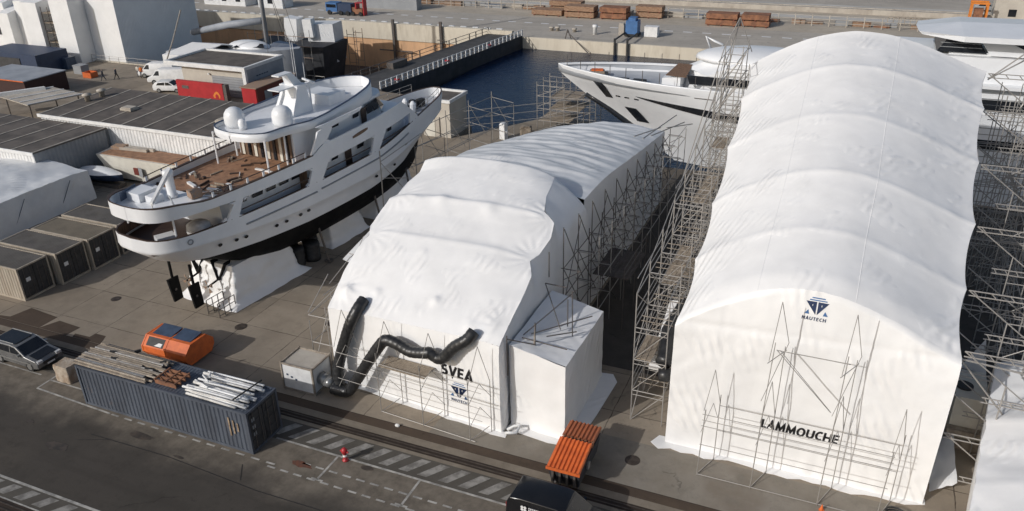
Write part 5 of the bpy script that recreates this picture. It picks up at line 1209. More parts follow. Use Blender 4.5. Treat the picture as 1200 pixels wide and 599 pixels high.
bu = thing('bundle_stack', 'white wrapped tube bundles piled on the door end of the blue container roof', 'bundle stack', (-29,27.2,HH))
for i in range(18):
    lay = i // 12; v = V0+.2+(i % 12)*.185+.08*lay; a = -31.2+random.uniform(-.3,.7); b_ = -27.25+random.uniform(-.5,.2); z = HH+.1+.15*lay
    mb = MB(); dv = random.uniform(-.1,.1); r_ = random.uniform(.06,.095)
    mb.path([(a,v,z),(lerp(a,b_,.33),v+dv*.5,z+.02),(lerp(a,b_,.66),v+dv*.8,z+.01),(b_,v+dv,z)], r_, 7); part('bundle', mb, M[('pebble','white','pebble','wrap_far')[i % 4]], bu, True)
for (p_, q_) in (((-31.3,27.9,HH+.15),(-30.0,27.0,HH+.62)),((-31.0,28.2,HH+.2),(-30.3,27.4,HH+.6)),((-31.4,27.4,HH+.12),(-29.8,26.7,HH+.5))):
    mb = MB(); mb.tube(p_,q_,.05,6); part('loose_tube', mb, M['white'], bu)
mb = MB(); mb.tube((-27.9,26.4,HH+.4),(-27.4,28.2,HH+.62),.045,6); part('dark_bar', mb, M['black'], bu)
# estate car
EST = [(-2.15,.32),(-2.22,.62),(-2.2,.98),(-2.0,1.42),(-1.75,1.5),(-.2,1.53),(.35,1.47),(1.15,.98),(2.0,.84),(2.2,.66),(2.22,.34),(1.75,.22),(-1.75,.22)]
t, yy = vehicle('estate_car', 'grey estate car with dark roof parked beside the rough stone block', 'car', (-46.5,28.15,0), R(-1), EST, 1.8, mat('grey_metallic_paint', (.20,.20,.20), None, 1, .25, .35), wheels=(-1.35,1.4), wheel_r=.33,
    glass_ranges=([(-2.0,1.02),(-1.2,1.02),(-1.2,1.42),(-1.85,1.38)],[(-1.12,1.02),(-.2,1.02),(-.2,1.44),(-1.12,1.43)],[(-.12,1.02),(.85,1.02),(.32,1.4),(-.12,1.43)]))
wind(t, yy, 1.1, 1.02, .42, 1.44); wind(t, yy, -2.17, 1.05, -2.02, 1.38, 'rear_window')
for sgn in (-1, 1):
    mb = MB(); mb.tube((-1.7,sgn*.66,1.56),(.1,sgn*.66,1.58),.025,6); part('roof_bar', mb, M['silver'], t)
    mb = MB(); mb.box((2.12,sgn*.66,.74),(.22,.34,.16)); part('headlight', mb, M['lampglass'], t)
    mb = MB(); mb.box((.75,sgn*.98,1.05),(.14,.2,.13)); part('mirror', mb, M['silver'], t)
    mb = MB(); mb.box((0,sgn*.905,.55),(3.2,.02,.1)); part('side_trim', mb, M['silver'], t)
    mb = MB(); mb.path([(-1.95,sgn*.80,1.43),(-.2,sgn*.785,1.5),(.36,sgn*.79,1.45),(1.1,sgn*.87,1.0)], .028, 6); part('window_trim', mb, M['silver'], t)
mb = MB(); mb.slab([(-1.7,-.62,1.542),(.15,-.62,1.548),(.15,.62,1.548),(-1.7,.62,1.542)], .012); part('roof_panel', mb, M['carblack'], t)
mb = MB(); mb.slab([(1.25,-.66,.985),(2.0,-.66,.865),(2.0,.66,.865),(1.25,.66,.985)], .01); part('bonnet', mb, M['carblack'], t)
mb = MB(); mb.bb(2.21,2.245,-.5,.5,.5,.68); part('grille', mb, M['black'], t)
mb = MB(); mb.bb(2.246,2.255,-.26,.26,.38,.49); part('number_plate', mb, M['white'], t)
# rough stone block
mb = MB()
def rb_(a, b):
    ang = a*2*math.pi; x, y = math.cos(ang), math.sin(ang); k = max(abs(x), abs(y))**.85; g = 1 + .10*nz(x*2, y*2, b*3, 1) - .08*b
    return (.62*x/k*g, .5*y/k*g, 1.15*b + .05*nz(x*2, y*2, 9)*(b > 0))
mb.grid(40, 10, rb_); mb.poly([rb_(i/40, 1) for i in range(40)])
o = solo('stone_block', mb, M['block'], 'rough pale concrete block standing between the parked car and the blue container', 'block', smooth=True); o.location = (-42.15,27.6,0.002)
# orange recycling skip
sk_ = thing('recycling_skip', 'orange eight-sided skip with two blue lids and an open hatch, behind the blue container', 'skip', (-37.6,32.2,0))
PR = [(-.9,.18),(-1.22,.6),(-1.22,1.02),(-.68,1.55),(.68,1.55),(1.22,1.02),(1.22,.6),(.9,.18)]
mb = MB(); a_, b_ = -39.4, -35.95; mb.loft([[(u,32.2+y,z) for y, z in PR] for u in (a_, b_)], True, True); part('body', mb, M['orange'], sk_)
mb = MB()
for u in (a_-.03, -37.6, b_+.03):
    mb = MB(); mb.loft([[(u+d,32.2+y*1.02,z*1.01) for y, z in PR] for d in (-.05,.05)], True, True); part('rib', mb, M['orange'], sk_)
for (x0, x1) in ((a_+.25,-37.65),(-37.5,b_-.15)):
    mb = MB(); mb.slab([(x0,32.2-.45,1.57),(x1,32.2-.45,1.57),(x1,32.2+.62,1.70),(x0,32.2+.62,1.70)], .07); part('lid', mb, M['bluelid'], sk_)
def sl(f, d): y, z = lerp(-1.22,-.68,f), lerp(1.02,1.55,f); n = Vector((0,-.57,.48)).normalized()*d; return y+n.y, z+n.z
mb = MB(); (y0,z0),(y1,z1) = sl(.12,.012), sl(.9,.012); mb.slab([(a_+.25,32.2+y0,z0),(-37.8,32.2+y0,z0),(-37.8,32.2+y1,z1),(a_+.25,32.2+y1,z1)], .01); part('hatch_opening', mb, M['black'], sk_)
mb = MB(); (y0,z0),(y1,z1) = sl(.2,.03), sl(.5,.03); mb.slab([(-38.5,32.2+y0,z0),(-37.95,32.2+y0,z0),(-37.9,32.2+y1,z1),(-38.2,32.2+y1,z1)], .012); part('sack', mb, M['white'], sk_)
for u in (a_+.5, b_-.5):
    mb = MB(); mb.box((u,32.2,.11),(.3,1.7,.22)); part('runner', mb, M['steel_dark'], sk_)
# air handling unit and its two ducts
gn = thing('air_unit', 'white box air unit with dark frame feeding the two black ducts', 'air unit', (-28,32.6,0))
gx0,gx1,gy0,gy1 = -29.15,-26.85,31.65,33.55
mb = MB(); mb.bb(gx0+.06,gx1-.06,gy0+.06,gy1-.06,.12,1.72); part('cabinet', mb, M['white'], gn)
mb = MB(); mb.bb(gx0+.12,gx1-.12,gy0+.12,gy1-.12,1.723,1.76); part('roof', mb, M['concrete'], gn)
mb = MB()
for u in (gx0+.05,gx1-.05):
    for v in (gy0+.05,gy1-.05): mb.box((u,v,.95),(.1,.1,1.9))
for z in (.07,1.79):
    for v in (gy0+.05,gy1-.05): mb.bb(gx0+.1,gx1-.1,v-.04,v+.04,z-.05,z+.05)
    for u in (gx0+.05,gx1-.05): mb.bb(u-.04,u+.04,gy0+.1,gy1-.1,z-.05,z+.05)
part('frame', mb, M['pipe_tan'], gn)
for i in range(3):
    mb = MB(); u = gx0+.35+i*.3; mb.bb(u,u+.14,gy0+.045,gy0+.059,1.0-.12*i,1.12-.12*i); part('switch', mb, M['bluelid'], gn)
mb = MB(); mb.tube((gx1-.05,32.45,.85),(gx1+.4,32.4,.72),.42,16,r2=.36); mb.tube((gx1+.4,32.4,.72),(gx1+.8,32.35,.6),.36,16,r2=.3); part('outlet', mb, M['silver'], gn, True)
def duct(pts, r, label):
    P_ = [Vector(p) for p in pts]; fine = []
    for i in range(len(P_)-1):
        p0 = P_[max(i-1,0)]; p1 = P_[i]; p2 = P_[i+1]; p3 = P_[min(i+2,len(P_)-1)]
        n = max(3, int((p2-p1).length/.09))
        for k in range(n):
            t = k/n; fine.append(.5*((2*p1)+(p2-p0)*t+(2*p0-5*p1+4*p2-p3)*t*t+(3*p1-p0-3*p2+p3)*t**3))
    fine.append(P_[-1])
    mb = MB(); mb.path(fine, r, 14, rfun=lambda i: r*(1 + .035*math.sin(i*2.1) + .03*nz(i*.25, 3, r*50)))
    return solo('air_duct', mb, M['duct'], label, 'air duct', 'black ducts on the SVEA tent', True)
duct([(-26.1,32.35,.55),(-25.75,32.55,.5),(-25.85,32.75,1.3),(-25.65,33.0,2.4),(-25.2,33.05,3.6),(-24.75,33.1,4.7),(-24.45,33.5,5.45),(-24.38,34.1,5.75)], .34, 'black ribbed duct running straight up the left side of the SVEA tent front')
duct([(-26.0,32.2,.42),(-25.0,32.3,.42),(-24.4,32.4,1.2),(-23.3,32.4,2.9),(-22.45,32.45,4.15),(-22.0,32.45,4.55),(-21.3,32.45,4.45),(-20.5,32.4,4.2),(-19.6,32.35,4.35),(-19.3,32.4,4.4),(-18.9,32.45,4.15),(-18.5,32.45,4.25),(-17.8,32.5,5.05),(-17.1,32.6,5.6),(-16.85,33.0,5.95)], .33, 'black ribbed duct bending along the SVEA tent front above its lettering')
# hydrant
hy = thing('fire_hydrant', 'small red fire hydrant standing alone on the striped walkway', 'hydrant', (-22.0,27.5,0))
mb = MB(); mb.lathe((-22,27.5,.012), [(.17,0),(.17,.06),(.11,.08),(.11,.52),(.16,.54),(.17,.66),(.13,.76),(.05,.83)], 14); part('body', mb, M['red'], hy, True)
mb = MB(); mb.lathe((-22,27.5,.30), [(.118,0),(.118,.12)], 14); part('white_band', mb, M['white'], hy)
mb = MB(); mb.tube((-22.24,27.5,.6),(-21.76,27.5,.6),.055,8); part('outlet', mb, M['red'], hy)
# orange skip with ribbed lids
os_ = thing('ribbed_skip', 'low skip with two bright orange ribbed lids, standing in front of the wrapped annex', 'skip', (-10.5,31.3,0))
ou0, ou1, ov0, ov1 = -11.45, -9.72, 29.55, 33.1
mb = MB(); mb.loft([[(ou0+.15,ov0+.35,.22),(ou1-.15,ov0+.35,.22),(ou1-.15,ov1-.3,.22),(ou0+.15,ov1-.3,.22)],[(ou0+.03,ov0+.05,1.3),(ou1-.03,ov0+.05,1.3),(ou1-.03,ov1-.05,1.3),(ou0+.03,ov1-.05,1.3)]], True, True); part('body', mb, M['hull_dark'], os_)
def lid(va, za, vb, zb, m_, name='ribbed_lid'):
    mb = MB(); n = 9
    d = Vector((0, vb-va, zb-za)); up_v = d; nrm = Vector((1,0,0)).cross(d).normalized()
    mb.corr((ou0,va,za),(ou1,va,za),1.0,(ou1-ou0)/n,.07,up=d,out=nrm); mb.slab([(ou0,va,za-.01),(ou1,va,za-.01),(ou1,vb,zb-.01),(ou0,vb,zb-.01)], .05)
    return part(name, mb, m_, os_)
lid(ov0,1.34,31.55,1.72,M['orange']); lid(31.85,1.62,ov1,1.62,mat('weathered_orange_lid', (.42,.13,.05), (.34,.11,.05), 2, .6))
for k in range(9):
    mb = MB(); u = ou0+.1+k*.19; mb.bb(u,u+.1,31.6,31.84,1.42,1.66-.04*(k%2)); part('hinge', mb, M['rusty'], os_)
mb = MB(); mb.bb(ou0-.02,ou1+.02,ov0-.04,ov0+.03,1.22,1.38); part('lip', mb, M['orange'], os_)
for u in (ou0+.3, ou1-.3):
    for v in (ov0+.5, ov1-.5):
        mb = MB(); mb.tube((u-.1,v,.16),(u+.1,v,.16),.15,12); part('roller', mb, M['steel_dark'], os_)
for k in range(4):
    mb = MB(); u = ou0+.3+k*.38; mb.box((u,ov0+.12,.75),(.12,.14,.7)); part('lug', mb, M['steel_dark'], os_)
mb = MB(); mb.tube((ou1-.02,30.9,.9),(ou1+.06,30.9,.9),.22,14); part('side_plate', mb, M['steel'], os_)
# black van cut by the bottom edge
VB = [(-2.25,.35),(-2.3,.8),(-2.27,1.55),(-2.12,1.84),(-1.6,1.9),(.2,1.9),(.55,1.82),(1.35,1.15),(2.1,.98),(2.3,.75),(2.3,.38),(1.8,.25),(-1.8,.25)]
t, yy = vehicle('black_van', 'black panel van with small white lettering at the bottom edge of the photo', 'van', (-9.95,27.2,0), R(-1), VB, 1.86, M['carblack'], wheels=(-1.4,1.4), wheel_r=.33, glass_ranges=([(.25,1.15),(1.2,1.15),(.6,1.7),(.25,1.74)],), tumble=.10)
wind(t, yy, 1.32, 1.2, .6, 1.8, inset=.12)
for y in (-1,):
    base = -.955
    for (dx, dz) in ((-.075,.075),(.075,.075),(-.075,-.075),(.075,-.075)):
        mb = MB(); mb.slab([(-1.35+dx+.075*math.cos(a*math.pi/5),base+.012,1.52+dz+.075*math.sin(a*math.pi/5)) for a in range(10)], .012); part('logo_petal', mb, M['white'], t)
    for k, L_ in enumerate((.55,.8,.62)):
        for j in range(int(L_/.09)):
            mb = MB(); x = -1.1+j*.09; mb.bb(x,x+.065,base-.004,base+.012,1.60-k*.11,1.66-k*.11); part('small_lettering', mb, M['white'], t)
for sgn in (-1, 1):
    mb = MB(); mb.box((2.16,sgn*.68,.86),(.26,.34,.2)); part('headlight', mb, M['lampglass'], t)
    mb = MB(); mb.box((.95,sgn*1.02,1.2),(.14,.22,.2)); part('mirror', mb, M['carblack'], t)
    mb = MB(); mb.box((-2.27,sgn*.72,1.2),(.08,.14,.5)); part('tail_light', mb, M['red'], t)
# small loose things
for (nm, loc, sz, m_, lab, cat) in (('white_stone', (-20.9,31.0), (.22,.16,.14), 'white', 'small white lump lying on the brown rail strip near the ducts', 'stone'),):
    mb = MB(); mb.sphere((0,0,.05), .13, 8, 5, 1.2, .8, .8); o = solo(nm, mb, M[m_], lab, cat); o.location = (*loc, .012)
co_ = MB(); co_.lathe((0,0,0), [(.13,0),(.13,.02),(.09,.03),(.02,.33)], 12)
o = solo('traffic_cone', co_, M['orange'], 'orange cone at the foot of the scaffold in front of the LAMMOUCHE wall', 'cone'); o.location = (1.35,33.0,.013)
mb = MB(); mb.path([(math.cos(a*.5)*(.42+.02*a%.05), math.sin(a*.5)*.42, .05+.012*a) for a in range(38)], .045, 6); o = solo('hose_coil', mb, M['black'], 'coiled dark hose on the ground by the lower right corner of the LAMMOUCHE tent', 'hose', smooth=True); o.location = (4.55,33.6,.012)
mb = MB(); mb.path([(-15.0,32.6,.1),(-14.7,32.4,.35),(-14.4,32.6,.25),(-14.3,33.0,.5),(-14.7,33.1,.3),(-15.0,32.8,.15)], .09, 6); solo('tied_film', mb, M['wrap_thin'], 'bunched tail of film on the ground between the SVEA tent and annex', 'film bundle', smooth=True)
# covers and small flat fittings in the paving
for k, (u, v, r_) in enumerate(((-36.3,36.4,.36),(-30.9,39.0,.3),(-47.5,36.2,.3),(-16.2,25.0,.34),(-8.0,33.1,.34))):
    mb = MB(); mb.lathe((0,0,0), [(r_+.06,0),(r_+.06,.012),(r_,.014),(r_,.018)], 18)
    o = solo('manhole_cover', mb, M['rail'], ['dark round cover in the yard right of the orange eight-sided skip','dark round cover in the yard between the yacht and the SVEA tent','dark round cover in the yard below the row of grey containers','dark round cover in the road left of the black van','dark round cover in front of the gap between the two tents'][k], 'manhole cover', 'covers in the paving'); o.location = (u, v, .009 if k > 2 else .001)
# ---------------------------------------------------------------- scaffolds
def unit_tube():
    mb = MB(); mb.tube((0,0,0),(0,0,1),1,6); return mb
TUBES = {}
def tube_mesh(mk_):
    if mk_ not in TUBES:
        me = unit_tube().mesh('tube_' + mk_); me.materials.append(M[mk_]); TUBES[mk_] = me
    return TUBES[mk_]
CAMP = Vector((0, 0, 28.78))
class Scaf:
    def __init__(s, label, cat, loc, name='scaffold', group=None, mk='steel'):
        s.t = thing(name, label, cat, loc, 0, group); s.items = {}; s.mk = mk; s.k = 1.0
    def tube(s, kind, p, q, r=.032, mk=None):
        r *= s.k; s.items.setdefault(kind, []).append((Vector(p), Vector(q), r, mk or s.mk)); return s
    def done(s):
        inv = WM[s.t.name].inverted()
        for kind, L_ in s.items.items():
            L_.sort(key=lambda k: ((k[0]+k[1])/2 - CAMP).length)
            for p, q, r, mk_ in L_[:100]:
                o = bpy.data.objects.new(kind, tube_mesh(mk_)); COL.objects.link(o); o.parent = s.t; o.matrix_parent_inverse = inv
                d = q - p; rot = d.to_track_quat('Z', 'Y').to_matrix().to_4x4()
                o.matrix_basis = Matrix.Translation(p) @ rot @ Matrix.Diagonal((r, r, d.length, 1))
            if len(L_) > 100:
                mb = MB()
                for p, q, r, mk_ in L_[100:]: mb.tube(p, q, r, 6)
                part(kind, mb, M[s.mk], s.t, kind='stuff')
        return s
# front of the LAMMOUCHE tent
sf = Scaf('open grey tube scaffold with pointed frames in front of the LAMMOUCHE wall', 'scaffold', (0,33.5,0)); sf.k = .72
vN, vF = 33.25, 34.75
US = [-4.7,-2.05,1.1,3.75]
for i, u in enumerate(US):
    top = 5.9 if i in (0, 3) else 6.2
    uu = u - .0
    if i in (1, 2): top = 9.4
    for (ub, ut) in ((u, u+.12),):
        sf.tube('upright', (ub,vN,0), (ut,vN+.15,top-1.9 if i in (0,3) else 5.0), .034)
    # pointed end frame going back to the wall
    for z in (2.7,):
        sf.tube('brace', (u,vN,z), (u+.35,vF-.55,z+1.2), .022); sf.tube('brace', (u+.35,vF-.55,z+1.2), (u+.55,vF,z), .022)
    sf.tube('brace', (u+.05,vN+.05,4.0), (u+.3,34.0,6.0), .024); sf.tube('brace', (u+.3,34.0,6.0), (u+.6,vF,3.6), .024)
    sf.tube('upright', (u+.58,vF,0), (u+.6,vF,4.1), .032)
    sf.tube('foot_rail', (u,vN,.06), (u+.58,vF,.06), .028)
for z, r in ((.05,.032),(1.95,.024),(3.1,.026),(3.45,.024),(3.8,.026)):
    sf.tube('ledger', (US[0],vN+.02,z), (US[-1]+.2,vN+.05,z), r)
for z in (1.9,3.45): sf.tube('ledger', (US[0]+.58,vF,z), (US[-1]+.6,vF,z), .024)
for u in (-2.05, 1.1):
    sf.tube('upright', (u+.12,vN+.15,5.0), (u+.2,33.9,8.2), .03); sf.tube('upright', (u+.6,vF,4.1), (u+.62,34.7,7.6), .028)
    sf.tube('brace', (u+.05,33.5,7.4), (u+.25,34.0,10.3), .024); sf.tube('brace', (u+.25,34.0,10.3), (u+.75,34.6,7.9), .024); sf.tube('brace', (u-.05,33.4,5.2), (u+.75,34.6,7.9), .022)
    sf.tube('ledger', (u,33.45,7.3), (u+.7,34.6,7.5), .026)
sf.tube('ledger', (-1.75,34.0,7.75), (1.45,34.0,7.75), .03); sf.tube('brace', (-1.75,33.8,7.9), (.95,33.7,5.2), .026); sf.tube('brace', (-1.6,34.1,7.7), (1.0,33.8,5.1), .022)
sf.done()
# front of the SVEA tent
sf = Scaf('thin tube scaffold with a small plank deck in front of the SVEA wall', 'scaffold', (-20,32,0)); sf.k = .8
FU = [-25.3,-22.4,-19.55,-16.55]
for i, u in enumerate(FU):
    f = (u+25.3)/8.75; vn = lerp(32.0,31.35,f); vf = vn+1.35
    if i: sf.tube('upright', (u,vn,0), (u,vn,4.0), .03); sf.tube('upright', (u+.75,vf-.2,0), (u+.75,vf-.2,3.4), .028)
    sf.tube('brace', (u,vn,3.6), (u+.38,vn+.6,5.8), .022); sf.tube('brace', (u+.38,vn+.6,5.8), (u+.75,vf-.2,3.4), .022)
    for z in (.9,2.4): sf.tube('brace', (u,vn,z), (u+.4,vn+.55,z+1.1), .02); sf.tube('brace', (u+.4,vn+.55,z+1.1), (u+.8,vf-.2,z), .02)
    if i: sf.tube('foot_rail', (u,vn,.06), (u+.7,vn+1.0,.5), .026)
for z in (1.5,2.3,3.3): sf.tube('ledger', (FU[0],32.0,z), (FU[-1]+.75,31.4,z), .022)
for z in (.06,): sf.tube('ledger', (FU[1],31.8,z), (FU[-1]+.3,31.35,z), .03)
for z in (1.9,3.0): sf.tube('ledger', (FU[0]+.5,33.1,z), (FU[-1]+1.2,32.45,z), .022)
mb = MB()
for k in range(6): mb.box((-20.9,31.95+k*.19,3.05),(3.0,.17,.05),-.05)
part('plank_deck', mb, M['plank'], sf.t); sf.done()
# left side of the SVEA tent, over towards the yacht
sf = Scaf('tangled tube scaffold along the left side of the SVEA tent, facing the yacht', 'scaffold', (-28,45,0))
vs_ = [34.2,36.6,39,41.4,43.8,46.2]
for k, v in enumerate(vs_):
    z1 = 4.6 + (v-34.2)*.32
    for u in (-27.3,-28.6): sf.tube('upright', (u,v,0), (u,v,z1 if u > -28 else z1-1.2), .032)
    for z in (1.9,3.8,5.7): 
        if z < z1: sf.tube('transom', (-28.6,v,z), (-27.0,v,z), .028)
    if k:
        for z in (1.9,3.8,5.4): sf.tube('ledger', (-28.6,vs_[k-1],min(z,z1-1.4)), (-28.6,v,z), .028); sf.tube('ledger', (-27.3,vs_[k-1],z), (-27.3,v,z), .028)
        sf.tube('brace', (-28.6,vs_[k-1],.3 if k % 2 else 3.6), (-28.6,v,3.8 if k % 2 else .5), .026); sf.tube('brace', (-28.6,vs_[k-1],3.8), (-27.3,v,z1), .024)
sf.tube('brace', (-30.6,37.8,0), (-28.7,39.5,4.9), .026); sf.tube('brace', (-30.6,37.8,0), (-29.8,42.5,5.2), .022)
sf.done()
mb = MB(); mb.slab([(-31.4,42.0,3.4),(-29.0,41.0,3.5),(-28.7,45.4,5.0),(-30.6,46.0,4.9)], .06); solo('film_sheet', mb, M['wrap_thin'], 'loose sheet of greyish film hanging on scaffold tubes between yacht and SVEA tent', 'film sheet')
# right side of the SVEA tent, dark tubes in the shade, with a deck
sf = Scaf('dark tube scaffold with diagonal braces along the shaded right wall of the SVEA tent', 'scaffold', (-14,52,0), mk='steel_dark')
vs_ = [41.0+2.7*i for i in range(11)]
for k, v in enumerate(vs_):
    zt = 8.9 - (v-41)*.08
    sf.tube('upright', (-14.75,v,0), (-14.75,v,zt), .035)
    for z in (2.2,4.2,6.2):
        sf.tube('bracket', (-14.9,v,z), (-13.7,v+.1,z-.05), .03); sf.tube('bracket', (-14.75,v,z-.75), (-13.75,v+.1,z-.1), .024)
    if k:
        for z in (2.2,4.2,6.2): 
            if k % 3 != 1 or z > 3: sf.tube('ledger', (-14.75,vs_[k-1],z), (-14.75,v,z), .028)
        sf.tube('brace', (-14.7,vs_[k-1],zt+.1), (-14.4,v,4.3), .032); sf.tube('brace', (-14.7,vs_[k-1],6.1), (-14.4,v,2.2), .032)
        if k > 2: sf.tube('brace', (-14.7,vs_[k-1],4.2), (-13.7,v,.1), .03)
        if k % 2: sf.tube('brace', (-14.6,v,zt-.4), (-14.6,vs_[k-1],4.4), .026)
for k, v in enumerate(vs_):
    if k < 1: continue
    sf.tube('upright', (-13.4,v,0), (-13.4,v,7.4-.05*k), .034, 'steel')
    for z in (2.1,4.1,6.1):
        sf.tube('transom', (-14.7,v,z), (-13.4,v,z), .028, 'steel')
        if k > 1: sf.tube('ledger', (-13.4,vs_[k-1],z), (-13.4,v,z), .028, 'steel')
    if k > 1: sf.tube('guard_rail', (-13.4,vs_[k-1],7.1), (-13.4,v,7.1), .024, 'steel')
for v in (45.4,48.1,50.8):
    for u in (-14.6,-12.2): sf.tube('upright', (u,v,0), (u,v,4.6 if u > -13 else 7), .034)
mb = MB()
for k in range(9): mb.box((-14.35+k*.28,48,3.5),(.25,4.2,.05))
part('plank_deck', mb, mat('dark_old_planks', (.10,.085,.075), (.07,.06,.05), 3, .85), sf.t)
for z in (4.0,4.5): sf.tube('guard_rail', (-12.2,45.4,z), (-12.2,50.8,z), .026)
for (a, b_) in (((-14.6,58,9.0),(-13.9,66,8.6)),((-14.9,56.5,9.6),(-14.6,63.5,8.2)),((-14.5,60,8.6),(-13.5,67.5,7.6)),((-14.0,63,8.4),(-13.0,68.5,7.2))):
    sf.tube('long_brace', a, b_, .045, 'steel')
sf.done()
# tubes over the annex
sf = Scaf('dark braced tubes reaching over the top of the wrapped annex', 'scaffold', (-13.6,37,4.9), mk='steel_dark')
for (a, b_) in (((-15.1,33.3,3.4),(-15.1,33.3,5.9)),((-15.1,33.3,5.7),(-13.9,34.2,5.1)),((-14.9,39.0,8.2),(-14.9,39.0,6.6)),((-14.9,38.4,6.5),(-13.2,36.3,5.0)),((-14.9,38.4,6.5),(-13.7,38.6,6.35)),((-13.2,38.2,6.4),(-12.4,36.0,4.9)),((-13.1,38.6,6.3),(-14.7,34.6,5.3)),((-14.4,35.0,5.2),(-12.0,38.2,5.05)),((-13.6,35.2,5.1),(-12.3,36.4,5.0)),((-14.7,34.4,5.25),(-12.2,34.6,4.95)),((-13.9,34.3,5.0),(-13.9,34.3,6.4)),((-13.0,36.9,4.9),(-13.0,36.9,6.6))):
    sf.tube('tube', a, b_, .034)
sf.tube('tube', (-13.95,34.3,5.1), (-13.9,34.35,6.3), .05, 'pipe_tan')
sf.done()
# left side of the LAMMOUCHE tent: many lifts, tan tubes in the sun, decks
sf = Scaf('tall multi-level tube scaffold with decks along the left side of the LAMMOUCHE tent', 'scaffold', (-8,48,0))
vs_ = [36.4+2.6*i for i in range(10)]
for k, v in enumerate(vs_):
    ez = interp(T_zL, max(v, 35.8)); uo = -9.05; ui = -7.3 - .015*(v-36)
    sf.tube('upright', (uo,v,0), (uo,v,ez+.2), .036); sf.tube('upright', (ui,v,0), (ui,v,ez+.1), .032)
    nl = int(ez//2)
    for l in range(1, nl+1):
        z = 2.0*l
        sf.tube('transom', (uo,v,z), (ui,v,z), .03); sf.tube('transom', (uo,v,z-.28), (ui,v,z-.28), .022)
        if k and z < ez-.5: sf.tube('ledger', (uo,vs_[k-1],z), (uo,v,z), .028); sf.tube('ledger', (ui,vs_[k-1],z), (ui,v,z), .026); sf.tube('guard_rail', (uo,vs_[k-1],z+.95), (uo,v,z+.95), .024)
        if k: sf.tube('brace', (uo,vs_[k-1] if l % 2 else v,z-2), (uo,v if l % 2 else vs_[k-1],z), .026)
        sf.tube('brace', (uo,v,z-2), (ui,v,z), .024)
    if k: sf.tube('brace', (uo,vs_[k-1],interp(T_zL, max(vs_[k-1],35.8))+.2), (uo,v,ez+.2), .026)
for k, v in enumerate(vs_[:-1]):
    for l in range(1, int(interp(T_zL, max(v,35.8))//2)+1):
        sf.tube('brace', (-9.05,v,2*l), (-7.4,v+2.6,2*l-1.9), .022); sf.tube('transom', (-9.05,v+1.3,2*l), (-7.35,v+1.3,2*l), .026, 'pipe_tan'); sf.tube('transom', (-9.05,v+1.3,2*l-.3), (-7.35,v+1.3,2*l-.3), .022, 'pipe_tan'); sf.tube('ledger', (-8.2,v,2*l), (-8.2,v+2.6,2*l), .022, 'pipe_tan'); sf.tube('mid_rail', (-9.05,v,2*l+.5), (-9.05,v+2.6,2*l+.5), .02)
for (k, z, w) in ((0,4.0,1),(2,6.0,1),(3,6.0,1),(5,8.0,1),(7,10.0,1),(1,2.0,2),(4,4.0,1),(6,8.0,1)):
    mb = MB()
    for j in range(5 if w > 1 else 3): mb.box((-8.85+j*.3,vs_[k]+1.3,z+.06),(.27,2.5,.045))
    part('plank_deck', mb, M['plank'], sf.t)
# upper tower at the back reaching above the eave
for v in (56,58.4,60.8):
    for u in (-9.2,-8.0):
        sf.tube('upright', (u,v,0), (u,v,16.2 if v > 57 else 15), .034)
    for z in (10,12,14,15.6): sf.tube('transom', (-9.2,v,z), (-7.8,v,z), .028); sf.tube('brace', (-9.2,v,z-2), (-7.9,v,z), .024)
for z in (12,14,15.6):
    for u in (-9.2,-8.0): sf.tube('ledger', (u,56,z), (u,60.8,z), .028)
    sf.tube('brace', (-9.2,56,z-2), (-9.2,58.4,z), .024); sf.tube('brace', (-9.2,58.4,z), (-9.2,60.8,z-2), .024)
for (a, b_) in (((-9.3,58.4,16),(-8.6,59.6,17.9)),((-8.6,59.6,17.9),(-7.7,60.6,15.4)),((-9.3,59,12),(-8.6,59.6,17.9)),((-10.4,57,9),(-8.6,59.6,17.6)),((-10.8,55,7.5),(-9.3,58.4,16.0)),((-10.9,56.5,6.5),(-8.0,60,15.5))): sf.tube('long_brace', a, b_, .036)
sf.done()
# machine with ducts on that scaffold
wd = thing('wrapped_machine', 'white wrapped box with black ducts behind scaffold tubes at the left of the LAMMOUCHE tent', 'machine', (-8,38,0))
mb = MB(); mb.slab([(-8.4,37.2,3.2),(-7.3,37.2,3.2),(-7.2,41.5,5.2),(-8.3,41.3,5.2)], .25); part('cover', mb, M['wrap'], wd)
mb = MB(); mb.path([(-7.5,36.6,4.0),(-7.45,36.9,4.1),(-7.5,37.8,5.3),(-7.45,39.5,5.2),(-7.4,41.2,5.1)], .45, 12); part('duct', mb, M['duct'], wd, True)
mb = MB(); mb.path([(-7.6,36.3,3.4),(-7.0,36.4,3.5)], .36, 12); part('duct_end', mb, M['duct'], wd, True)
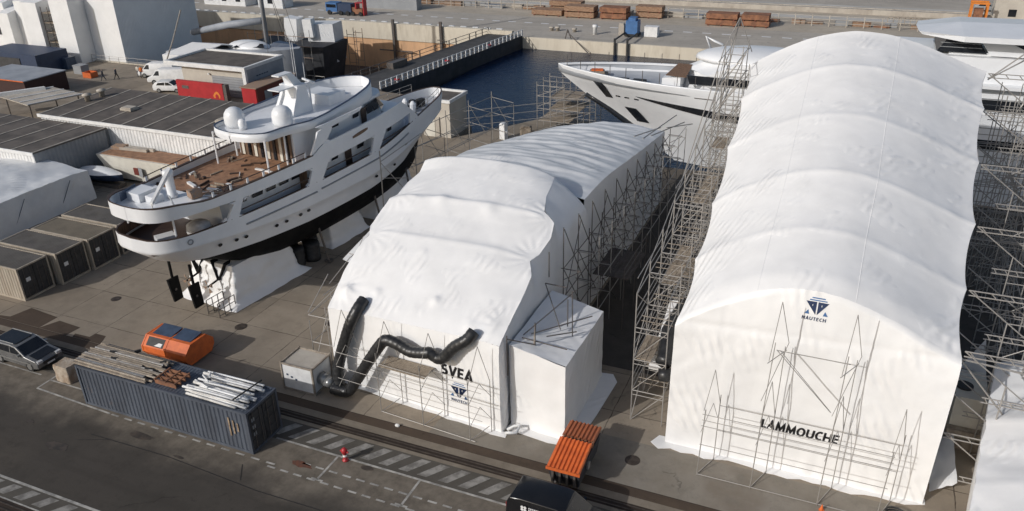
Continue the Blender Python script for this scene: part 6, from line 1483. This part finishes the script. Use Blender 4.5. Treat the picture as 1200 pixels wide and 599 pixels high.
# right side of the LAMMOUCHE tent: trusses between rib ends and an outer row of posts
sf = Scaf('tube scaffold with white lattice trusses along the right side of the LAMMOUCHE tent', 'scaffold', (9,48,0))
vs_ = [36.0,39.9,44.4,49.9,55.3,59.8]; 
for k, v in enumerate(vs_):
    ez = interp(T_zR, v); ui = interp(T_uR, v)+.1; uo = ui+3.1
    for l, z in enumerate((ez-.1, ez-2.3, ez-4.6, ez-6.9)):
        if z < 1: continue
        a, b_ = Vector((ui if l % 2 == 0 else ui+1.1,v,z)), Vector((uo,v,z+.0))
        sf.tube('truss_chord', a, b_, .032); sf.tube('truss_chord', a-Vector((0,0,.26)), b_-Vector((0,0,.26)), .032)
        for j in range(4): f = j/4+.06; sf.tube('truss_web', a.lerp(b_,f), a.lerp(b_,f+.08)-Vector((0,0,.26)), .028)
    for u in (uo, uo+1.6): sf.tube('upright', (u,v,0), (u,v,ez+1.2 if k > 2 else ez+.4), .042)
    for z in (ez-.1, ez-2.4, ez-4.6): sf.tube('brace', (ui,v,z), (uo,v,z-2.3), .034)
    sf.tube('brace', (uo,v,ez-4.4), (uo+1.6,v,ez-.2), .036); sf.tube('brace', (uo+1.6,v,ez-4.4), (uo,v,ez-1), .034)
    for z in (2,4,6,8,10,12):
        if z < ez-1: sf.tube('transom', (uo-1.2,v,z), (uo+1.6,v,z), .028); sf.tube('brace', (uo-1.2,v,z-2), (uo+1.6,v,z), .026)
    sf.tube('upright', (uo-1.2,v,0), (uo-1.2,v,ez-1.5), .034)
    if k:
        v0 = vs_[k-1]; z0 = interp(T_zR, v0); vm_ = (v0+v)/2
        sf.tube('upright', (uo,vm_,0), (uo,vm_,(ez+z0)/2), .034); sf.tube('upright', (uo+1.6,vm_,0), (uo+1.6,vm_,(ez+z0)/2), .034)
        for z in (2,4,6,8,10): sf.tube('ledger', (uo,v0,z), (uo,v,z), .028); sf.tube('brace', (uo,v0,z-2), (uo,vm_,z), .026)
        for dz in (-.1,-2.4,-4.6): sf.tube('ledger', (uo,v0,z0+dz), (uo,v,ez+dz), .034); sf.tube('ledger', (uo+1.6,v0,z0+dz), (uo+1.6,v,ez+dz), .03)
        sf.tube('brace', (uo+1.6,v0,z0-4), (uo+1.6,v,ez-.3), .034); sf.tube('brace', (uo,v0,z0-.1), (uo,v,ez-4.4), .032)
sf.tube('ledger', (5.9,36,7.9), (8.6,36.2,7.6), .045); sf.tube('brace', (5.9,36,7.9), (8.3,36.5,5.0), .045)
for v in (57,58.5,60.5,62):
    for u in (8.4,9.6,10.8,12): sf.tube('upright', (u,v,0), (u,v,14.2), .03)
    for z in (3,5,7,9,11,13): sf.tube('ledger', (7.4,v,z), (12.2,v,z), .03)
    for z in (5,9,13): sf.tube('brace', (8.4,v,z-4), (10.8,v,z), .028); sf.tube('brace', (12,v,z-4), (9.6,v,z), .028)
for (a, b_) in (((7.3,59.8,14.9),(11.5,61.5,18.6)),((7.3,60.3,14.7),(11.8,62,17.6)),((10.6,60.5,13),(10.2,61,16.8)),((9.0,60,12),(11.2,61,16.6))): sf.tube('long_brace', a, b_, .045)
sf.done()
# box with a round hole and things in the alley at the right
am = thing('fan_unit', 'cream box unit with a dark round opening in the alley right of the LAMMOUCHE tent', 'fan unit', (8,41.6,0))
mb = MB(); mb.bb(6.9,8.45,40.6,43.4,.5,3.0); part('cabinet', mb, M['cream'], am)
mb = MB(); mb.tube((7.35,41.7,2.98),(7.35,41.7,3.1),.42,18,m=0); part('opening', mb, M['black'], am)
mb = MB(); mb.bb(6.8,8.5,40.3,43.5,.0,.49); mb.bb(6.8,8.5,40.1,40.55,1.0,1.25); part('frame', mb, M['pipe_tan'], am)
mb = MB(); mb.slab([(7.3,44.2,2.6),(8.6,44.0,2.6),(8.3,44.8,4.3)], .1); solo('film_gusset', mb, M['wrap_thin'], 'pale triangular film panel behind the cream fan unit', 'film panel')
mb = MB(); mb.grid(16, 12, lambda a, b: (lerp(6.1,7.15,a)+.08*nz(a*4,b*4,1), lerp(36.2,40.2,b), .06+.9*a+.2*nz(a*3,b*4,2))); solo('film_sheet', mb, M['wrap_shade'], 'crumpled film sheet on the ground in the alley right of the LAMMOUCHE tent', 'film sheet', smooth=True)
# scaffold rows behind the SVEA tent by the water
sf = Scaf('loose scaffold posts and rails on the quay behind the yacht bow and SVEA tent', 'scaffold', (-38,72,0))
pts = [(-39.5,62.5),(-38.6,66.5),(-38.0,70.5),(-37.4,74.5),(-36.6,78.5)]
for k, (u, v) in enumerate(pts):
    sf.tube('upright', (u,v,0), (u,v,5.4), .045); sf.tube('upright', (u+3,v-1,0), (u+3,v-1,4.6), .035)
    sf.tube('brace', (u,v,5.0), (u+1.4,v+1.2,1.5), .03)
    for z in (1.3,3.1,4.8):
        sf.tube('transom', (u,v,z), (u+3,v-1,z-.1), .032)
        if k: sf.tube('ledger', (*pts[k-1],z), (u,v,z), .034); sf.tube('ledger', (pts[k-1][0]+3,pts[k-1][1]-1,z-.2), (u+3,v-1,z-.2), .03)
for z in (2.6,3.4,4.2): sf.tube('ledger', (-38,74.5,z), (-26,82,z+.6), .035)
sf.tube('upright', (-41.2,57,0), (-41.0,57,8.2), .05); sf.tube('upright', (-34.6,52.5,0), (-34.4,52.5,7.5), .05); sf.tube('brace', (-34.4,52.5,6.5), (-32.0,54.5,2.0), .035); sf.tube('ledger', (-34.4,52.5,6.6), (-35.5,61,6.2), .035); sf.tube('ledger', (-34.4,52.5,5.2), (-30,55,4.9), .03)
sf.done()
# stair tower under the second yacht's bow
sf = Scaf('scaffold stair tower with planks on the jetty under the bow of the second yacht', 'scaffold', (-30,86,0), name='stair_tower')
for u in (-33.2,-31.6,-30.0,-28.4,-27.0):
    for v in (83.2,85.2,87.2): sf.tube('upright', (u,v,0), (u,v,5.6 if u < -29 else 4.2), .045)
    for z in (1.2,2.6,4.0,5.2):
        if z < 4.2 or u < -29: sf.tube('transom', (u,83.2,z), (u,87.2,z), .035)
for z in (1.2,2.6,4.0,5.2):
    for v in (83.2,85.2,87.2): sf.tube('ledger', (-33.2,v,z), (-27.0 if z < 4.2 else -30,v,z), .035)
    sf.tube('brace', (-33.2,83.2,z-1.2), (-30,83.2,z), .03); sf.tube('brace', (-30,83.2,z-1.2), (-27,83.2,z if z < 4.2 else 4.1), .03)
for z in (1.25,2.65,3.9):
    mb = MB()
    for k in range(7): mb.box((-31.2 + 1.2*(z > 2),83.5+k*.5,z),(3.6,.45,.06),random.uniform(-.05,.05))
    part('plank_deck', mb, M['plank'], sf.t)
sf.done()
JT = [('pump_unit',(-33.6,80.8),(1.2,.9,1.1),'plank','tan wooden box standing on the jetty edge behind the SVEA tent'),('white_shape',(-35.6,79.2),(.7,.6,1.7),'wrap_far','upright white shape with an arm standing on the jetty behind the SVEA tent'),('tool_crate',(-31.2,81.2),(1.3,.9,.8),'black','black crate on the jetty under the scaffold stair tower'),('steel_locker',(-29.6,80.6),(.9,.8,1.0),'wrap_far','small pale locker on the jetty near the second yacht bow')]  # the upright white one is a person-sized shape of unclear kind
for nme, (u, v), (a, b_, h_), m_, lab in JT:
    mb = MB(); mb.box((0,0,h_/2),(a,b_,h_)); mb.box((0,0,h_+.05),(a*.8,b_*.8,.12)); mb.box((a*.6,0,h_*.5),(a*.3,.25,.25)); o = solo(nme, mb, M[m_], lab, nme.replace('_',' ')); o.location = (u,v,0); o.rotation_euler = (0,0,random.uniform(-.5,.5))
# ---------------------------------------------------------------- second yacht, lying along the quay behind the tents
Y2 = thing('motor_yacht', 'long white modern yacht with black window bands lying behind the two tents', 'yacht', (0,81.5,-1.8))
HB2 = [(-29.8,0),(-29.3,.4),(-28,1.2),(-26,2.15),(-23.5,3.1),(-20,4.0),(-15,4.6),(-8,4.8),(20,4.8),(40,4.5)]
LV2 = [(7.55, -29.6, [(-29.6,0),(-28,1.0),(-26,1.95),(-23.5,2.95),(-20,3.9),(-15,4.55),(-8,4.8),(40,4.6)]),
       (6.75, -28.6, [(-28.6,0),(-27,.75),(-25,1.6),(-22,2.7),(-18,3.75),(-12,4.5),(-8,4.75),(40,4.6)]),
       (5.4, -26.7, [(-26.7,0),(-25,.7),(-22,1.85),(-18,3.1),(-12,4.2),(-6,4.65),(40,4.6)]),
       (4.1, -24.3, [(-24.3,0),(-22.5,.6),(-20,1.5),(-15,3.0),(-8,4.2),(4,4.6),(40,4.5)]),
       (1.6, -20.4, [(-20.4,0),(-18,.75),(-14,1.9),(-8,3.4),(4,4.4),(40,4.4)]),
       (-.9, -17.0, [(-17.0,0),(-15,.5),(-11,1.6),(-5,3.0),(6,4.2),(40,4.2)])]
def c2(u): return interp([(-30,80.8),(-20,81.2),(40,81.8)], u)
def zs2(u): return interp([(-30,8.35),(-20,8.05),(-12,7.9),(40,7.9)], u)
mb, st2, dk2 = MB(), MB(), MB()
ks = [0,.003,.008,.015,.03] + [.05+.025*i for i in range(39)]
for sgn in (-1, 1):
    rings = []
    for k in ks:
        uS = lerp(-29.8,40,k); r_ = [(uS, c2(uS)+max(0, smooth_interp(HB2, uS))*sgn, zs2(uS))]
        for z, us, tab in LV2:
            u = lerp(us,40,k); r_.append((u, c2(u)+max(0, smooth_interp(tab, u))*sgn, z))
        rings.append(r_)
    mb.loft(rings)
    dk2.loft([[(a[0][0],a[0][1]-.12*sgn if abs(a[0][1]-c2(a[0][0])) > .2 else a[0][1],a[0][2]-.02),(a[0][0],(a[0][1]-c2(a[0][0]))*.96+c2(a[0][0]),a[0][2]-.75),(a[0][0],c2(a[0][0]),a[0][2]-.7)] for a in rings])
part('hull', mb, M['yacht'], Y2, True); part('fore_deck', dk2, M['deckgrey'], Y2, True)
mb = MB()
for sgn in (-1, 1):
    out = [(u, c2(u)+smooth_interp(HB2,u)*sgn, zs2(u)) for u in [lerp(-29.8,-8,i/40) for i in range(41)]]
    mb.loft([[(u,v,z),(u,v,z+.1),(u,v-.22*sgn if abs(v-c2(u)) > .3 else v,z+.1),(u,v-.22*sgn if abs(v-c2(u)) > .3 else v,z-.1)] for u, v, z in out])
part('rail_cap', mb, M['yacht'], Y2, True)
def hv(u, z):   # near hull side at a height
    lv = [(zs2(u), HB2)] + [(a, t) for a, _, t in LV2]
    for (z1, t1), (z0, t0) in zip(lv, lv[1:]):
        if z >= z0: return c2(u) - lerp(max(0, smooth_interp(t0, u) if u > t0[0][0] else 0), max(0, smooth_interp(t1, u)), (z-z0)/(z1-z0))
    return c2(u)
def band(pts_t, pts_b, name, m_, off=.05, th=.05, n=30):
    mb = MB(); rings = []
    for i in range(n+1):
        f = i/n; ut, zt_ = pts_t(f); ub, zb = pts_b(f)
        a = Vector((ut, hv(ut, zt_)-off, zt_)); b_ = Vector((ub, hv(ub, zb)-off, zb)); rings.append([a, b_, b_+Vector((0,th+.1,0)), a+Vector((0,th+.1,0))])
    mb.loft(rings, True, True); return part(name, mb, m_, Y2)
band(lambda f: (lerp(-20.7,34,f), lerp(6.35,5.75,min(1,f*5))), lambda f: (lerp(-20.4,34,f), lerp(6.25,4.95,min(1,f*6)**.9)), 'hull_window', M['glass'], n=60, off=.09)
band(lambda f: (lerp(-25.5,-24.5,f), 7.6), lambda f: (lerp(-24.2,-23.4,f), 5.6), 'anchor_recess', M['glass'], n=4)
band(lambda f: (lerp(-22.2,-20.9,f), 4.75), lambda f: (lerp(-20.9,-19.6,f), 3.2), 'bow_marking', M['glass'], n=4, off=.1)
for u0 in (-23.0,-22.0,-20.9):
    band(lambda f: (lerp(u0,u0+.5,f), 6.05), lambda f: (lerp(u0,u0+.5,f), 5.9), 'port', M['glass'], n=2)
band(lambda f: (lerp(-14.6,-12.6,f), 7.15), lambda f: (lerp(-14.6,-12.6,f), 7.07), 'vent_slot', M['steel_dark'], n=3)
mb = MB(); mb.path([(-26.7,80.9,5.42),(-25.4,80.95,4.72),(-24.3,80.95,4.1),(-22,80.95,2.65),(-20.4,80.95,1.6)], .3, 8); part('stem_band', mb, M['glass'], Y2, True)
# superstructure
def ss(u0, u1, w0, w1, z0, z1, front, name, m_=None, rake=1.2):
    mb = MB(); pl = [(u0+front,-w0*.55),(u0,-w0*.3),(u0-.35,0),(u0,w0*.3),(u0+front,w0*.55),(u0+front*2.4,w1),(u1,w1),(u1,-w1),(u0+front*2.4,-w1)]
    lo = [(u,81.6+v,z0) for u, v in pl]; hi = [(u+(rake if u < u1 else 0),81.6+v*.95,z1) for u, v in pl]
    mb.loft([lo,hi], True, True); return part(name, mb, m_ or M['yacht'], Y2)
ss(-16.8,30,3.6,3.9,7.3,9.0,.9,'main_deck_house'); ss(-16.2,30,3.6,3.75,9.0,10.2,1.0,'upper_house', rake=2.6)
mb = MB(); mb.sphere((-9.5,81.6,10.05), 1.0, 24, 6, 6.2, 3.4, 1.15, 0); part('roof_fairing', mb, M['yacht'], Y2, True)
ss(-6,30,3.5,3.7,9.8,12.3,1.2,'bridge_house', rake=2.0)
mb = MB(); mb.slab([(-15.6,77.62,9.05),(-9,77.5,9.0),(-9,77.55,8.35),(-15.3,77.62,8.2)], .08); mb.slab([(-9,77.5,9.0),(28,77.5,9.0),(28,77.55,8.3),(-9,77.55,8.35)], .08); part('deck_window', mb, M['glass'], Y2)
mb = MB(); mb.slab([(-15.0,77.9,8.05),(-12.2,77.75,7.95),(-12.4,77.75,7.75),(-14.8,77.9,7.8)], .05); part('name_lettering', mb, M['grey'], Y2)
mb = MB(); mb.prism([(-18.4,79.4),(-16.4,78.6),(-16.2,84.2),(-18.4,83.6)], 7.3, [8.1,8.6,8.6,8.1]); part('breakwater', mb, M['yacht'], Y2)
mb = MB(); mb.slab([(-17.9,78.7,8.65),(-15.8,78.2,8.7),(-15.8,80.9,9.3),(-17.2,81.0,9.3)], .08); part('deck_cushion', mb, M['brownwood'], Y2)
mb = MB(); mb.box((-25.4,80.6,7.65),(1.8,1.6,.35)); mb.box((-25.4,80.4,7.95),(1.5,1.1,.3),.3); part('bow_crate', mb, M['plank'], Y2)
mb = MB(); mb.box((-25.4,80.4,8.17),(1.2,.7,.12),.3); part('orange_gear', mb, M['orange'], Y2)
for u in (-22.6,-20.8):
    mb = MB(); mb.box((u,79.9,7.5),(1.3,.8,.25)); part('deck_hatch', mb, M['black'], Y2)
for sgn in (-1, 1):
    for i in range(9):
        u = -28.6+i*1.75; v = c2(u)+(smooth_interp(HB2,u)-.15)*sgn; mb = MB(); mb.tube((u,v,zs2(u)),(u,v,zs2(u)+1.15),.035,5); part('stanchion', mb, M['steel_dark'], Y2)
mb = MB(); mb.path([(-14.6,83.4,10.4),(-15.1,83.3,11.6),(-14.3,83.3,11.2),(-13.4,83.2,10.9)], .12, 8); part('horn_arch', mb, M['yacht'], Y2, True)
# after superstructure right of the tall tent: roof overhang and black glazing
mb = MB(); mb.loft([[(3.6,79.2,14.0),(3.4,81.6,14.05),(3.6,84,14.0),(3.9,84,13.75),(3.7,81.6,13.7),(3.9,79.2,13.75)],[(7,77.0,14.15),(6.8,81.6,14.5),(7,86.2,14.15),(7,86.2,13.7),(6.8,81.6,13.7),(7,77.0,13.7)],[(34,76.9,14.3),(34,81.6,14.9),(34,86.3,14.3),(34,86.3,13.8),(34,81.6,13.8),(34,76.9,13.8)]], True, True); part('sun_roof', mb, M['yacht'], Y2)
mb = MB(); mb.bb(6.2,34,78.9,84.5,10.2,12.55); part('aft_house', mb, M['yacht'], Y2)
mb = MB(); mb.loft([[(5.2,78.7,12.5),(5.2,84.5,12.5),(5.9,84.5,13.68),(5.9,78.7,13.68)],[(9.0,78.7,12.5),(9.0,84.5,12.5),(8.2,84.5,13.68),(8.2,78.7,13.68)]], True, True); part('bridge_window', mb, M['glass'], Y2)
mb = MB(); mb.bb(9.6,34,78.8,84.4,12.56,13.68); part('bridge_window', mb, M['glass'], Y2)
mb = MB(); mb.slab([(8.3,78.5,13.69),(9.3,78.5,12.4),(13,78.5,12.4),(10.2,78.5,13.69)], .1); part('window_pillar', mb, M['yacht'], Y2)
for z0, z1 in ((12.9,12.95),(13.25,13.3)):
    mb = MB(); mb.bb(5.4,8.6,78.66,78.695,z0,z1); part('window_bar', mb, M['grey'], Y2)
mb = MB(); mb.loft([[(15.5,79,14.5),(15.5,84,14.5),(19.5,83,17.5),(19.5,80,17.5)],[(28,79,14.5),(28,84,14.5),(26,83,17.6),(26,80,17.6)]], True, True); part('mast_house', mb, M['yacht'], Y2)
mb = MB(); mb.slab([(9.4,77.35,8.9),(34,77.35,8.9),(34,77.35,8.2),(9.2,77.35,8.2)], .06); part('deck_window', mb, M['glass'], Y2)
mb = MB(); mb.bb(4,34,76.95,78.9,10.0,10.25); part('deck_overhang', mb, M['yacht'], Y2)
# ---------------------------------------------------------------- far quay
def stack(u0, u1, v0, dp, n, lab, top=True, m_='timber'):
    t = thing('steel_stack', lab, 'stack', ((u0+u1)/2, v0+dp/2, 0), 0, 'rusty stacks on the far quay')
    for k in range(n):
        mb = MB(); z = .18+k*1.05; mb.bb(u0+random.uniform(0,.15),u1-random.uniform(0,.15),v0+random.uniform(0,.15),v0+dp,z,z+.86); part('bundle', mb, M['rusty'] if k % 2 == 0 and m_ == 'rusty' else M[m_], t)
        mb = MB()
        for f in (.1,.5,.9): mb.bb(lerp(u0,u1,f)-.1,lerp(u0,u1,f)+.1,v0-.05,v0+dp,z-.16,z-.003)
        part('bearer', mb, M['darkred'], t)
stack(-60.6,-54.4,149.0,3.2,1,'long low rusty stack, leftmost of the stacks on the far quay')
stack(-58.5,-52.0,153.2,2.4,2,'pale wooden stack behind the leftmost low stack on the far quay')
stack(-53.8,-47.9,148.6,3.0,2,'two-tier brown stack on the far quay, left of a similar two-tier stack')
stack(-47.0,-41.8,149.0,3.0,2,'two-tier reddish stack on the far quay, right of a similar two-tier stack', m_='rusty')
stack(-41.0,-36.0,152.0,2.6,2,'brown stack behind the blue machine on the far quay')
stack(-27.4,-21.9,148.6,2.8,2,'two-tier rusty stack on the far quay seen through scaffold top', m_='rusty')
stack(-21.4,-16.6,149.2,2.8,2,'grey-topped rusty stack on the far quay, rightmost of the stacks', m_='rusty')
wt = thing('low_scrap_row', 'long row of rusty scrap and rails along the fence of the far quay', 'scrap row', (-40,156,0))
for i in range(46):
    mb = MB(); u = -118+i*3.2+random.uniform(-1,1); h_ = random.uniform(.3,1.0); mb.box((u,155.4+random.uniform(-.8,.8),h_/2),(random.uniform(1.5,4),random.uniform(.6,1.6),h_),random.uniform(-.08,.08)); part('scrap_piece', mb, M[random.choice(['rusty','timber','concrete','rust','grey'])], wt)
fe = thing('fence', 'pale post fence running along the far quay behind the stacks', 'fence', (-40,153.6,0))
for i in range(64):
    mb = MB(); u = -122+i*2.8; mb.bb(u-.07,u+.07,153.5,153.62,0,1.9); part('post', mb, M['concrete'], fe)
for z in (.6,1.2,1.75):
    mb = MB(); mb.bb(-122,58,153.54,153.58,z-.04,z+.04); part('rail', mb, M['concrete'], fe)
f2 = thing('fence', 'orange-tinted barrier rail on the far quay at the upper right', 'fence', (10,157,0))
for i in range(40):
    mb = MB(); u = 2+i*.9; mb.bb(u-.06,u+.06,158.2,158.3,0,1.3); part('post', mb, M['pipe_tan'], f2)
for z in (.3,1.25):
    mb = MB(); mb.bb(2,38,158.2,158.3,z-.06,z+.06); part('rail', mb, M['pipe_tan'], f2)
pw = MB(); pw.bb(-300,300,166.9,167.2,0,.9); solo('parapet_wall', pw, M['concrete'], 'long low concrete parapet beside the dark road beyond the far quay', 'wall')
gr = thing('guard_rail', 'low pale guard rail along the far dock edge at the upper left', 'railing', (-95,131,0))
for i in range(30):
    mb = MB(); u = -126+i*2.3; mb.bb(u-.55,u+.55,131.2,131.6,.55,.85); part('guard_block', mb, M['white'], gr); mb = MB(); mb.bb(u-.08,u+.08,131.3,131.5,0,.55); part('post', mb, M['concrete'], gr)
def cab_truck():
    t = thing('truck', 'small blue truck on the far quay beside a red forklift', 'truck', (-98,139,0))
    mb = MB(); mb.bb(-99.8,-97.2,138.2,140.2,.6,2.3); part('cab', mb, M['bluepaint'], t); mb = MB(); mb.bb(-99.6,-97.4,138.18,138.199,1.4,2.0); part('cab_window', mb, M['glass'], t)
    mb = MB(); mb.bb(-97.1,-93.9,138.2,140.2,.7,1.0); mb.bb(-97.1,-94,138.3,140.1,1.003,2.2); part('load_bed', mb, M['darkblue'], t)
    for u in (-99,-96.4,-94.8):
        mb = MB(); mb.tube((u,138.1,.45),(u,138.5,.45),.45,12); part('wheel', mb, M['tyre'], t)
cab_truck()
t = thing('forklift', 'red forklift with raised mast on the far quay, next to the blue truck', 'forklift', (-92.8,139,0))
mb = MB(); mb.bb(-94.2,-91.6,138.5,139.9,.35,1.3); mb.bb(-94.2,-93.2,138.5,139.9,1.3,1.6); part('body', mb, M['rusty'], t)
mb = MB(); mb.bb(-91.5,-91.3,138.6,139.8,.1,3.3); part('mast', mb, M['red'], t)
mb = MB(); mb.bb(-93.1,-92.9,138.5,139.8,1.3,2.4); mb.bb(-93.2,-91.7,138.5,139.8,2.4,2.5); part('guard_cage', mb, M['red'], t)
for u in (-93.7,-92):
    mb = MB(); mb.tube((u,138.3,.4),(u,138.7,.4),.4,12); part('wheel', mb, M['tyre'], t)
def bldg(name, lab, u0, u1, v0, v1, h, m_, nw=3):
    t = thing(name, lab, 'building', ((u0+u1)/2,v0,0)); mb = MB(); mb.bb(u0,u1,v0,v1,0,h); part('wall', mb, m_, t)
    mb = MB(); mb.bb(u0-.2,u1+.2,v0-.2,v1+.2,h+.003,h+.2); part('roof', mb, M['concrete'], t)
    for i in range(nw):
        u = lerp(u0,u1,(i+.5)/nw); mb = MB(); mb.bb(u-.6,u+.6,v0-.06,v0-.003,.9,2.1); part('window', mb, M['glass'], t)
bldg('quay_shed', 'long grey shed on the far quay above the orange dock wall', -96,-84.3,147,149,2.6,M['grey'],0)
bldg('site_office', 'white site office with dark windows on the far quay, upper left', -133,-122,141,144.5,3.0,M['white'],3)
bldg('site_office', 'white site office on the far quay, closer to the mast than the other', -118.6,-112.4,141,144.5,3.0,M['white'],1)
bldg('quay_shed', 'beige shed on the far side road at the upper right corner', 18.6,30,166.5,170,6.5,M['beige'],2)
mb = MB(); mb.bb(-35,-32.8,136,137.4,.05,1.6); mb.bb(-35.05,-32.75,135.95,137.45,1.6,1.7); solo('white_tank', mb, M['white'], 'white box tank at the far quay edge beside the blue machine', 'tank')
bm = thing('blue_machine', 'blue pumping machine with legs reaching down the far quay wall', 'machine', (-37,136,0))
mb = MB(); mb.bb(-38,-36,135.2,137.2,.5,2.6); mb.bb(-37.6,-36.4,135.4,137,2.6,3.1); part('body', mb, M['bluepaint'], bm)
mb = MB(); mb.bb(-38.1,-35.9,135.1,137.3,.1,.5); part('base', mb, M['black'], bm)
for u in (-38,-35.9):
    mb = MB(); mb.bb(u-.14,u+.14,129.0,129.35,-4,.9); part('leg', mb, M['black'], bm); mb = MB(); mb.bb(u-.1,u+.1,129.36,135.1,.6,.8); part('arm', mb, M['black'], bm)
mb = MB(); mb.bb(-39.4,-38.5,136,137,0,1.7); mb.bb(-39.3,-38.6,136.1,136.9,1.7,2.0); solo('control_cabinet', mb, M['concrete'], 'pale control cabinet left of the blue machine on the far quay', 'cabinet')
for k, (u, h_) in enumerate(((-43.4,1.6),(-50.5,.7),(-51.6,.6),(-47.4,.6))):
    mb = MB(); mb.lathe((0,0,0),[(.35,0),(.35,h_*.7),(.45,h_*.75),(.45,h_),(.1,h_+.05)],10); o = solo('bollard', mb, M['white'] if k == 0 else M['concrete'], ['tall white bollard on the far quay edge left of the blue machine','low grey bollard on the far quay edge, leftmost of a close pair','low grey bollard on the far quay edge, left end by the dock gate','low grey bollard on the far quay edge by the mooring tripod'][k], 'bollard', 'bollards on the far quay', True); o.location = (u,135.5 if k == 0 else 136.5,0)
tp = thing('mooring_derrick', 'thin dark derrick leaning from the far quay wall over the water', 'derrick', (-46.5,130.5,0))
for (a, b_) in (((-47,130.6,0),(-46.5,130.4,1.6)),((-46,130.8,0),(-46.5,130.4,1.6)),((-46.5,130.4,1.2),(-41.5,128,-2.0))):
    mb = MB(); mb.tube(a,b_,.09,6); part('spar', mb, M['steel_dark'], tp)
cr_ = thing('frame_hoist', 'orange steel frame hoist on the far road at the upper right', 'hoist', (16,165,0))
for (u, v) in ((14.9,163.6),(17.3,163.6),(14.9,165.6),(17.3,165.6)):
    mb = MB(); mb.bb(u-.15,u+.15,v-.15,v+.15,0,3.2); part('post', mb, M['emblem_or'], cr_)
mb = MB(); mb.bb(14.7,17.5,163.4,163.8,3.203,3.5); mb.bb(14.7,17.5,165.4,165.8,3.203,3.5); part('beam', mb, M['emblem_or'], cr_)
mb = MB(); mb.bb(15.4,16.8,164,165.2,.3,2.4); part('winch', mb, M['rusty'], cr_)
t, yy = vehicle('parked_car', 'grey car parked on the far road at the upper right edge', 'car', (18.4,176.6,0), R(4), CARP, 1.8, M['grey'], wheels=(-1.25,1.3), wheel_r=.31, glass_ranges=([(-1.5,1.02),(-.3,1.02),(-.3,1.4),(-1.25,1.34)],[(-.2,1.02),(.8,1.02),(.25,1.4),(-.2,1.41)])); wind(t, yy, 1.0, 1.0, .34, 1.44)
# kerb stones of the far road
for v, h_ in ((173.2,.14),):
    struct('kerb', MB().bb(-400,400,v,v+.4,0,h_), [M['concrete']])
# ------------------------------------------------------------------ camera, sun, sky
F, PITCH, ROLL, H, A = 961.3, .4616, -.0234, 28.78, R(-23.8)
cp, sp, c, s = math.cos(PITCH), math.sin(PITCH), math.cos(ROLL), math.sin(ROLL)
fw = Vector((0, cp, -sp)); up = Vector((0, sp, cp)); rt_ = Vector((1, 0, 0))
r2 = rt_*c + up*s; u2 = -rt_*s + up*c
Z = Matrix.Rotation(-A, 3, 'Z'); r2, u2, fw = Z @ r2, Z @ u2, Z @ fw
cam = bpy.data.cameras.new('camera'); co = bpy.data.objects.new('camera', cam); COL.objects.link(co)
mm = Matrix((r2, u2, -fw)).transposed().to_4x4(); mm.translation = (0, 0, H); co.matrix_world = mm
cam.sensor_width = 36; cam.lens = 36*F/1200; cam.clip_end = 3000; scene.camera = co
az = R(34 + 23.8); el = R(27.5)          # direction the shadows run, measured from +u
sd = Vector((math.cos(az)*math.cos(el), math.sin(az)*math.cos(el), -math.sin(el)))
sl = bpy.data.lights.new('sun', 'SUN'); sl.energy = 2.62; sl.angle = R(.6); sl.color = (1, .984, .966)
so = bpy.data.objects.new('sun', sl); COL.objects.link(so); so.rotation_euler = sd.to_track_quat('-Z', 'Y').to_euler()
w = bpy.data.worlds.new('World'); scene.world = w; w.use_nodes = True; nt = w.node_tree
sk = nt.nodes.new('ShaderNodeTexSky'); sk.sky_type = 'NISHITA'; sk.sun_disc = False; sk.sun_elevation = el
sk.sun_rotation = math.atan2(-sd.x, -sd.y); sk.air_density = 1; sk.dust_density = 2.6; sk.ozone_density = 1.2
bg = nt.nodes['Background']; bg.inputs[1].default_value = .094; nt.links.new(sk.outputs[0], bg.inputs[0])
scene.view_settings.view_transform = 'Standard'; scene.view_settings.look = 'None'; scene.view_settings.exposure = -.1; scene.view_settings.gamma = 1
scene.render.resolution_x = 1024; scene.render.resolution_y = 511
